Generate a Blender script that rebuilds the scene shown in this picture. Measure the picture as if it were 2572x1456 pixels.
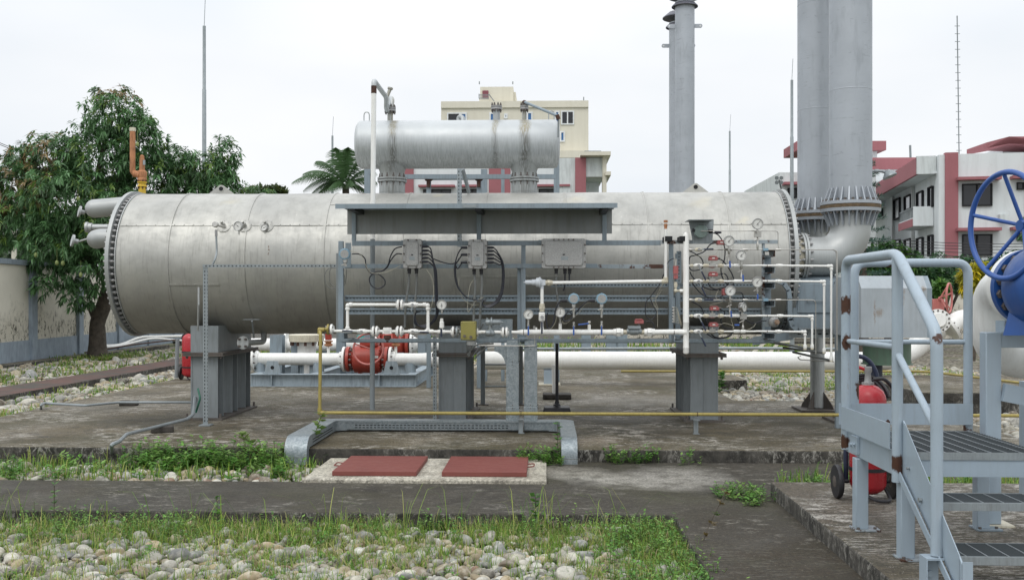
import bpy, math, random
import numpy as np
from mathutils import Vector, Matrix
random.seed(7); RNG = np.random.default_rng(7)
scene = bpy.context.scene
for o in list(bpy.data.objects): bpy.data.objects.remove(o)
COL = scene.collection
R = math.radians
# ------------------------------------------------------------------ camera
YAW = 0.03359
cam_d = bpy.data.cameras.new('camera'); cam = bpy.data.objects.new('camera', cam_d); COL.objects.link(cam)
cam.location = (0, 0, 1.6); cam.rotation_euler = (R(90), 0, YAW)
cam_d.sensor_width = 36; cam_d.lens = 36 * 2500 / 2572; cam_d.shift_y = 22 / 2572
cam_d.clip_start = .05; cam_d.clip_end = 3000
scene.camera = cam
# ------------------------------------------------------------------ sky and sun (overcast day)
world = bpy.data.worlds.new('World'); scene.world = world; world.use_nodes = True
wn, wl = world.node_tree.nodes, world.node_tree.links
wn.clear()
wo = wn.new('ShaderNodeOutputWorld'); bg = wn.new('ShaderNodeBackground'); wl.new(bg.outputs[0], wo.inputs[0])
SUN_EL, SUN_AZ = R(52), R(200)
sky = wn.new('ShaderNodeTexSky'); sky.sky_type = 'NISHITA'; sky.sun_disc = False
sky.sun_elevation = SUN_EL; sky.sun_rotation = SUN_AZ; sky.dust_density = 4.0
tc = wn.new('ShaderNodeTexCoord'); sep = wn.new('ShaderNodeSeparateXYZ'); wl.new(tc.outputs['Generated'], sep.inputs[0])
grad = wn.new('ShaderNodeMapRange'); grad.inputs[1].default_value = .22; grad.inputs[2].default_value = .85
grad.inputs[3].default_value = 11.1; grad.inputs[4].default_value = 18.5; wl.new(sep.outputs[2], grad.inputs[0])
mp = wn.new('ShaderNodeMapping'); mp.inputs['Scale'].default_value = (1, 1, 2.6); wl.new(tc.outputs['Generated'], mp.inputs[0])
cn = wn.new('ShaderNodeTexNoise'); cn.inputs['Scale'].default_value = 2.2; cn.inputs['Detail'].default_value = 4; cn.inputs['Roughness'].default_value = .45
wl.new(mp.outputs[0], cn.inputs['Vector'])
cr = wn.new('ShaderNodeValToRGB'); cr.color_ramp.elements[0].position = .32; cr.color_ramp.elements[1].position = .68
cr.color_ramp.elements[0].color = (.80, .85, .905, 1); cr.color_ramp.elements[1].color = (.985, .99, 1.0, 1)
wl.new(cn.outputs[0], cr.inputs[0])
cm = wn.new('ShaderNodeVectorMath'); cm.operation = 'SCALE'; wl.new(cr.outputs[0], cm.inputs[0]); wl.new(grad.outputs[0], cm.inputs['Scale'])
mx = wn.new('ShaderNodeMix'); mx.data_type = 'RGBA'; mx.inputs[0].default_value = .94
wl.new(sky.outputs[0], mx.inputs[6]); wl.new(cm.outputs[0], mx.inputs[7]); wl.new(mx.outputs[2], bg.inputs[0])
bg.inputs[1].default_value = .097
sun_d = bpy.data.lights.new('sun', 'SUN'); sun = bpy.data.objects.new('sun', sun_d); COL.objects.link(sun)
sun_d.energy = .8; sun_d.angle = R(25); sun_d.color = (1, .96, .9)
sun.rotation_euler = Vector((math.sin(SUN_AZ) * math.cos(SUN_EL), math.cos(SUN_AZ) * math.cos(SUN_EL), math.sin(SUN_EL))).to_track_quat('Z', 'Y').to_euler()
vs = scene.view_settings; vs.view_transform = 'Standard'; vs.look = 'None'; vs.exposure = 0.0; vs.gamma = 1; vs.use_curve_mapping = False
scene.render.engine = 'CYCLES'; scene.cycles.max_bounces = 6; scene.cycles.transparent_max_bounces = 8

# ------------------------------------------------------------------ helpers
def P(px, py, Y):
    """point at depth Y (metres ahead) seen at measured photo position (px, py)"""
    u = (px - 1286) / 2500; v = -(py - 750) / 2500
    dx = u * math.cos(YAW) - math.sin(YAW); dy = u * math.sin(YAW) + math.cos(YAW)
    t = Y / dy
    return Vector((t * dx, Y, 1.6 + t * v))
def PX(px, Y): return P(px, 750, Y).x
def PZ(py, Y, px=1370): return P(px, py, Y).z
def G(px, py, z=0.0):
    Y = (1.6 - z) * 2500 / (py - 750)
    for _ in range(3):
        Y *= (z - 1.6) / (P(px, py, Y).z - 1.6)
    return P(px, py, Y)
def frame_of(d):
    d = Vector(d).normalized(); a = Vector((0, 0, 1)) if abs(d.z) < .9 else Vector((1, 0, 0))
    u = d.cross(a).normalized(); w = u.cross(d).normalized()
    return d, u, w
class MB:
    def __init__(s): s.v = []; s.f = []; s.m = []; s.cm = 0; s.pc = []
    def mat(s, i): s.cm = i; return s
    def add(s, vs, fs):
        b = len(s.v); s.pc.append((b, len(s.f), len(vs), len(fs))); s.v += [tuple(p) for p in vs]; s.f += [tuple(b + i for i in f) for f in fs]; s.m += [s.cm] * len(fs); return s
    def box(s, a, b):
        x0, y0, z0 = [min(a[i], b[i]) for i in range(3)]; x1, y1, z1 = [max(a[i], b[i]) for i in range(3)]
        return s.add([(x0,y0,z0),(x1,y0,z0),(x1,y1,z0),(x0,y1,z0),(x0,y0,z1),(x1,y0,z1),(x1,y1,z1),(x0,y1,z1)],
                     [(0,3,2,1),(4,5,6,7),(0,1,5,4),(1,2,6,5),(2,3,7,6),(3,0,4,7)])
    def cbox(s, c, sz, M=None):
        h = [q / 2 for q in sz]; M = M or Matrix.Identity(3); c = Vector(c)
        vs = [c + M @ Vector((sx * h[0], sy * h[1], sz_ * h[2])) for sz_ in (-1, 1) for sx, sy in ((-1,-1),(1,-1),(1,1),(-1,1))]
        return s.add(vs, [(0,3,2,1),(4,5,6,7),(0,1,5,4),(1,2,6,5),(2,3,7,6),(3,0,4,7)])
    def bar(s, a, b, w, h, up=(0,0,1)):
        a, b = Vector(a), Vector(b); d = (b - a).normalized(); u = d.cross(Vector(up)).normalized(); w_ = u.cross(d)
        vs = []
        for p in (a, b):
            for sx, sy in ((-1,-1),(1,-1),(1,1),(-1,1)): vs.append(p + u * (sx * w / 2) + w_ * (sy * h / 2))
        return s.add(vs, [(0,1,2,3),(7,6,5,4),(0,4,5,1),(1,5,6,2),(2,6,7,3),(3,7,4,0)])
    def lathe(s, p0, d, prof, n=20, caps=True):
        d, u, w = frame_of(d); p0 = Vector(p0); vs = []; fs = []
        for t, r in prof:
            for k in range(n):
                a = 2 * math.pi * k / n; vs.append(p0 + d * t + (u * math.cos(a) + w * math.sin(a)) * max(r, 1e-4))
        for i in range(len(prof) - 1):
            for k in range(n):
                k2 = (k + 1) % n; fs.append((i*n+k, i*n+k2, (i+1)*n+k2, (i+1)*n+k))
        if caps: fs.append(tuple(range(n - 1, -1, -1))); fs.append(tuple((len(prof)-1)*n + k for k in range(n)))
        return s.add(vs, fs)
    def cyl(s, a, b, r, r2=None, n=14):
        a, b = Vector(a), Vector(b); return s.lathe(a, b - a, [(0, r), ((b - a).length, r if r2 is None else r2)], n)
    def hexa(s, a, b, r): return s.cyl(a, b, r, n=6)
    def tube(s, pts, r, n=10, bend=0.0, seg=5, rr=None):
        pts = [Vector(p) for p in pts]
        if bend > 0 and len(pts) > 2:
            out = [pts[0]]
            for i in range(1, len(pts) - 1):
                a, b, c = pts[i-1], pts[i], pts[i+1]
                L = min(bend, (a-b).length * .49, (c-b).length * .49)
                p1 = b + (a-b).normalized() * L; p2 = b + (c-b).normalized() * L
                for k in range(seg + 1):
                    t = k / seg; out.append(p1 * (1-t)**2 + b * 2*t*(1-t) + p2 * t*t)
            out.append(pts[-1]); pts = out
        q = [pts[0]]
        for p in pts[1:]:
            if (p - q[-1]).length > 1e-5: q.append(p)
        pts = q; N = len(pts); vs = []; fs = []
        T = []
        for i in range(N):
            t = Vector((0,0,0))
            if i > 0: t += (pts[i]-pts[i-1]).normalized()
            if i < N-1: t += (pts[i+1]-pts[i]).normalized()
            T.append(t.normalized() if t.length > 1e-6 else (pts[min(i+1,N-1)]-pts[max(i-1,0)]).normalized())
        d, u, w = frame_of(T[0])
        for i in range(N):
            u = (u - T[i] * u.dot(T[i])).normalized(); w = u.cross(T[i])
            k_ = 1.0
            if 0 < i < N-1:
                c_ = T[i].dot((pts[i]-pts[i-1]).normalized()); k_ = 1 / max(c_, .6)
            ri = (rr[i] if rr else r)
            for k in range(n):
                a = 2*math.pi*k/n; vs.append(pts[i] + (u*math.cos(a) + w*math.sin(a)) * ri * (k_ if bend == 0 and seg == 0 else 1))
        for i in range(N-1):
            for k in range(n):
                k2 = (k+1) % n; fs.append((i*n+k, i*n+k2, (i+1)*n+k2, (i+1)*n+k))
        fs.append(tuple(range(n-1,-1,-1))); fs.append(tuple((N-1)*n+k for k in range(n)))
        return s.add(vs, fs)
    def torus(s, c, nrm, Rr, r, n=32, m=8):
        d, u, w = frame_of(nrm); c = Vector(c); vs = []; fs = []
        for i in range(n):
            a = 2*math.pi*i/n; e = u*math.cos(a) + w*math.sin(a)
            for k in range(m):
                b = 2*math.pi*k/m; vs.append(c + e*(Rr + r*math.cos(b)) + d*(r*math.sin(b)))
        for i in range(n):
            for k in range(m):
                fs.append((i*m+k, ((i+1)%n)*m+k, ((i+1)%n)*m+(k+1)%m, i*m+(k+1)%m))
        return s.add(vs, fs)
    def prism(s, poly, d):
        """polygon (list of 3d points) extruded by vector d"""
        poly = [Vector(p) for p in poly]; d = Vector(d); n = len(poly)
        fs = [tuple(range(n-1,-1,-1)), tuple(n+k for k in range(n))] + [(k, (k+1)%n, n+(k+1)%n, n+k) for k in range(n)]
        return s.add(poly + [p + d for p in poly], fs)
    def sphere(s, c, r, n=12, m=8, sz=(1,1,1)):
        c = Vector(c); vs = []; fs = []
        for i in range(m+1):
            th = math.pi*i/m
            for k in range(n):
                a = 2*math.pi*k/n; vs.append(c + Vector((r*sz[0]*math.sin(th)*math.cos(a), r*sz[1]*math.sin(th)*math.sin(a), r*sz[2]*math.cos(th))))
        for i in range(m):
            for k in range(n): fs.append((i*n+k, (i+1)*n+k, (i+1)*n+(k+1)%n, i*n+(k+1)%n))
        return s.add(vs, fs)
    def pieces(s):
        """clusters of primitives whose boxes touch, each as its own MB"""
        bb = []
        for v0, f0, nv, nf in s.pc:
            q = np.array(s.v[v0:v0+nv]); bb.append((q.min(0)-.001, q.max(0)+.001))
        par = list(range(len(bb)))
        def fd(i):
            while par[i] != i: i = par[i]
            return i
        for i in range(len(bb)):
            for j in range(max(0, i-3), i):
                if (bb[i][0] < bb[j][1]).all() and (bb[j][0] < bb[i][1]).all(): par[fd(i)] = fd(j)
        out = {}
        for i, (v0, f0, nv, nf) in enumerate(s.pc):
            m = out.setdefault(fd(i), MB()); m.add(s.v[v0:v0+nv], [[k-v0 for k in f] for f in s.f[f0:f0+nf]])
        return list(out.values())
    def build(s, name, mats, parent=None, smooth=True, ang=35, bevel=0):
        if name.endswith('_bolts') and parent is not None:
            ps = s.pieces()
            if 1 <= len(ps) <= 100: return [p.build(name[:-1], mats, parent, smooth, ang, bevel) for p in ps][0]
        me = bpy.data.meshes.new(name)
        off = Vector((0,0,0))
        if parent is not None:
            q = parent
            while q is not None: off += Vector(q.location); q = q.parent
        else:
            if s.v:
                xs = [p[0] for p in s.v]; ys = [p[1] for p in s.v]; zs = [p[2] for p in s.v]
                off = Vector(((min(xs)+max(xs))/2, (min(ys)+max(ys))/2, min(zs)))
        me.from_pydata([(p[0]-off.x, p[1]-off.y, p[2]-off.z) for p in s.v], [], s.f)
        if not isinstance(mats, (list, tuple)): mats = [mats]
        for m in mats: me.materials.append(m)
        if len(mats) > 1: me.polygons.foreach_set('material_index', s.m)
        if smooth:
            me.polygons.foreach_set('use_smooth', [True]*len(me.polygons)); me.set_sharp_from_angle(angle=R(ang))
        me.update()
        o = bpy.data.objects.new(name, me); COL.objects.link(o)
        if parent is not None: o.parent = parent
        else: o.location = off
        if bevel:
            b = o.modifiers.new('bevel', 'BEVEL'); b.width = bevel; b.segments = 2; b.limit_method = 'ANGLE'; b.angle_limit = R(50)
        return o
def np_mesh(name, V, F, mats, cols=None, parent=None, smooth=False, sizes=None, midx=None):
    """V (n,3), F (m,k) all faces the same size k; cols (n,3) point colours"""
    me = bpy.data.meshes.new(name); V = np.asarray(V, np.float32); F = np.asarray(F, np.int32)
    off = np.zeros(3)
    if parent is not None: off = np.array(parent.location)
    me.vertices.add(len(V)); me.vertices.foreach_set('co', (V - off).astype(np.float32).ravel())
    m, k = F.shape
    me.loops.add(m*k); me.loops.foreach_set('vertex_index', F.ravel())
    me.polygons.add(m); me.polygons.foreach_set('loop_start', np.arange(0, m*k, k, dtype=np.int32))
    me.polygons.foreach_set('loop_total', np.full(m, k, np.int32))
    if smooth: me.polygons.foreach_set('use_smooth', np.ones(m, bool))
    if not isinstance(mats, (list, tuple)): mats = [mats]
    for mt in mats: me.materials.append(mt)
    me.update(calc_edges=True)
    if cols is not None:
        at = me.color_attributes.new('tint', 'FLOAT_COLOR', 'POINT')
        at.data.foreach_set('color', np.c_[cols, np.ones(len(cols))].astype(np.float32).ravel())
    o = bpy.data.objects.new(name, me); COL.objects.link(o)
    if parent is not None: o.parent = parent
    return o
def tag(o, label=None, cat=None, group=None, kind=None):
    if label: o['label'] = label
    if cat: o['category'] = cat
    if group: o['group'] = group
    if kind: o['kind'] = kind
    return o
def thing(name, label, cat, loc, group=None):
    o = bpy.data.objects.new(name, None); COL.objects.link(o); o.location = Vector(loc); o.empty_display_size = .2
    return tag(o, label, cat, group)
def struct(name, mb, m, **k): return tag(mb.build(name, m, **k), kind='structure')
def copy_tree(o, parent=None):
    c = o.copy(); COL.objects.link(c); c.parent = parent
    for ch in list(o.children): copy_tree(ch, c)
    return c

# ------------------------------------------------------------------ materials
class N:
    def __init__(s, name):
        s.m = bpy.data.materials.new(name); s.m.use_nodes = True; s.t = s.m.node_tree; s.t.nodes.clear()
        s.out = s.new('ShaderNodeOutputMaterial'); s.bs = s.new('ShaderNodeBsdfPrincipled'); s.link(s.bs.outputs[0], s.out.inputs[0])
        g = s.new('ShaderNodeNewGeometry'); s.pos = g.outputs['Position']; s.nrm = g.outputs['Normal']
    def new(s, t): return s.t.nodes.new(t)
    def link(s, a, b): s.t.links.new(a, b)
    def map(s, sc, loc=(0,0,0), rot=(0,0,0)):
        m = s.new('ShaderNodeMapping'); m.inputs['Scale'].default_value = sc; m.inputs['Location'].default_value = loc; m.inputs['Rotation'].default_value = rot
        s.link(s.pos, m.inputs[0]); return m.outputs[0]
    def noise(s, scale, detail=4, rough=.55, vec=None, dist=0):
        n = s.new('ShaderNodeTexNoise'); n.inputs['Scale'].default_value = scale; n.inputs['Detail'].default_value = detail
        n.inputs['Roughness'].default_value = rough; n.inputs['Distortion'].default_value = dist; s.link(vec or s.pos, n.inputs['Vector']); return n.outputs[0]
    def vor(s, scale, vec=None, feat='F1', out=0):
        n = s.new('ShaderNodeTexVoronoi'); n.inputs['Scale'].default_value = scale; n.feature = feat; s.link(vec or s.pos, n.inputs['Vector']); return n.outputs[out]
    def ramp(s, f, lo, hi, a=0., b=1.):
        n = s.new('ShaderNodeMapRange'); n.inputs[1].default_value = lo; n.inputs[2].default_value = hi; n.inputs[3].default_value = a; n.inputs[4].default_value = b
        s.link(f, n.inputs[0]); return n.outputs[0]
    def math(s, op, a, b=None):
        n = s.new('ShaderNodeMath'); n.operation = op
        for i, q in enumerate((a, b)):
            if q is None: continue
            if isinstance(q, (int, float)): n.inputs[i].default_value = q
            else: s.link(q, n.inputs[i])
        return n.outputs[0]
    def mix(s, f, a, b, mode='MIX'):
        n = s.new('ShaderNodeMix'); n.data_type = 'RGBA'; n.blend_type = mode
        if isinstance(f, (int, float)): n.inputs[0].default_value = f
        else: s.link(f, n.inputs[0])
        for i, q in ((6, a), (7, b)):
            if isinstance(q, tuple): n.inputs[i].default_value = (*q[:3], 1)
            else: s.link(q, n.inputs[i])
        return n.outputs[2]
    def set(s, k, v):
        if isinstance(v, tuple): s.bs.inputs[k].default_value = (*v, 1) if len(v) == 3 and k != 'Normal' else v
        elif isinstance(v, (int, float)): s.bs.inputs[k].default_value = v
        else: s.link(v, s.bs.inputs[k])
        return s
    def bump(s, h, st=.3, dist=.01):
        b = s.new('ShaderNodeBump'); b.inputs['Strength'].default_value = st; b.inputs['Distance'].default_value = dist
        s.link(h, b.inputs['Height']); s.link(b.outputs[0], s.bs.inputs['Normal']); return s
    def spot(s, pts, wob=.02, wscale=25, soft=.8):
        """mask = 1 near any of (x, y, z, r[, zstretch])"""
        nz = s.new('ShaderNodeTexNoise'); nz.inputs['Scale'].default_value = wscale; nz.inputs['Detail'].default_value = 3; s.link(s.pos, nz.inputs['Vector'])
        sub = s.new('ShaderNodeVectorMath'); sub.operation = 'SUBTRACT'; s.link(nz.outputs[1], sub.inputs[0]); sub.inputs[1].default_value = (.5,.5,.5)
        sc = s.new('ShaderNodeVectorMath'); sc.operation = 'SCALE'; s.link(sub.outputs[0], sc.inputs[0]); sc.inputs['Scale'].default_value = wob * 4
        ad = s.new('ShaderNodeVectorMath'); ad.operation = 'ADD'; s.link(s.pos, ad.inputs[0]); s.link(sc.outputs[0], ad.inputs[1])
        tot = None
        for p in pts:
            zs = p[4] if len(p) > 4 else 1
            q = s.new('ShaderNodeVectorMath'); q.operation = 'SUBTRACT'; s.link(ad.outputs[0], q.inputs[0]); q.inputs[1].default_value = p[:3]
            w = s.new('ShaderNodeVectorMath'); w.operation = 'MULTIPLY'; s.link(q.outputs[0], w.inputs[0]); w.inputs[1].default_value = (1, 1, 1/zs)
            l = s.new('ShaderNodeVectorMath'); l.operation = 'LENGTH'; s.link(w.outputs[0], l.inputs[0])
            mk = s.ramp(l.outputs['Value'], p[3], p[3]*soft)
            tot = mk if tot is None else s.math('MAXIMUM', tot, mk)
        return tot
RUST = (.095, .035, .016); RUSTD = (.030, .013, .009)
def paint(name, col, rough=.5, metal=0., var=.12, dirt=.25, dirtc=(.10,.09,.075), rust=0., scale=3., streak=True, bump=.05, spots=None, drips=None, fine=60):
    n = N(name); base = n.mix(n.ramp(n.noise(scale, 5), .3, .7), tuple(c*(1-var) for c in col), tuple(min(1, c*(1+var)) for c in col))
    if dirt:
        v = n.map((9, 9, 1.1)) if streak else n.pos
        d = n.math('MULTIPLY', n.ramp(n.noise(scale, 6, .65, v), .47, .75), dirt)
        d2 = n.math('MULTIPLY', n.ramp(n.noise(fine, 3, .6), .6, .75), dirt*.8)
        base = n.mix(n.math('MAXIMUM', d, d2), base, dirtc)
    rmask = None
    if rust:
        rmask = n.ramp(n.noise(7, 8, .7, None, .4), .66 - rust*.3, .70 - rust*.3)
    if spots:
        sp = n.spot(spots); rmask = sp if rmask is None else n.math('MAXIMUM', rmask, sp)
    if drips:
        dm = n.math('MULTIPLY', n.spot(drips, .012, 30, .25), n.ramp(n.noise(14, 3, .5, n.map((5,5,.4))), .35, .6, .3, 1))
        base = n.mix(n.math('MULTIPLY', dm, .7), base, (.20, .115, .04))
    if rmask is not None:
        rc = n.mix(n.noise(35, 5, .7), RUSTD, RUST)
        base = n.mix(rmask, base, rc)
    n.set('Base Color', base).set('Metallic', metal)
    rr = n.ramp(n.noise(12, 4), .2, .8, max(rough-.1, .05), min(rough+.12, 1))
    n.set('Roughness', rr)
    if bump: n.bump(n.noise(90, 3), bump, .004)
    return n.m
def tinted(name, rough=.8, trans=0., bump=0, mott=.0):
    n = N(name); a = n.new('ShaderNodeAttribute'); a.attribute_name = 'tint'; c = a.outputs[0]
    if mott:
        c = n.mix(n.ramp(n.noise(70, 5, .7), .3, .7, 0, mott), c, (.16,.15,.12))
        c = n.mix(n.ramp(n.noise(22, 3, .6), .45, .7, 0, mott*.8), c, (.72,.69,.60))
    n.set('Base Color', c).set('Roughness', rough)
    if bump: n.bump(n.noise(160, 4, .7), bump, .003)
    if trans:
        t = n.new('ShaderNodeBsdfTranslucent'); n.link(c, t.inputs[0]); mxs = n.new('ShaderNodeMixShader'); mxs.inputs[0].default_value = trans
        n.link(n.bs.outputs[0], mxs.inputs[1]); n.link(t.outputs[0], mxs.inputs[2]); n.link(mxs.outputs[0], n.out.inputs[0])
    return n.m
M = {}
M['steel'] = paint('grey blue paint', (.235,.29,.33), .5, var=.1, dirt=.4, rust=.0)
M['steel_rusty'] = paint('grey blue paint flaking', (.30,.35,.38), .5, dirt=.4, rust=.47)
M['rail'] = paint('light blue grey rail paint', (.335,.41,.475), .38, var=.05, dirt=.14, dirtc=(.2,.2,.19))
M['support'] = paint('grey support paint', (.225,.25,.26), .55, var=.10, dirt=.3, dirtc=(.06,.055,.045))
M['support_dark'] = paint('edge of support plates', (.10,.09,.08), .7, var=.3, dirt=.6, dirtc=(.08,.04,.02))
M['skid'] = paint('skid paint', (.32,.38,.42), .5, dirt=.5, fine=120, dirtc=(.03,.03,.03))
M['white'] = paint('white pipe paint', (.84,.84,.81), .38, var=.04, dirt=.18, dirtc=(.30,.25,.17), scale=5)
M['white_grimy'] = paint('white paint gone cream', (.62,.58,.46), .5, var=.1, dirt=.5, dirtc=(.14,.09,.05), scale=9)
M['yellow'] = paint('yellow gas pipe paint', (.34,.275,.075), .45, var=.1, dirt=.4, dirtc=(.10,.07,.03), scale=6)
M['olive'] = paint('olive yellow box paint', (.25,.225,.06), .45, dirt=.25)
M['red'] = paint('red valve paint', (.36,.05,.032), .42, var=.12, dirt=.25, dirtc=(.09,.03,.02))
M['redwheel'] = paint('faded red handwheel', (.50,.16,.14), .5, var=.12, dirt=.2)
M['redbox'] = paint('faded red solenoid paint', (.34,.085,.085), .5, var=.15, dirt=.3, dirtc=(.5,.4,.35), scale=20)
M['cover'] = paint('oxide red cover paint', (.19,.052,.042), .62, var=.10, dirt=.35, dirtc=(.13,.05,.04), scale=4, streak=False)
M['blue'] = paint('blue valve paint', (.020,.085,.30), .36, var=.12, dirt=.15, dirtc=(.02,.03,.09))
M['bluewheel'] = paint('blue handwheel paint', (.032,.098,.34), .38, var=.08, dirt=.12)
M['extred'] = paint('extinguisher red', (.43,.025,.035), .28, var=.05, dirt=.12)
M['black'] = paint('black rubber', (.018,.018,.022), .5, var=.2, dirt=.15, dirtc=(.08,.08,.08))
M['navy'] = paint('dark blue grip', (.02,.028,.06), .45, var=.2, dirt=.1)
M['blueh'] = paint('blue plastic handle', (.03,.10,.38), .4, dirt=.1)
M['cable'] = paint('black cable', (.012,.014,.022), .4, var=.1, dirt=0)
M['wire'] = paint('pale wire', (.42,.40,.32), .5, dirt=0)
M['conduit'] = paint('grey conduit', (.16,.17,.165), .55, dirt=.2)
M['sstl'] = paint('stainless steel', (.50,.49,.46), .34, metal=.85, var=.08, dirt=.25, dirtc=(.2,.16,.12), scale=20)
M['bolt'] = paint('weathered bolts', (.15,.135,.125), .55, metal=.5, var=.3, dirt=.5, dirtc=(.07,.035,.02), scale=30, streak=False)
M['bolt_pale'] = paint('painted bolts', (.34,.34,.34), .5, metal=.3, var=.2, dirt=.5, scale=30, streak=False)
M['ltblue'] = paint('light blue transmitter', (.22,.36,.46), .4, dirt=.2, scale=15)
M['dialrim'] = paint('gauge case steel', (.42,.42,.41), .28, metal=.9, dirt=.1)
M['dial'] = paint('gauge dial', (.66,.66,.63), .35, var=.03, dirt=.08)
M['alucast'] = None
M['rusty'] = paint('rusted vent pipe', (.42,.19,.09), .75, var=.35, dirt=.7, dirtc=(.10,.035,.015), scale=8, bump=.3)
M['rustdark'] = paint('bare rust', (.06,.03,.022), .85, var=.4, dirt=.5, dirtc=(.12,.05,.02), scale=20, bump=.4)
M['ylband'] = paint('yellow band paint', (.6,.4,.03), .45, dirt=.5, dirtc=(.12,.08,.03))
M['green'] = paint('grey green paint', (.10,.17,.12), .5, dirt=.4)
M['pgreen'] = paint('pale green box', (.22,.29,.27), .45, dirt=.3)
M['hole'] = paint('dark slots', (.015,.016,.018), .9, dirt=0)
M['glass'] = N('dark window glass').set('Base Color', (.018,.02,.024)).set('Roughness', .12).m
M['blueglass'] = N('blue window glass').set('Base Color', (.04,.14,.33)).set('Roughness', .2).m
M['brick'] = paint('weathered brick', (.05,.045,.04), .9, var=.4, dirt=.4, bump=.4, scale=10)
# galvanised sheet: spangle
n = N('galvanised sheet'); v = n.vor(55, n.map((1,1,1)), out=1)
sepc = n.new('ShaderNodeSeparateColor'); n.link(v, sepc.inputs[0])
c = n.mix(n.ramp(n.noise(15, 6, .75, None, 2.5), .42, .58), (.20,.24,.26), (.33,.37,.39)); c = n.mix(n.ramp(n.noise(1.7, 4), .4, .7, 0, .35), c, (.20,.21,.21))
n.set('Base Color', c).set('Metallic', .45).set('Roughness', n.ramp(sepc.outputs[0], 0, 1, .36, .58)); M['galv'] = n.m
M['galvd'] = paint('galvanised strut', (.30,.335,.35), .45, metal=.4, var=.12, dirt=.35, scale=8)
# cast aluminium box
n = N('cast aluminium'); nz = n.noise(230, 3, .8)
n.set('Base Color', n.mix(n.ramp(nz, .35, .65), (.24,.24,.235), (.50,.50,.49))).set('Metallic', .5).set('Roughness', .5).bump(nz, .5, .004); M['alucast'] = n.m
# aluminium cladding of the big heater shell
n = N('aluminium cladding')
blot = n.noise(.9, 5, .6); fine = n.noise(5, 6, .65); verts = n.noise(3, 5, .7, n.map((14, 2, .9)))
c = n.mix(n.ramp(blot, .35, .7), (.38,.38,.36), (.55,.545,.505)); c = n.mix(n.ramp(fine, .45, .70, 0, .38), c, (.28,.28,.265)); c = n.mix(n.ramp(n.noise(2.2, 6, .7, None, 1.), .54, .72, 0, .3), c, (.58,.57,.52))
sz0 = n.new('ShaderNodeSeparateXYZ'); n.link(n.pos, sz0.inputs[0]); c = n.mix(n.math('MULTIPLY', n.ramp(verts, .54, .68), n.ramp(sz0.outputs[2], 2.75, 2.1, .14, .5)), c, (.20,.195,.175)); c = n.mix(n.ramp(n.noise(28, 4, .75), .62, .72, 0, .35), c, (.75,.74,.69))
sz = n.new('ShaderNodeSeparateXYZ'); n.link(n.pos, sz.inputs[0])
c = n.mix(n.math('MULTIPLY', n.ramp(sz.outputs[2], 2.3, 1.5), .32), c, (.20,.185,.15))  # painted shade: lower shell tinted towards the dark ground it reflects
rs = n.spot([(-3.33,11.86,2.12,.014,11), (-.5,11.9,1.9,.02,5), (-2.3,12.6,2.9,.06,1)], .02, 9)
c = n.mix(n.math('MULTIPLY', rs, .8), c, (.14,.08,.045))
ys = n.spot([(.35,12.3,2.8,.16,1), (1.9,12.25,2.75,.18,1.3), (2.35,12.0,2.5,.08,2), (-3.9,12.3,2.75,.15,1), (-1.35,12.5,2.9,.12,1)], .09, 5, .05)
c = n.mix(n.math('MULTIPLY', ys, .4), c, (.60,.54,.38))
n.set('Base Color', c).set('Metallic', .45).set('Roughness', n.ramp(fine, .35, .65, .44, .62))
n.bump(n.math('ADD', n.math('MULTIPLY', n.noise(1.6, 3, .5), 1.0), n.math('MULTIPLY', n.noise(12, 3), .05)), .35, .05); M['clad'] = n.m
# silver painted steel (upper vessel, stacks)
def silver(name, col, streaks=(), dark=.5, metal=.35, rough=.45, scr=0, zlo=3.2, zhi=3.7):
    n = N(name); c = n.mix(n.ramp(n.noise(2.2, 5), .3, .7), tuple(q*.93 for q in col), tuple(q*1.07 for q in col))
    vst = n.noise(4, 4, .75, n.map((26, 3, 1.6)))
    sz = n.new('ShaderNodeSeparateXYZ'); n.link(n.pos, sz.inputs[0])
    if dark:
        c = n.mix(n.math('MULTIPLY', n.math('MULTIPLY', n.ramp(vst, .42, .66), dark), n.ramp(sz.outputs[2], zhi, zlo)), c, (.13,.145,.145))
    for x, w, z0, k in streaks:
        m_ = n.math('SUBTRACT', 1.0, n.ramp(n.math('ABSOLUTE', n.math('SUBTRACT', n.math('ADD', sz.outputs[0], n.ramp(n.noise(6, 3), 0, 1, -.035, .035)), x)), w*.25, w))
        m_ = n.math('MULTIPLY', m_, n.math('MULTIPLY', n.ramp(n.noise(5, 3, .6, n.map((34, 8, 1.0))), .36, .56), k))
        c = n.mix(n.math('MULTIPLY', m_, .75), c, (.075,.07,.055))
        c = n.mix(n.math('MULTIPLY', n.math('SUBTRACT', m_, n.ramp(sz.outputs[2], z0+.05, z0-.1)), .6), c, (.40,.35,.22))
    if scr:
        s1 = n.noise(3, 6, .75, n.map((1.3, 1.3, 9), rot=(0, R(25), 0)), 1.2)
        c = n.mix(n.ramp(s1, .60, .66, 0, scr), c, (.17,.185,.20))
        c = n.mix(n.ramp(n.noise(2.4, 4, .6, n.map((4,4,.8))), .55, .7, 0, scr*.6), c, (.24,.26,.28))
        c = n.mix(n.ramp(n.noise(9, 8, .8, None, 1.5), .68, .70, 0, scr*.9), c, (.14,.15,.16))
    n.set('Base Color', c).set('Metallic', metal).set('Roughness', n.ramp(n.noise(8, 4), .2, .8, rough-.08, rough+.1))
    n.bump(n.noise(3, 3), .12, .02); return n.m
M['vessel'] = silver('silver vessel paint', (.50,.525,.535), [(PX(985,12.44), .07, 3.7, 1), (PX(1243,12.44), .05, 3.7, .8), (PX(1318,12.44), .09, 3.7, 1.1)], dark=.6, metal=.3, zlo=3.3, zhi=3.72)
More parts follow.
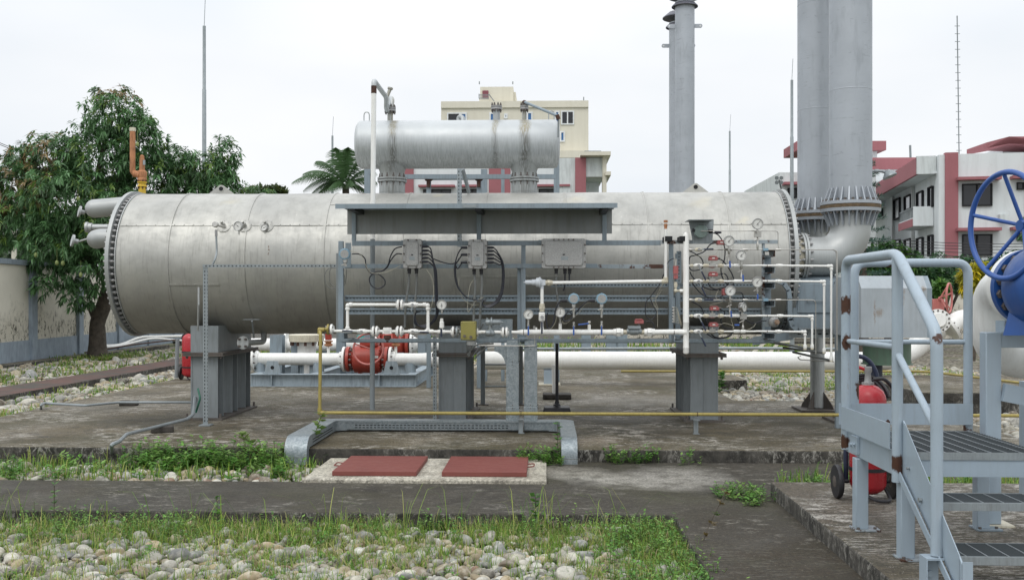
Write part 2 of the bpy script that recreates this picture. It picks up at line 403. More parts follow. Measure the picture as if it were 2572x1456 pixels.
M['neck'] = silver('silver neck paint', (.40,.42,.42), [(PX(985,12.6), .12, 3.4, .8), (PX(1318,12.6), .12, 3.4, .8)], dark=.6, zlo=3.0, zhi=3.4)
M['stack'] = silver('stack paint', (.385,.415,.45), dark=0, scr=.6, metal=.3, rough=.5)
M['elbow'] = silver('elbow paint', (.41,.425,.42), dark=.4, scr=.12, metal=.4, zlo=1.7, zhi=2.4)
# concrete
def concrete(name, a=(.066,.053,.028), b=(.128,.104,.062), light=(.38,.355,.31), dark=(.033,.03,.022), lamt=.85, moss=.5, sx=1., bumpy=.6, patches=(), stripes=.6, lt=.515):
    n = N(name)
    c = n.mix(n.ramp(n.noise(1.3, 6, .65), .36, .64), a, b)
    c = n.mix(n.ramp(n.noise(2.6, 7, .75, None, .6), .50, .64, 0, .75), c, dark)
    if moss: c = n.mix(n.ramp(n.noise(.7, 6, .65), .46, .60, 0, moss), c, (.050,.047,.018))
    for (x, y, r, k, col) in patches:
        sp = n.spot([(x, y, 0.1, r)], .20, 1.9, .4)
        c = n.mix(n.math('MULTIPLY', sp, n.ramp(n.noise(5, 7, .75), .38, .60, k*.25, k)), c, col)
    reg = n.ramp(n.noise(.9, 4, .6, n.map((1,1,1), loc=(4,7,0))), .47, .57)
    fl = n.noise(7, 8, .8, n.map((.8, 1.3, 1), rot=(0,0,R(12))), .3)
    m1 = n.math('MULTIPLY', n.ramp(fl, lt, lt+.045), reg)
    c = n.mix(n.math('MULTIPLY', m1, lamt), c, light)
    if stripes: c = n.mix(n.math('MULTIPLY', n.math('MULTIPLY', n.ramp(n.noise(9, 7, .8, n.map((.8, 5, 1), rot=(0,0,R(-16)))), .52, .57), n.ramp(n.noise(.9, 3, .5), .44, .54)), stripes), c, light)
    g = n.noise(42, 6, .85); c = n.mix(1.0, c, n.mix(n.ramp(g, .38, .62), (.35,.35,.35), (1.55,1.55,1.55)), 'MULTIPLY')
    c = n.mix(n.ramp(n.noise(38, 3, .7), .64, .69, 0, .6), c, light)
    n.set('Base Color', c).set('Roughness', n.ramp(n.noise(2, 4), .3, .7, .6, .9)); n.bump(n.math('ADD', n.noise(60, 5, .75), n.math('MULTIPLY', n.noise(6, 5), 1.5)), bumpy, .008); return n.m
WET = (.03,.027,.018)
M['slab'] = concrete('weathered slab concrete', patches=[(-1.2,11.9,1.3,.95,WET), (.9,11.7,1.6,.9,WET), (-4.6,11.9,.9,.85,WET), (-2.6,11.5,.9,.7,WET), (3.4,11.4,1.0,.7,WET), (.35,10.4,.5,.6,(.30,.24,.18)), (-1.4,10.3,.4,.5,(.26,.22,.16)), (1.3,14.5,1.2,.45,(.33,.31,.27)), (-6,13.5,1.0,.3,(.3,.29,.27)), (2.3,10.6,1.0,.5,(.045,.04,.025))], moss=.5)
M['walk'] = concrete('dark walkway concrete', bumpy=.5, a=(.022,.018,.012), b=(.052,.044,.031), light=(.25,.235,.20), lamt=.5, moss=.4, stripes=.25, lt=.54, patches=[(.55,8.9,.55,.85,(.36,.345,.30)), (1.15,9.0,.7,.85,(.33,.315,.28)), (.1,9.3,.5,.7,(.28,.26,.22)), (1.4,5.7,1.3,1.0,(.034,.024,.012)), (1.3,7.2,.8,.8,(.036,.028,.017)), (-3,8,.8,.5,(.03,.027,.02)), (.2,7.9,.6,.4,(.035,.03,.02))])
M['pad'] = concrete('pad concrete', a=(.065,.053,.037), b=(.115,.094,.068), light=(.42,.40,.36), lamt=.8, moss=.35, stripes=.8, lt=.51)
M['pale'] = concrete('pale pit surround', a=(.40,.37,.30), b=(.52,.49,.41), light=(.6,.57,.5), dark=(.16,.14,.11), lamt=.5, moss=.1, stripes=0)
n = N('kerb face concrete')
c = n.mix(n.ramp(n.noise(5, 6, .7), .4, .62), (.022,.021,.018), (.075,.070,.060)); c = n.mix(n.math('MULTIPLY', n.ramp(n.noise(5, 7, .8, n.map((4,4,2.2)), .8), .50, .60), n.ramp(n.noise(1.3, 4, .6), .42, .6)), c, (.30,.29,.26)); c = n.mix(n.ramp(n.noise(40, 5, .8), .55, .75, 0, .5), c, (.16,.15,.13))
n.set('Base Color', c).set('Roughness', .9).bump(n.noise(40, 6, .75), .6, .01); M['kerb'] = n.m
n = N('soil'); n.set('Base Color', n.mix(n.noise(6, 6, .7), (.045,.035,.02), (.13,.105,.065))).set('Roughness', .95).bump(n.noise(25, 5), .6, .02); M['soil'] = n.m
n = N('rough grass ground'); n.set('Base Color', n.mix(n.ramp(n.noise(1.2, 7, .7), .4, .6), (.05,.075,.02), (.12,.11,.06))).set('Roughness', .95).bump(n.noise(25, 5), .6, .02); M['grassland'] = n.m
n = N('far gravel'); vc = n.vor(11, out=1); vd = n.vor(11)
sc_ = n.new('ShaderNodeSeparateColor'); n.link(vc, sc_.inputs[0])
c = n.mix(sc_.outputs[0], (.20,.17,.12), (.52,.48,.40)); c = n.mix(n.ramp(vd, .3, .62), c, (.05,.045,.035)); c = n.mix(n.ramp(n.noise(.9, 5, .6), .5, .62, 0, .75), c, (.10,.11,.045)); c = n.mix(n.ramp(n.noise(2.3, 6, .7), .48, .6, 0, .7), c, (.09,.07,.045))
n.set('Base Color', c).set('Roughness', .9).bump(vd, -1.0, .03); M['fargravel'] = n.m
n = N('brick paving'); bt = n.new('ShaderNodeTexBrick'); n.link(n.pos, bt.inputs['Vector']); bt.inputs['Scale'].default_value = 4.5
bt.inputs['Color1'].default_value = (.15,.06,.045,1); bt.inputs['Color2'].default_value = (.10,.05,.04,1); bt.inputs['Mortar'].default_value = (.05,.04,.035,1); bt.inputs['Mortar Size'].default_value = .03
c = n.mix(n.ramp(n.noise(1.4, 6, .7), .42, .62), bt.outputs[0], (.055,.05,.042)); c = n.mix(n.ramp(n.noise(5, 6, .8, n.map((.6,3,1))), .56, .7, 0, .5), c, (.34,.30,.27)); n.set('Base Color', c).set('Roughness', .85); M['brickpave'] = n.m
# boundary wall plaster
n = N('mouldy cream plaster'); sz = n.new('ShaderNodeSeparateXYZ'); n.link(n.pos, sz.inputs[0])
c = n.mix(n.ramp(n.noise(.8, 5), .35, .65), (.60,.57,.49), (.72,.69,.60))
low = n.ramp(n.math('ADD', sz.outputs[2], n.ramp(n.noise(1.4, 4), 0, 1, -.6, .6)), 1.5, .9)
c = n.mix(n.math('MULTIPLY', low, .45), c, (.40,.36,.28)); c = n.mix(n.math('MULTIPLY', low, n.ramp(n.noise(8, 9, .8, n.map((1,1,.6)), .8), .52, .57)), c, (.055,.055,.045))
n.set('Base Color', c).set('Roughness', .9); M['plaster'] = n.m
M['plasterblue'] = paint('blue grey plaster', (.27,.32,.37), .85, dirt=.5, dirtc=(.06,.065,.07))
M['wblg'] = paint('white building paint', (.66,.70,.71), .8, var=.05, dirt=.25, dirtc=(.30,.31,.30), scale=.4, fine=3)
M['wblg_dirty'] = paint('stained white building paint', (.60,.64,.64), .8, var=.08, dirt=.6, dirtc=(.26,.28,.27), scale=.7, fine=2)
M['rblg'] = paint('maroon building paint', (.33,.125,.14), .8, var=.08, dirt=.25, dirtc=(.22,.09,.09), scale=.5, fine=3)
M['cblg'] = paint('cream building paint', (.66,.63,.53), .8, var=.04, dirt=.2, dirtc=(.42,.38,.28), scale=.3, fine=2)
M['frame_w'] = paint('white window frames', (.7,.72,.72), .6, dirt=0)
M['door'] = paint('maroon door', (.22,.06,.08), .6, dirt=.1)
M['bark'] = paint('mango bark', (.085,.07,.055), .9, var=.4, dirt=.5, dirtc=(.03,.026,.02), scale=9, bump=.8)
M['leaf'] = tinted('leaves', .45, .35)
M['grass'] = tinted('grass blades', .6, .35)
M['stone'] = tinted('river stones', .75, 0, .25, .5)
n = N('open grating'); n.set('Base Color', (.075,.088,.095)).set('Metallic', .3).set('Roughness', .5); M['grate'] = n.m
# ================================================================== GROUND
m = MB(); m.add([(-500,-60,-.16),(500,-60,-.16),(500,900,-.16),(-500,900,-.16)], [(0,1,2,3)]); struct('ground', m, M['grassland'], smooth=False)
m = MB(); m.add([(-6,2.5,-.13),(.95,2.5,-.13),(.95,7.405,-.13),(-6,7.405,-.13)], [(0,1,2,3)]); struct('soil_bed', m, M['soil'], smooth=False)
m = MB(); m.add([(-12.9,8.66,-.10),(-2.0,8.66,-.10),(-2.0,9.79,-.10),(-12.9,9.79,-.10)], [(0,1,2,3)]); struct('soil_strip', m, M['soil'], smooth=False)
m = MB(); m.add([(-12.9,9.8,-.06),(-6.86,9.8,-.06),(-6.86,21,-.06),(2.76,21,-.06),(2.76,14.62,-.06),(5.05,14.62,-.06),(5.05,8.9,-.06),(24,8.9,-.06),(24,37,-.06),(-12.9,37,-.06)], [tuple(range(10))]); struct('gravel_ground', m, M['fargravel'], smooth=False)
# walkway: L shaped slab
def slab(name, poly, z0, z1, top, side, bev=.012):
    mb = MB(); mb.prism([(x, y, z0) for x, y in poly], (0, 0, z1 - z0)); mb.m = [1]*len(mb.f); mb.m[1] = 0
    return struct(name, mb, [top, side], bevel=bev, smooth=False)
slab('walkway', [(-14,7.41),(.95,7.41),(.95,2.0),(8,2.0),(8,9.79),(-2.14,9.79),(-2.14,8.66),(-14,8.66)], -.2, 0, M['walk'], M['kerb'])
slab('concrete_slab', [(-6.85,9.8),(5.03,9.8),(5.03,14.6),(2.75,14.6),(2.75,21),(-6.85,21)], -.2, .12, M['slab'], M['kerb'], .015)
slab('raised_pad', [(1.82,2.0),(7.9,2.0),(7.9,8.13),(1.82,8.13)], -.1, .12, M['pad'], M['kerb'], .015)
slab('pit_surround', [(-2.12,8.6),(0.01,8.6),(0.01,9.76),(-2.12,9.76)], -.1, .032, M['pale'], M['pale'], .01)
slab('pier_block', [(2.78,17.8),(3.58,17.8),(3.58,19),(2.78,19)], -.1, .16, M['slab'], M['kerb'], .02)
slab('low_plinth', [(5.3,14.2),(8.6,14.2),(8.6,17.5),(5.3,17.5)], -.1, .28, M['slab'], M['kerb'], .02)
slab('brick_path', [(-9.25,9.9),(-8.4,9.9),(-8.4,26),(-9.25,26)], -.1, .1, M['brickpave'], M['kerb'], .01)
slab('drain_strip', [(-12.75,8.9),(-12.35,8.9),(-12.6,33),(-13.0,33)], -.1, .06, M['slab'], M['kerb'], .01)
slab('far_road', [(-14,37),(40,37),(40,47),(-14,47)], -.1, .02, M['walk'], M['kerb'], 0)
# steel pit covers
for i, (xl, xr, lab) in enumerate([(-1.89,-1.14,'red steel pit cover with its handle on its left side'), (-.915,-.165,'red steel pit cover with its lug on its right side, nearest the galvanised tray end')]):
    t = thing('pit_cover', lab, 'pit cover', ((xl+xr)/2, 9.2, .032), 'red steel pit covers')
    MB().box((xl,8.76,.033),(xr,9.63,.075)).build('plate', M['cover'], t, bevel=.004)
    mb = MB().box((xl+.015,8.775,.0325),(xr-.015,9.615,.04)); mb.build('skirt', M['cover'], t)
    h = MB(); sx = xl if i == 0 else xr; d_ = -1 if i == 0 else 1
    h.tube([(sx,9.12,.06),(sx+d_*.06,9.12,.066),(sx+d_*.06,9.28,.066),(sx,9.28,.06)], .006, 8, .02); h.build('handle', M['cover'], t)
# ================================================================== MAIN HEATER
TY, TZ, TR = 12.75, 2.05, .9
XL0, XL, XR, XR0 = PX(267,11.87), PX(292,11.87), PX(1982,11.87), PX(2005,11.87)
ht = thing('indirect_heater', 'huge horizontal aluminium clad tank standing on grey steel legs, filling the picture', 'tank', ((XL+XR)/2, TY, .12))
def ring(x, r, th): return [(x - th/2, r), (x + th/2, r)]
def shell(x0, x1, R_, nx, n=96, wob=.0016):
    mb = MB(); vs = []; fs = []
    for i in range(nx + 1):
        x = x0 + (x1-x0)*i/nx
        for k in range(n):
            a = 2*math.pi*k/n; r = R_ + wob*(math.sin(x*5.1+3*a)+math.sin(x*2.3-5*a+1)+math.sin(x*9+2*a)*.5)
            vs.append((x, TY - r*math.cos(a), TZ + r*math.sin(a)))
    for i in range(nx):
        for k in range(n): fs.append((i*n+k, (i+1)*n+k, (i+1)*n+(k+1)%n, i*n+(k+1)%n))
    fs.append(tuple(range(n))); fs.append(tuple(nx*n+k for k in range(n-1,-1,-1))); return mb.add(vs, fs)
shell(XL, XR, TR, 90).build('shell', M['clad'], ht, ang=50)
sm = MB()
seams = [PX(425,11.9), -3.62, -2.66, -1.71, -.73, .25, 1.23, 2.2]
for x in seams:
    prof = [(-.030,TR-.004),(-.028,TR+.003),(-.008,TR+.004),(-.006,TR+.010),(.006,TR+.010),(.008,TR+.003),(.010,TR-.004)]
    sm.lathe((x,TY,TZ), (1,0,0), prof, 96, caps=False)
def seam_line(x0, x1, deg):
    a = R(deg); r = TR + .004; c = (0, TY - r*math.cos(a), TZ + r*math.sin(a))
    Mx = Matrix.Rotation(-a, 3, 'X')
    sm.cbox(((x0+x1)/2, c[1], c[2]), (x1-x0, .006, .022), Mx)
    x = x0 + .08
    while x < x1:
        p = Vector((x, TY-(r+.004)*math.cos(a), TZ+(r+.004)*math.sin(a))); sm.sphere(p, .007, 6, 4); x += .118
seam_line(XL+.01, XR-.01, 29.5); seam_line(seams[0], seams[0]+.62, -18); seam_line(-1.0, .2, -12); seam_line(-2.66,-1.8, 52)
sm.build('seam', M['clad'], ht)
for side, (xa, xb) in (('l', (XL0, XL)), ('r', (XR0, XR))):
    s_ = 1 if xb > xa else -1
    f = MB().lathe((xa,TY,TZ), (s_,0,0), [(0,.935),(.045,.935),(.045,.80)], 96); f.lathe((xa+s_*.046,TY,TZ), (s_,0,0), [(0,.80),(abs(xb-xa)-.04,.80)], 64, caps=False)
    f.lathe((xb-s_*.012,TY,TZ), (s_,0,0), [(0,.80),(0,.915),(.010,.915),(.010,.80)], 96, caps=False)
    fo = f.build('end_flange', M['elbow'] if side == 'l' else M['elbow'], ht)
    b = MB()
    for k in range(72):
        a = 2*math.pi*k/72; y = TY - .885*math.cos(a); z = TZ + .885*math.sin(a)
        b.hexa((xa+s_*.046, y, z), (xa+s_*.085, y, z), .019); b.cyl((xa-s_*.02,y,z),(xb,y,z), .010, n=6)
        b.hexa((xa-s_*.03, y, z), (xa-s_*.001, y, z), .017)
    b.build('flange_bolts', M['bolt_pale'], fo)
# tube returns on the left end
def tube_end(p, tip, r, cap=True):
    mb = MB(); mb.tube([p, (p[0]-.25, p[1], p[2]), tip], r, 20, .2, 6); mb.sphere(tip, r*1.0, 20, 10)
    o = mb.build('return_header', M['elbow'], ht, ang=60); return o
e1 = P(238,524,13.3); e2 = P(243,601,12.25)
tube_end((XL0,13.3,PZ(512,13.3)), e1, .125); tube_end((XL0,12.25,PZ(596,12.25)), e2, .118)
mb = MB()
for (px_, py_, Y_) in ((212,534,13.3),(196,607,12.2)):
    c = P(px_,py_,Y_); mb.lathe(c, (-.8,-.55,.2), [(0,.03),(.05,.03),(.05,.075),(.075,.075)], 18); mb.tube([c, P(px_+26,py_-8,Y_)], .012, 6)
mb.build('blind_cap', M['elbow'], ht); mb = MB()
c = P(232,571,12.7); mb.lathe(c, (-1,-.1,0), [(0,.055),(.05,.055),(.05,.068),(.08,.068)], 18); mb.tube([c,(XL0,12.7,c.z)], .04, 12)
mb.build('sight_cap', M['elbow'], ht)
# lifting lugs
def lug(px):
    x = PX(px,12.75); zt = TZ+TR; mb = MB()
    w, h = .21, .125
    pts = [(x-w,12.74,zt-.03)] + [(x+math.cos(a)*.045, 12.74, zt+.075+math.sin(a)*.045) for a in (2.4,2.0,1.57,1.1,.7)] + [(x+w,12.74,zt-.03)]
    mb.prism(pts, (0,.03,0)); mb.torus((x,12.745,zt+.07), (0,1,0), .032, .010, 16, 6)
    mb.mat(1).cyl((x,12.735,zt+.07),(x,12.78,zt+.07), .028); mb.build('lifting_lug', [M['clad'], M['hole']], ht)
lug(556); lug(1747)
# saddles: pairs of H columns under plates
def hbeam_col(mb, x, y, z0, z1, w=.20, d=.20, t=.012):
    mb.box((x-w/2,y-d/2,z0),(x+w/2,y-d/2+t,z1)).box((x-w/2,y+d/2-t,z0),(x+w/2,y+d/2,z1)).box((x-t/2,y-d/2+t,z0),(x+t/2,y+d/2-t,z1))
def saddle(xc, w, y0=12.04, y1=13.40):
    mb = MB(); n_ = 3
    for k in range(n_):
        y = y0+.12 + (y1-y0-.24)*k/(n_-1); hbeam_col(mb, xc, y, .145, .90, w*.86, .22)
    pm = MB().box((xc-w*.62,y0-.06,.121),(xc+w*.62,y1+.06,.144)); pm2 = MB().box((xc-w*.62,y0-.08,.90),(xc+w*.66,y1+.06,.922)).box((xc-w*.62,y0-.08,.926),(xc+w*.66,y1+.06,.944))
    mb.box((xc-.008,y0+.001,.145),(xc+.008,y0+.016,.90)).box((xc-w*.43,y0+.003,.145),(xc-w*.39,y0+.015,.90)).box((xc+w*.39,y0+.003,.145),(xc+w*.43,y0+.015,.90))
    c = mb.build('saddle_column', M['support'], ht)
    b = MB()
    for sx in (-1,1):
        for y in (y0-.02, y1+.02): b.hexa((xc+sx*w*.53,y,.145),(xc+sx*w*.53,y,.20),.014).hexa((xc+sx*w*.53,y,.87),(xc+sx*w*.53,y,.898),.016)
    pm.build('base_plate', M['support_dark'], ht); pm2.build('bearing_plate', M['support_dark'], ht); b.build('anchor_bolts', M['bolt'], c)
    # saddle web up to the shell
    s = MB(); 
    n2 = 16; top = []
    for i in range(n2+1):
        y = y0 + (y1-y0)*i/n2; top.append((y, min(1.27 if y < TY else 9, TZ - math.sqrt(max(TR**2-(y-TY)**2,0)) + .02)))
    for x_ in (xc - w*.43, xc + w*.41):
        poly = [(x_, y0, .945)] + [(x_, y, z) for y, z in top] + [(x_, y1, .945)]
        s.prism(poly, (.014,0,0))
    zf = top[0][1]
    s.box((xc-w*.43+.014, y0, .945),(xc+w*.41, y0+.014, zf)).box((xc-.007, y0+.014, .945),(xc+.007,y1,1.16))
    s.build('saddle_web', M['support'], ht)
for px_, w in ((517,.39),(1137,.385),(1767,.385)):
    saddle(PX(px_,12.1), w)
# thermowell nozzles and thin brackets on the front of the shell
def shell_pt(x, deg, off=0):
    a = R(deg); return Vector((x, TY-(TR+off)*math.cos(a), TZ+(TR+off)*math.sin(a)))
for px_ in (565,617,672):
    x = PX(px_,12.0); mb = MB(); p = shell_pt(x, 28.5); d = (0,-math.cos(R(28.5)),math.sin(R(28.5)))
    mb.lathe(p, d, [(-.01,.086),(.006,.086),(.010,.078),(.010,.03),(.02,.03)], 28); mb.lathe(p+Vector(d)*.011, d, [(0,.028),(.06,.026),(.062,.016),(.10,.016)], 12)
    for k in range(8):
        a = 2*math.pi*k/8; q = p + Vector((math.cos(a)*.07, math.sin(a)*.07*math.sin(R(28.5)), math.sin(a)*.07*math.cos(R(28.5)))) + Vector(d)*.010; mb.sphere(q,.005,6,4)
    mb.build('nozzle_collar', M['clad'], ht)
mb = MB(); p = P(613,860,12.0)                                  # drain nozzle with blind flange
mb.tube([P(662,832,12.6), P(664,858,12.5), P(612,861,12.02)], .036, 14, .08); mb.lathe(p, (-.25,-1,0), [(0,.036),(0,.079),(.03,.079)], 24)
q = mb.build('drain_nozzle', M['elbow'], ht); b = MB()
dd = Vector((-.25,-1,0)).normalized(); uu = Vector((dd.y,-dd.x,0))
for sx in (-1,1):
    for sz in (-1,1): 
        c = p + dd*.03 + uu*sx*.043 + Vector((0,0,sz*.043)); b.hexa(c, c+dd*.02, .016).cyl(c, c+dd*.035, .008, n=6)
b.build('flange_bolts', M['bolt'], q)
MB().bar(P(633,806,11.9), P(638,848,12.1), .02,.02).box(P(617,801,12.02), P(650,803,11.9)).build('bracket', M['support'], ht)
MB().tube([shell_pt(PX(500,11.9),-20,.02), P(499,765,11.8), P(497,830,11.9)], .012, 6).build('drain_tube', M['elbow'], ht)
# dropping box at the right end (burner housing) with tray along its foot
bx = thing('burner_housing', 'blue grey sheet steel box under the round tank end, right of the six pipes', 'housing', (PX(2045,12.4),12.8,1.1))
x0, x1 = PX(1992,12.0), PX(2112,12.0)
mb = MB(); mb.box((x0,12.0,PZ(824,12)),(x1,13.5,PZ(704,12))); mb.prism([(x0,12.0,PZ(704,12)+.001),(x1,12.0,PZ(704,12)+.001),(x1,12.25,PZ(688,12)),(x0,12.25,PZ(688,12))],(0,1.2,0))
mb.build('casing', M['steel'], bx, bevel=.008)
mb = MB().box((x0+.05,11.985,PZ(785,12)),(x1-.02,11.998,PZ(713,12))); mb.build('front_panel', M['steel'], bx, bevel=.003)
mb = MB()
for px_,py_ in ((1996,711),(2103,712),(2103,796)): 
    p = P(px_,py_,11.97); mb.hexa(p, p+Vector((0,.03,0)), .032)
mb.build('corner_knob', M['black'], bx)
MB().tube([P(2027,755,11.96),P(2074,755,11.96)], .006, 6).sphere(P(2028,755,11.96),.013,8,6).build('handle', M['galvd'], bx)
mb = MB().prism([P(1990,832,12.0),P(1993,832,13.4),P(1890,846,13.2),P(1890,846,12.1)],(0,0,-.10)); mb.build('hopper', M['steel'], bx)
tr = MB()
xa, xb = PX(1985,11.8), PX(2150,11.8); tr.box((xa,11.86,PZ(848,11.8)),(xb,11.872,PZ(826,11.8))).box((xa,11.80,PZ(826,11.8)),(xb,11.86,PZ(823,11.8)))
tr.mat(1)
for k in range(9): tr.box((xa+.1+k*.08,11.857,PZ(839,11.8)),(xa+.14+k*.08,11.859,PZ(836,11.8)))
tag(tr.build('cable_tray', [M['galvd'], M['hole']]), 'slotted galvanised tray running along the foot of the blue grey housing', 'cable tray')
mb = MB(); arc = smooth_arc = [(1928,706),(1950,705),(1968,711),(1980,728),(1983,750),(1984,800),(1989,818),(2002,829),(2020,832)]
for i_ in range(len(arc)-1):
    mb.bar(P(*arc[i_],11.72), P(*arc[i_+1],11.72)+ (P(*arc[i_+1],11.72)-P(*arc[i_],11.72))*.08, .05, .055, (0,1,0))
tag(mb.build('curved_tray', M['steel']), 'curved grey tray sweeping down from the panel to the foot of the blue grey housing', 'cable tray')
# ================================================================== UPPER VESSEL
VZ = PZ(362,12.75); VR = .308; vx0, vx1 = PX(890,12.6), PX(1407,12.6)
vt = thing('expansion_vessel', 'silver cylindrical vessel mounted above the big clad tank', 'vessel', ((vx0+vx1)/2, 12.75, TZ+TR))
prof = [(0,.02),(.004,VR*.5),(.02,VR*.86),(.045,VR*.97),(.07,VR)]; L = vx1-vx0
prof = prof + [(L*.25,VR),(L*.5,VR),(L*.75,VR)] + [(L-t,r) for t,r in reversed(prof)]
MB().lathe((vx0,12.75,VZ),(1,0,0),prof,64).build('shell', M['vessel'], vt, ang=60)
def bflange(mb, bm, c, d, r, t, nb, br, rim=.84, gap=0, hl=.03):
    """pair of bolted flanges centred at c along d; bolts go into bm"""
    d = Vector(d).normalized(); c = Vector(c)
    mb.lathe(c - d*(t+gap/2), d, [(0,r),(t*.9,r),(t,r*.985)], 36); mb.lathe(c + d*gap/2, d, [(0,r*.985),(t*.1,r),(t,r)], 36)
    if gap > .004: mb.lathe(c-d*gap/2, d, [(0,r*.8),(gap,r*.8)], 24)
    _, u, w = frame_of(d)
    for k in range(nb):
        a = 2*math.pi*(k+.5)/nb; q = c + (u*math.cos(a)+w*math.sin(a))*r*rim
        for s_ in (-1,1):
            bm.hexa(q + d*s_*(t+gap/2), q + d*s_*(t+gap/2+br*1.3), br); bm.cyl(q + d*s_*(t+gap/2+br*1.3), q + d*s_*(t+gap/2+hl), br*.6, n=6)
for px_ in (985,1317):
    x = PX(px_,12.75); mb = MB(); b = MB(); zb = TZ+TR-.05
    mb.lathe((x,12.75,zb),(0,0,1),[(0,.165),(.19,.165),(.192,.16)],36); mb.lathe((x,12.75,zb+.19),(0,0,1),[(0,.158),(.09,.158),(.14,.16),(.22,.19),(.30,.215)],36,caps=False)
    mb.lathe((x,12.75,zb+.06),(0,0,1),[(0,.166),(.004,.169),(.008,.166)],36,caps=False)
    nk = mb.build('neck', M['neck'], vt)
    f = MB(); bflange(f, b, (x,12.75,PZ(451,12.75)), (0,0,1), .188, .024, 12, .016, gap=.008, hl=.05)
    f.build('flange', M['neck'], nk); b.build('flange_bolts', M['bolt'], nk)
for px_ in (921,1385):                                           # small lifting hoops
    x = PX(px_,12.75); zt = VZ+VR; MB().tube([(x-.035,12.75,zt-.01),(x-.035,12.75,zt+.085),(x-.02,12.75,zt+.115),(x+.02,12.75,zt+.115),(x+.035,12.75,zt+.085),(x+.035,12.75,zt-.01)], .007, 8, .02).build('lifting_hoop', M['neck'], vt)
def stub(px_, pyt, r, rf, nb=4, mat='neck', fm='bolt'):
    x = PX(px_,12.75); mb = MB(); b = MB(); mb.cyl((x,12.75,VZ+VR-.03),(x,12.75,PZ(pyt,12.75)), r, n=16); s_ = mb.build('nozzle', M[mat], vt)
    f = MB(); bflange(f, b, (x,12.75,PZ(pyt,12.75)), (0,0,1), rf, .022, nb*2, .014, gap=.004, hl=.036); f.build('flange', M['bolt_pale'], s_); b.build('flange_bolts', M['bolt'], s_); return x
stub(1247,270,.045,.070); stub(1317,270,.026,.052)
xz = stub(980,273,.036,.072)
mb = MB().tube([(PX(1157,12.9),12.9,VZ+.2),(PX(1150,12.9),12.95,PZ(291,12.9)),(PX(1163,12.9),12.9,PZ(293,12.9)),(PX(1163,12.9),12.85,VZ+.2)], .03, 10, .05); mb.build('rear_nozzle', M['neck'], vt)
# vent pipe from the left vessel nozzle over and down to the slab
vp = thing('vent_pipe', 'tall white pipe rising before the tank and bending over to the upper vessel', 'pipe', (PX(938,11.7),11.7,.3))
x = PX(939,11.7)
MB().tube([(PX(935,11.7),11.7,PZ(1030,11.7)),(PX(936,11.7),11.7,PZ(600,11.7))], .029, 16).build('lower_pipe', M['support'], vp)
MB().tube([(PX(936,11.7),11.7,PZ(599,11.7)),(x,11.7,PZ(230,11.7))], .030, 16).build('upright_pipe', M['white'], vp)
zc = PZ(203,11.7); pB = (PX(968,12.4),12.5,PZ(243,12.5))
MB().tube([(x,11.7,PZ(222,11.7)),(x,11.7,zc+.02),pB,(PX(968,12.55),12.6,PZ(272,12.6)),(PX(976,12.75),12.75,PZ(277,12.75))], .030, 16, .09, 6).build('top_bend', M['vessel'], vp)
MB().tube([(x,11.7,PZ(232,11.7)),(x,11.7,PZ(213,11.7))], .033, 12).build('bare_joint', M['rustdark'], vp)
q = Vector(pB); MB().cyl(q, q+Vector((.04,.02,.11)), .022).cyl(q+Vector((.04,.02,.11)), q+Vector((.044,.022,.13)), .034).build('tee_stub', M['neck'], vp)
MB().tube([(PX(981,12.75),12.75,PZ(277,12.75)),(PX(985,12.75),12.8,PZ(243,12.75)),(PX(975,12.9),12.95,PZ(235,12.75)),(PX(972,12.6),12.65,PZ(262,12.6))], .03, 12, .08).build('return_loop', M['vessel'], vp)
# instrument line from the middle nozzle to the post
il = thing('instrument_line', 'thin grey pipe sloping from a rusty vessel nozzle down to the post', 'pipe', (PX(1317,12.75),12.75,VZ+VR))
MB().tube([(PX(1317,12.75),12.75,PZ(266,12.75)),(PX(1317,12.75),12.73,PZ(257,12.75)),P(1400,291,12.3)], .018, 12, .03).build('sloping_pipe', M['steel'], il)
MB().tube([P(1400,291,12.3),P(1403,297,12.3),P(1402,345,12.3)], .012, 8).build('drop_pipe', M['support'], il)
MB().sphere((PX(1317,12.75),12.74,PZ(258,12.75)),.032,10,8).cyl(P(1399,289,12.3),P(1403,300,12.3),.026).build('elbow_fitting', M['rustdark'], il)
# relief valve at the left end of the tank
rv = thing('relief_valve', 'rusty orange relief valve with tall vent pipe on the left tank end', 'relief valve', (PX(357,13.0),13.0,TZ+TR-.03))
Y_ = 13.0
MB().cyl(P(357,490,Y_),P(357,462,Y_),.048).build('nozzle', M['ylband'], rv)
f = MB(); b = MB(); bflange(f,b,P(357,463,Y_),(0,0,1),.062,.018,6,.011,gap=.03,hl=.03); f.build('yellow_flange', M['ylband'], rv); b.build('flange_bolts', M['rustdark'], rv)
mb = MB(); mb.lathe(P(357,456,Y_),(0,0,1),[(0,.05),(.02,.06),(.03,.06),(.05,.052),(.09,.062),(.13,.06),(.15,.036),(.29,.034),(.31,.028)],18)
mb.tube([P(357,440,Y_),P(336,436,Y_)], .045, 14); mb.lathe(P(352,440,Y_),(-1,0,.1),[(0,.06),(.02,.06)],18); mb.build('valve_body', M['rusty'], rv)
MB().tube([P(340,437,Y_),P(333,432,Y_),P(333,328,Y_)], .035, 16, .09).build('vent_tube', M['rusty'], rv)
MB().cyl(P(333,330,Y_),P(333,321,Y_),.040).build('vent_cap', M['white_grimy'], rv)
MB().cyl(P(357,404,Y_),P(357,394,Y_),.028).sphere(P(357,394,Y_),.028).build('bonnet_cap', M['rusty'], rv)
MB().box(P(359,414,12.955),P(365,402,12.953)).build('name_tag', M['galvd'], rv)
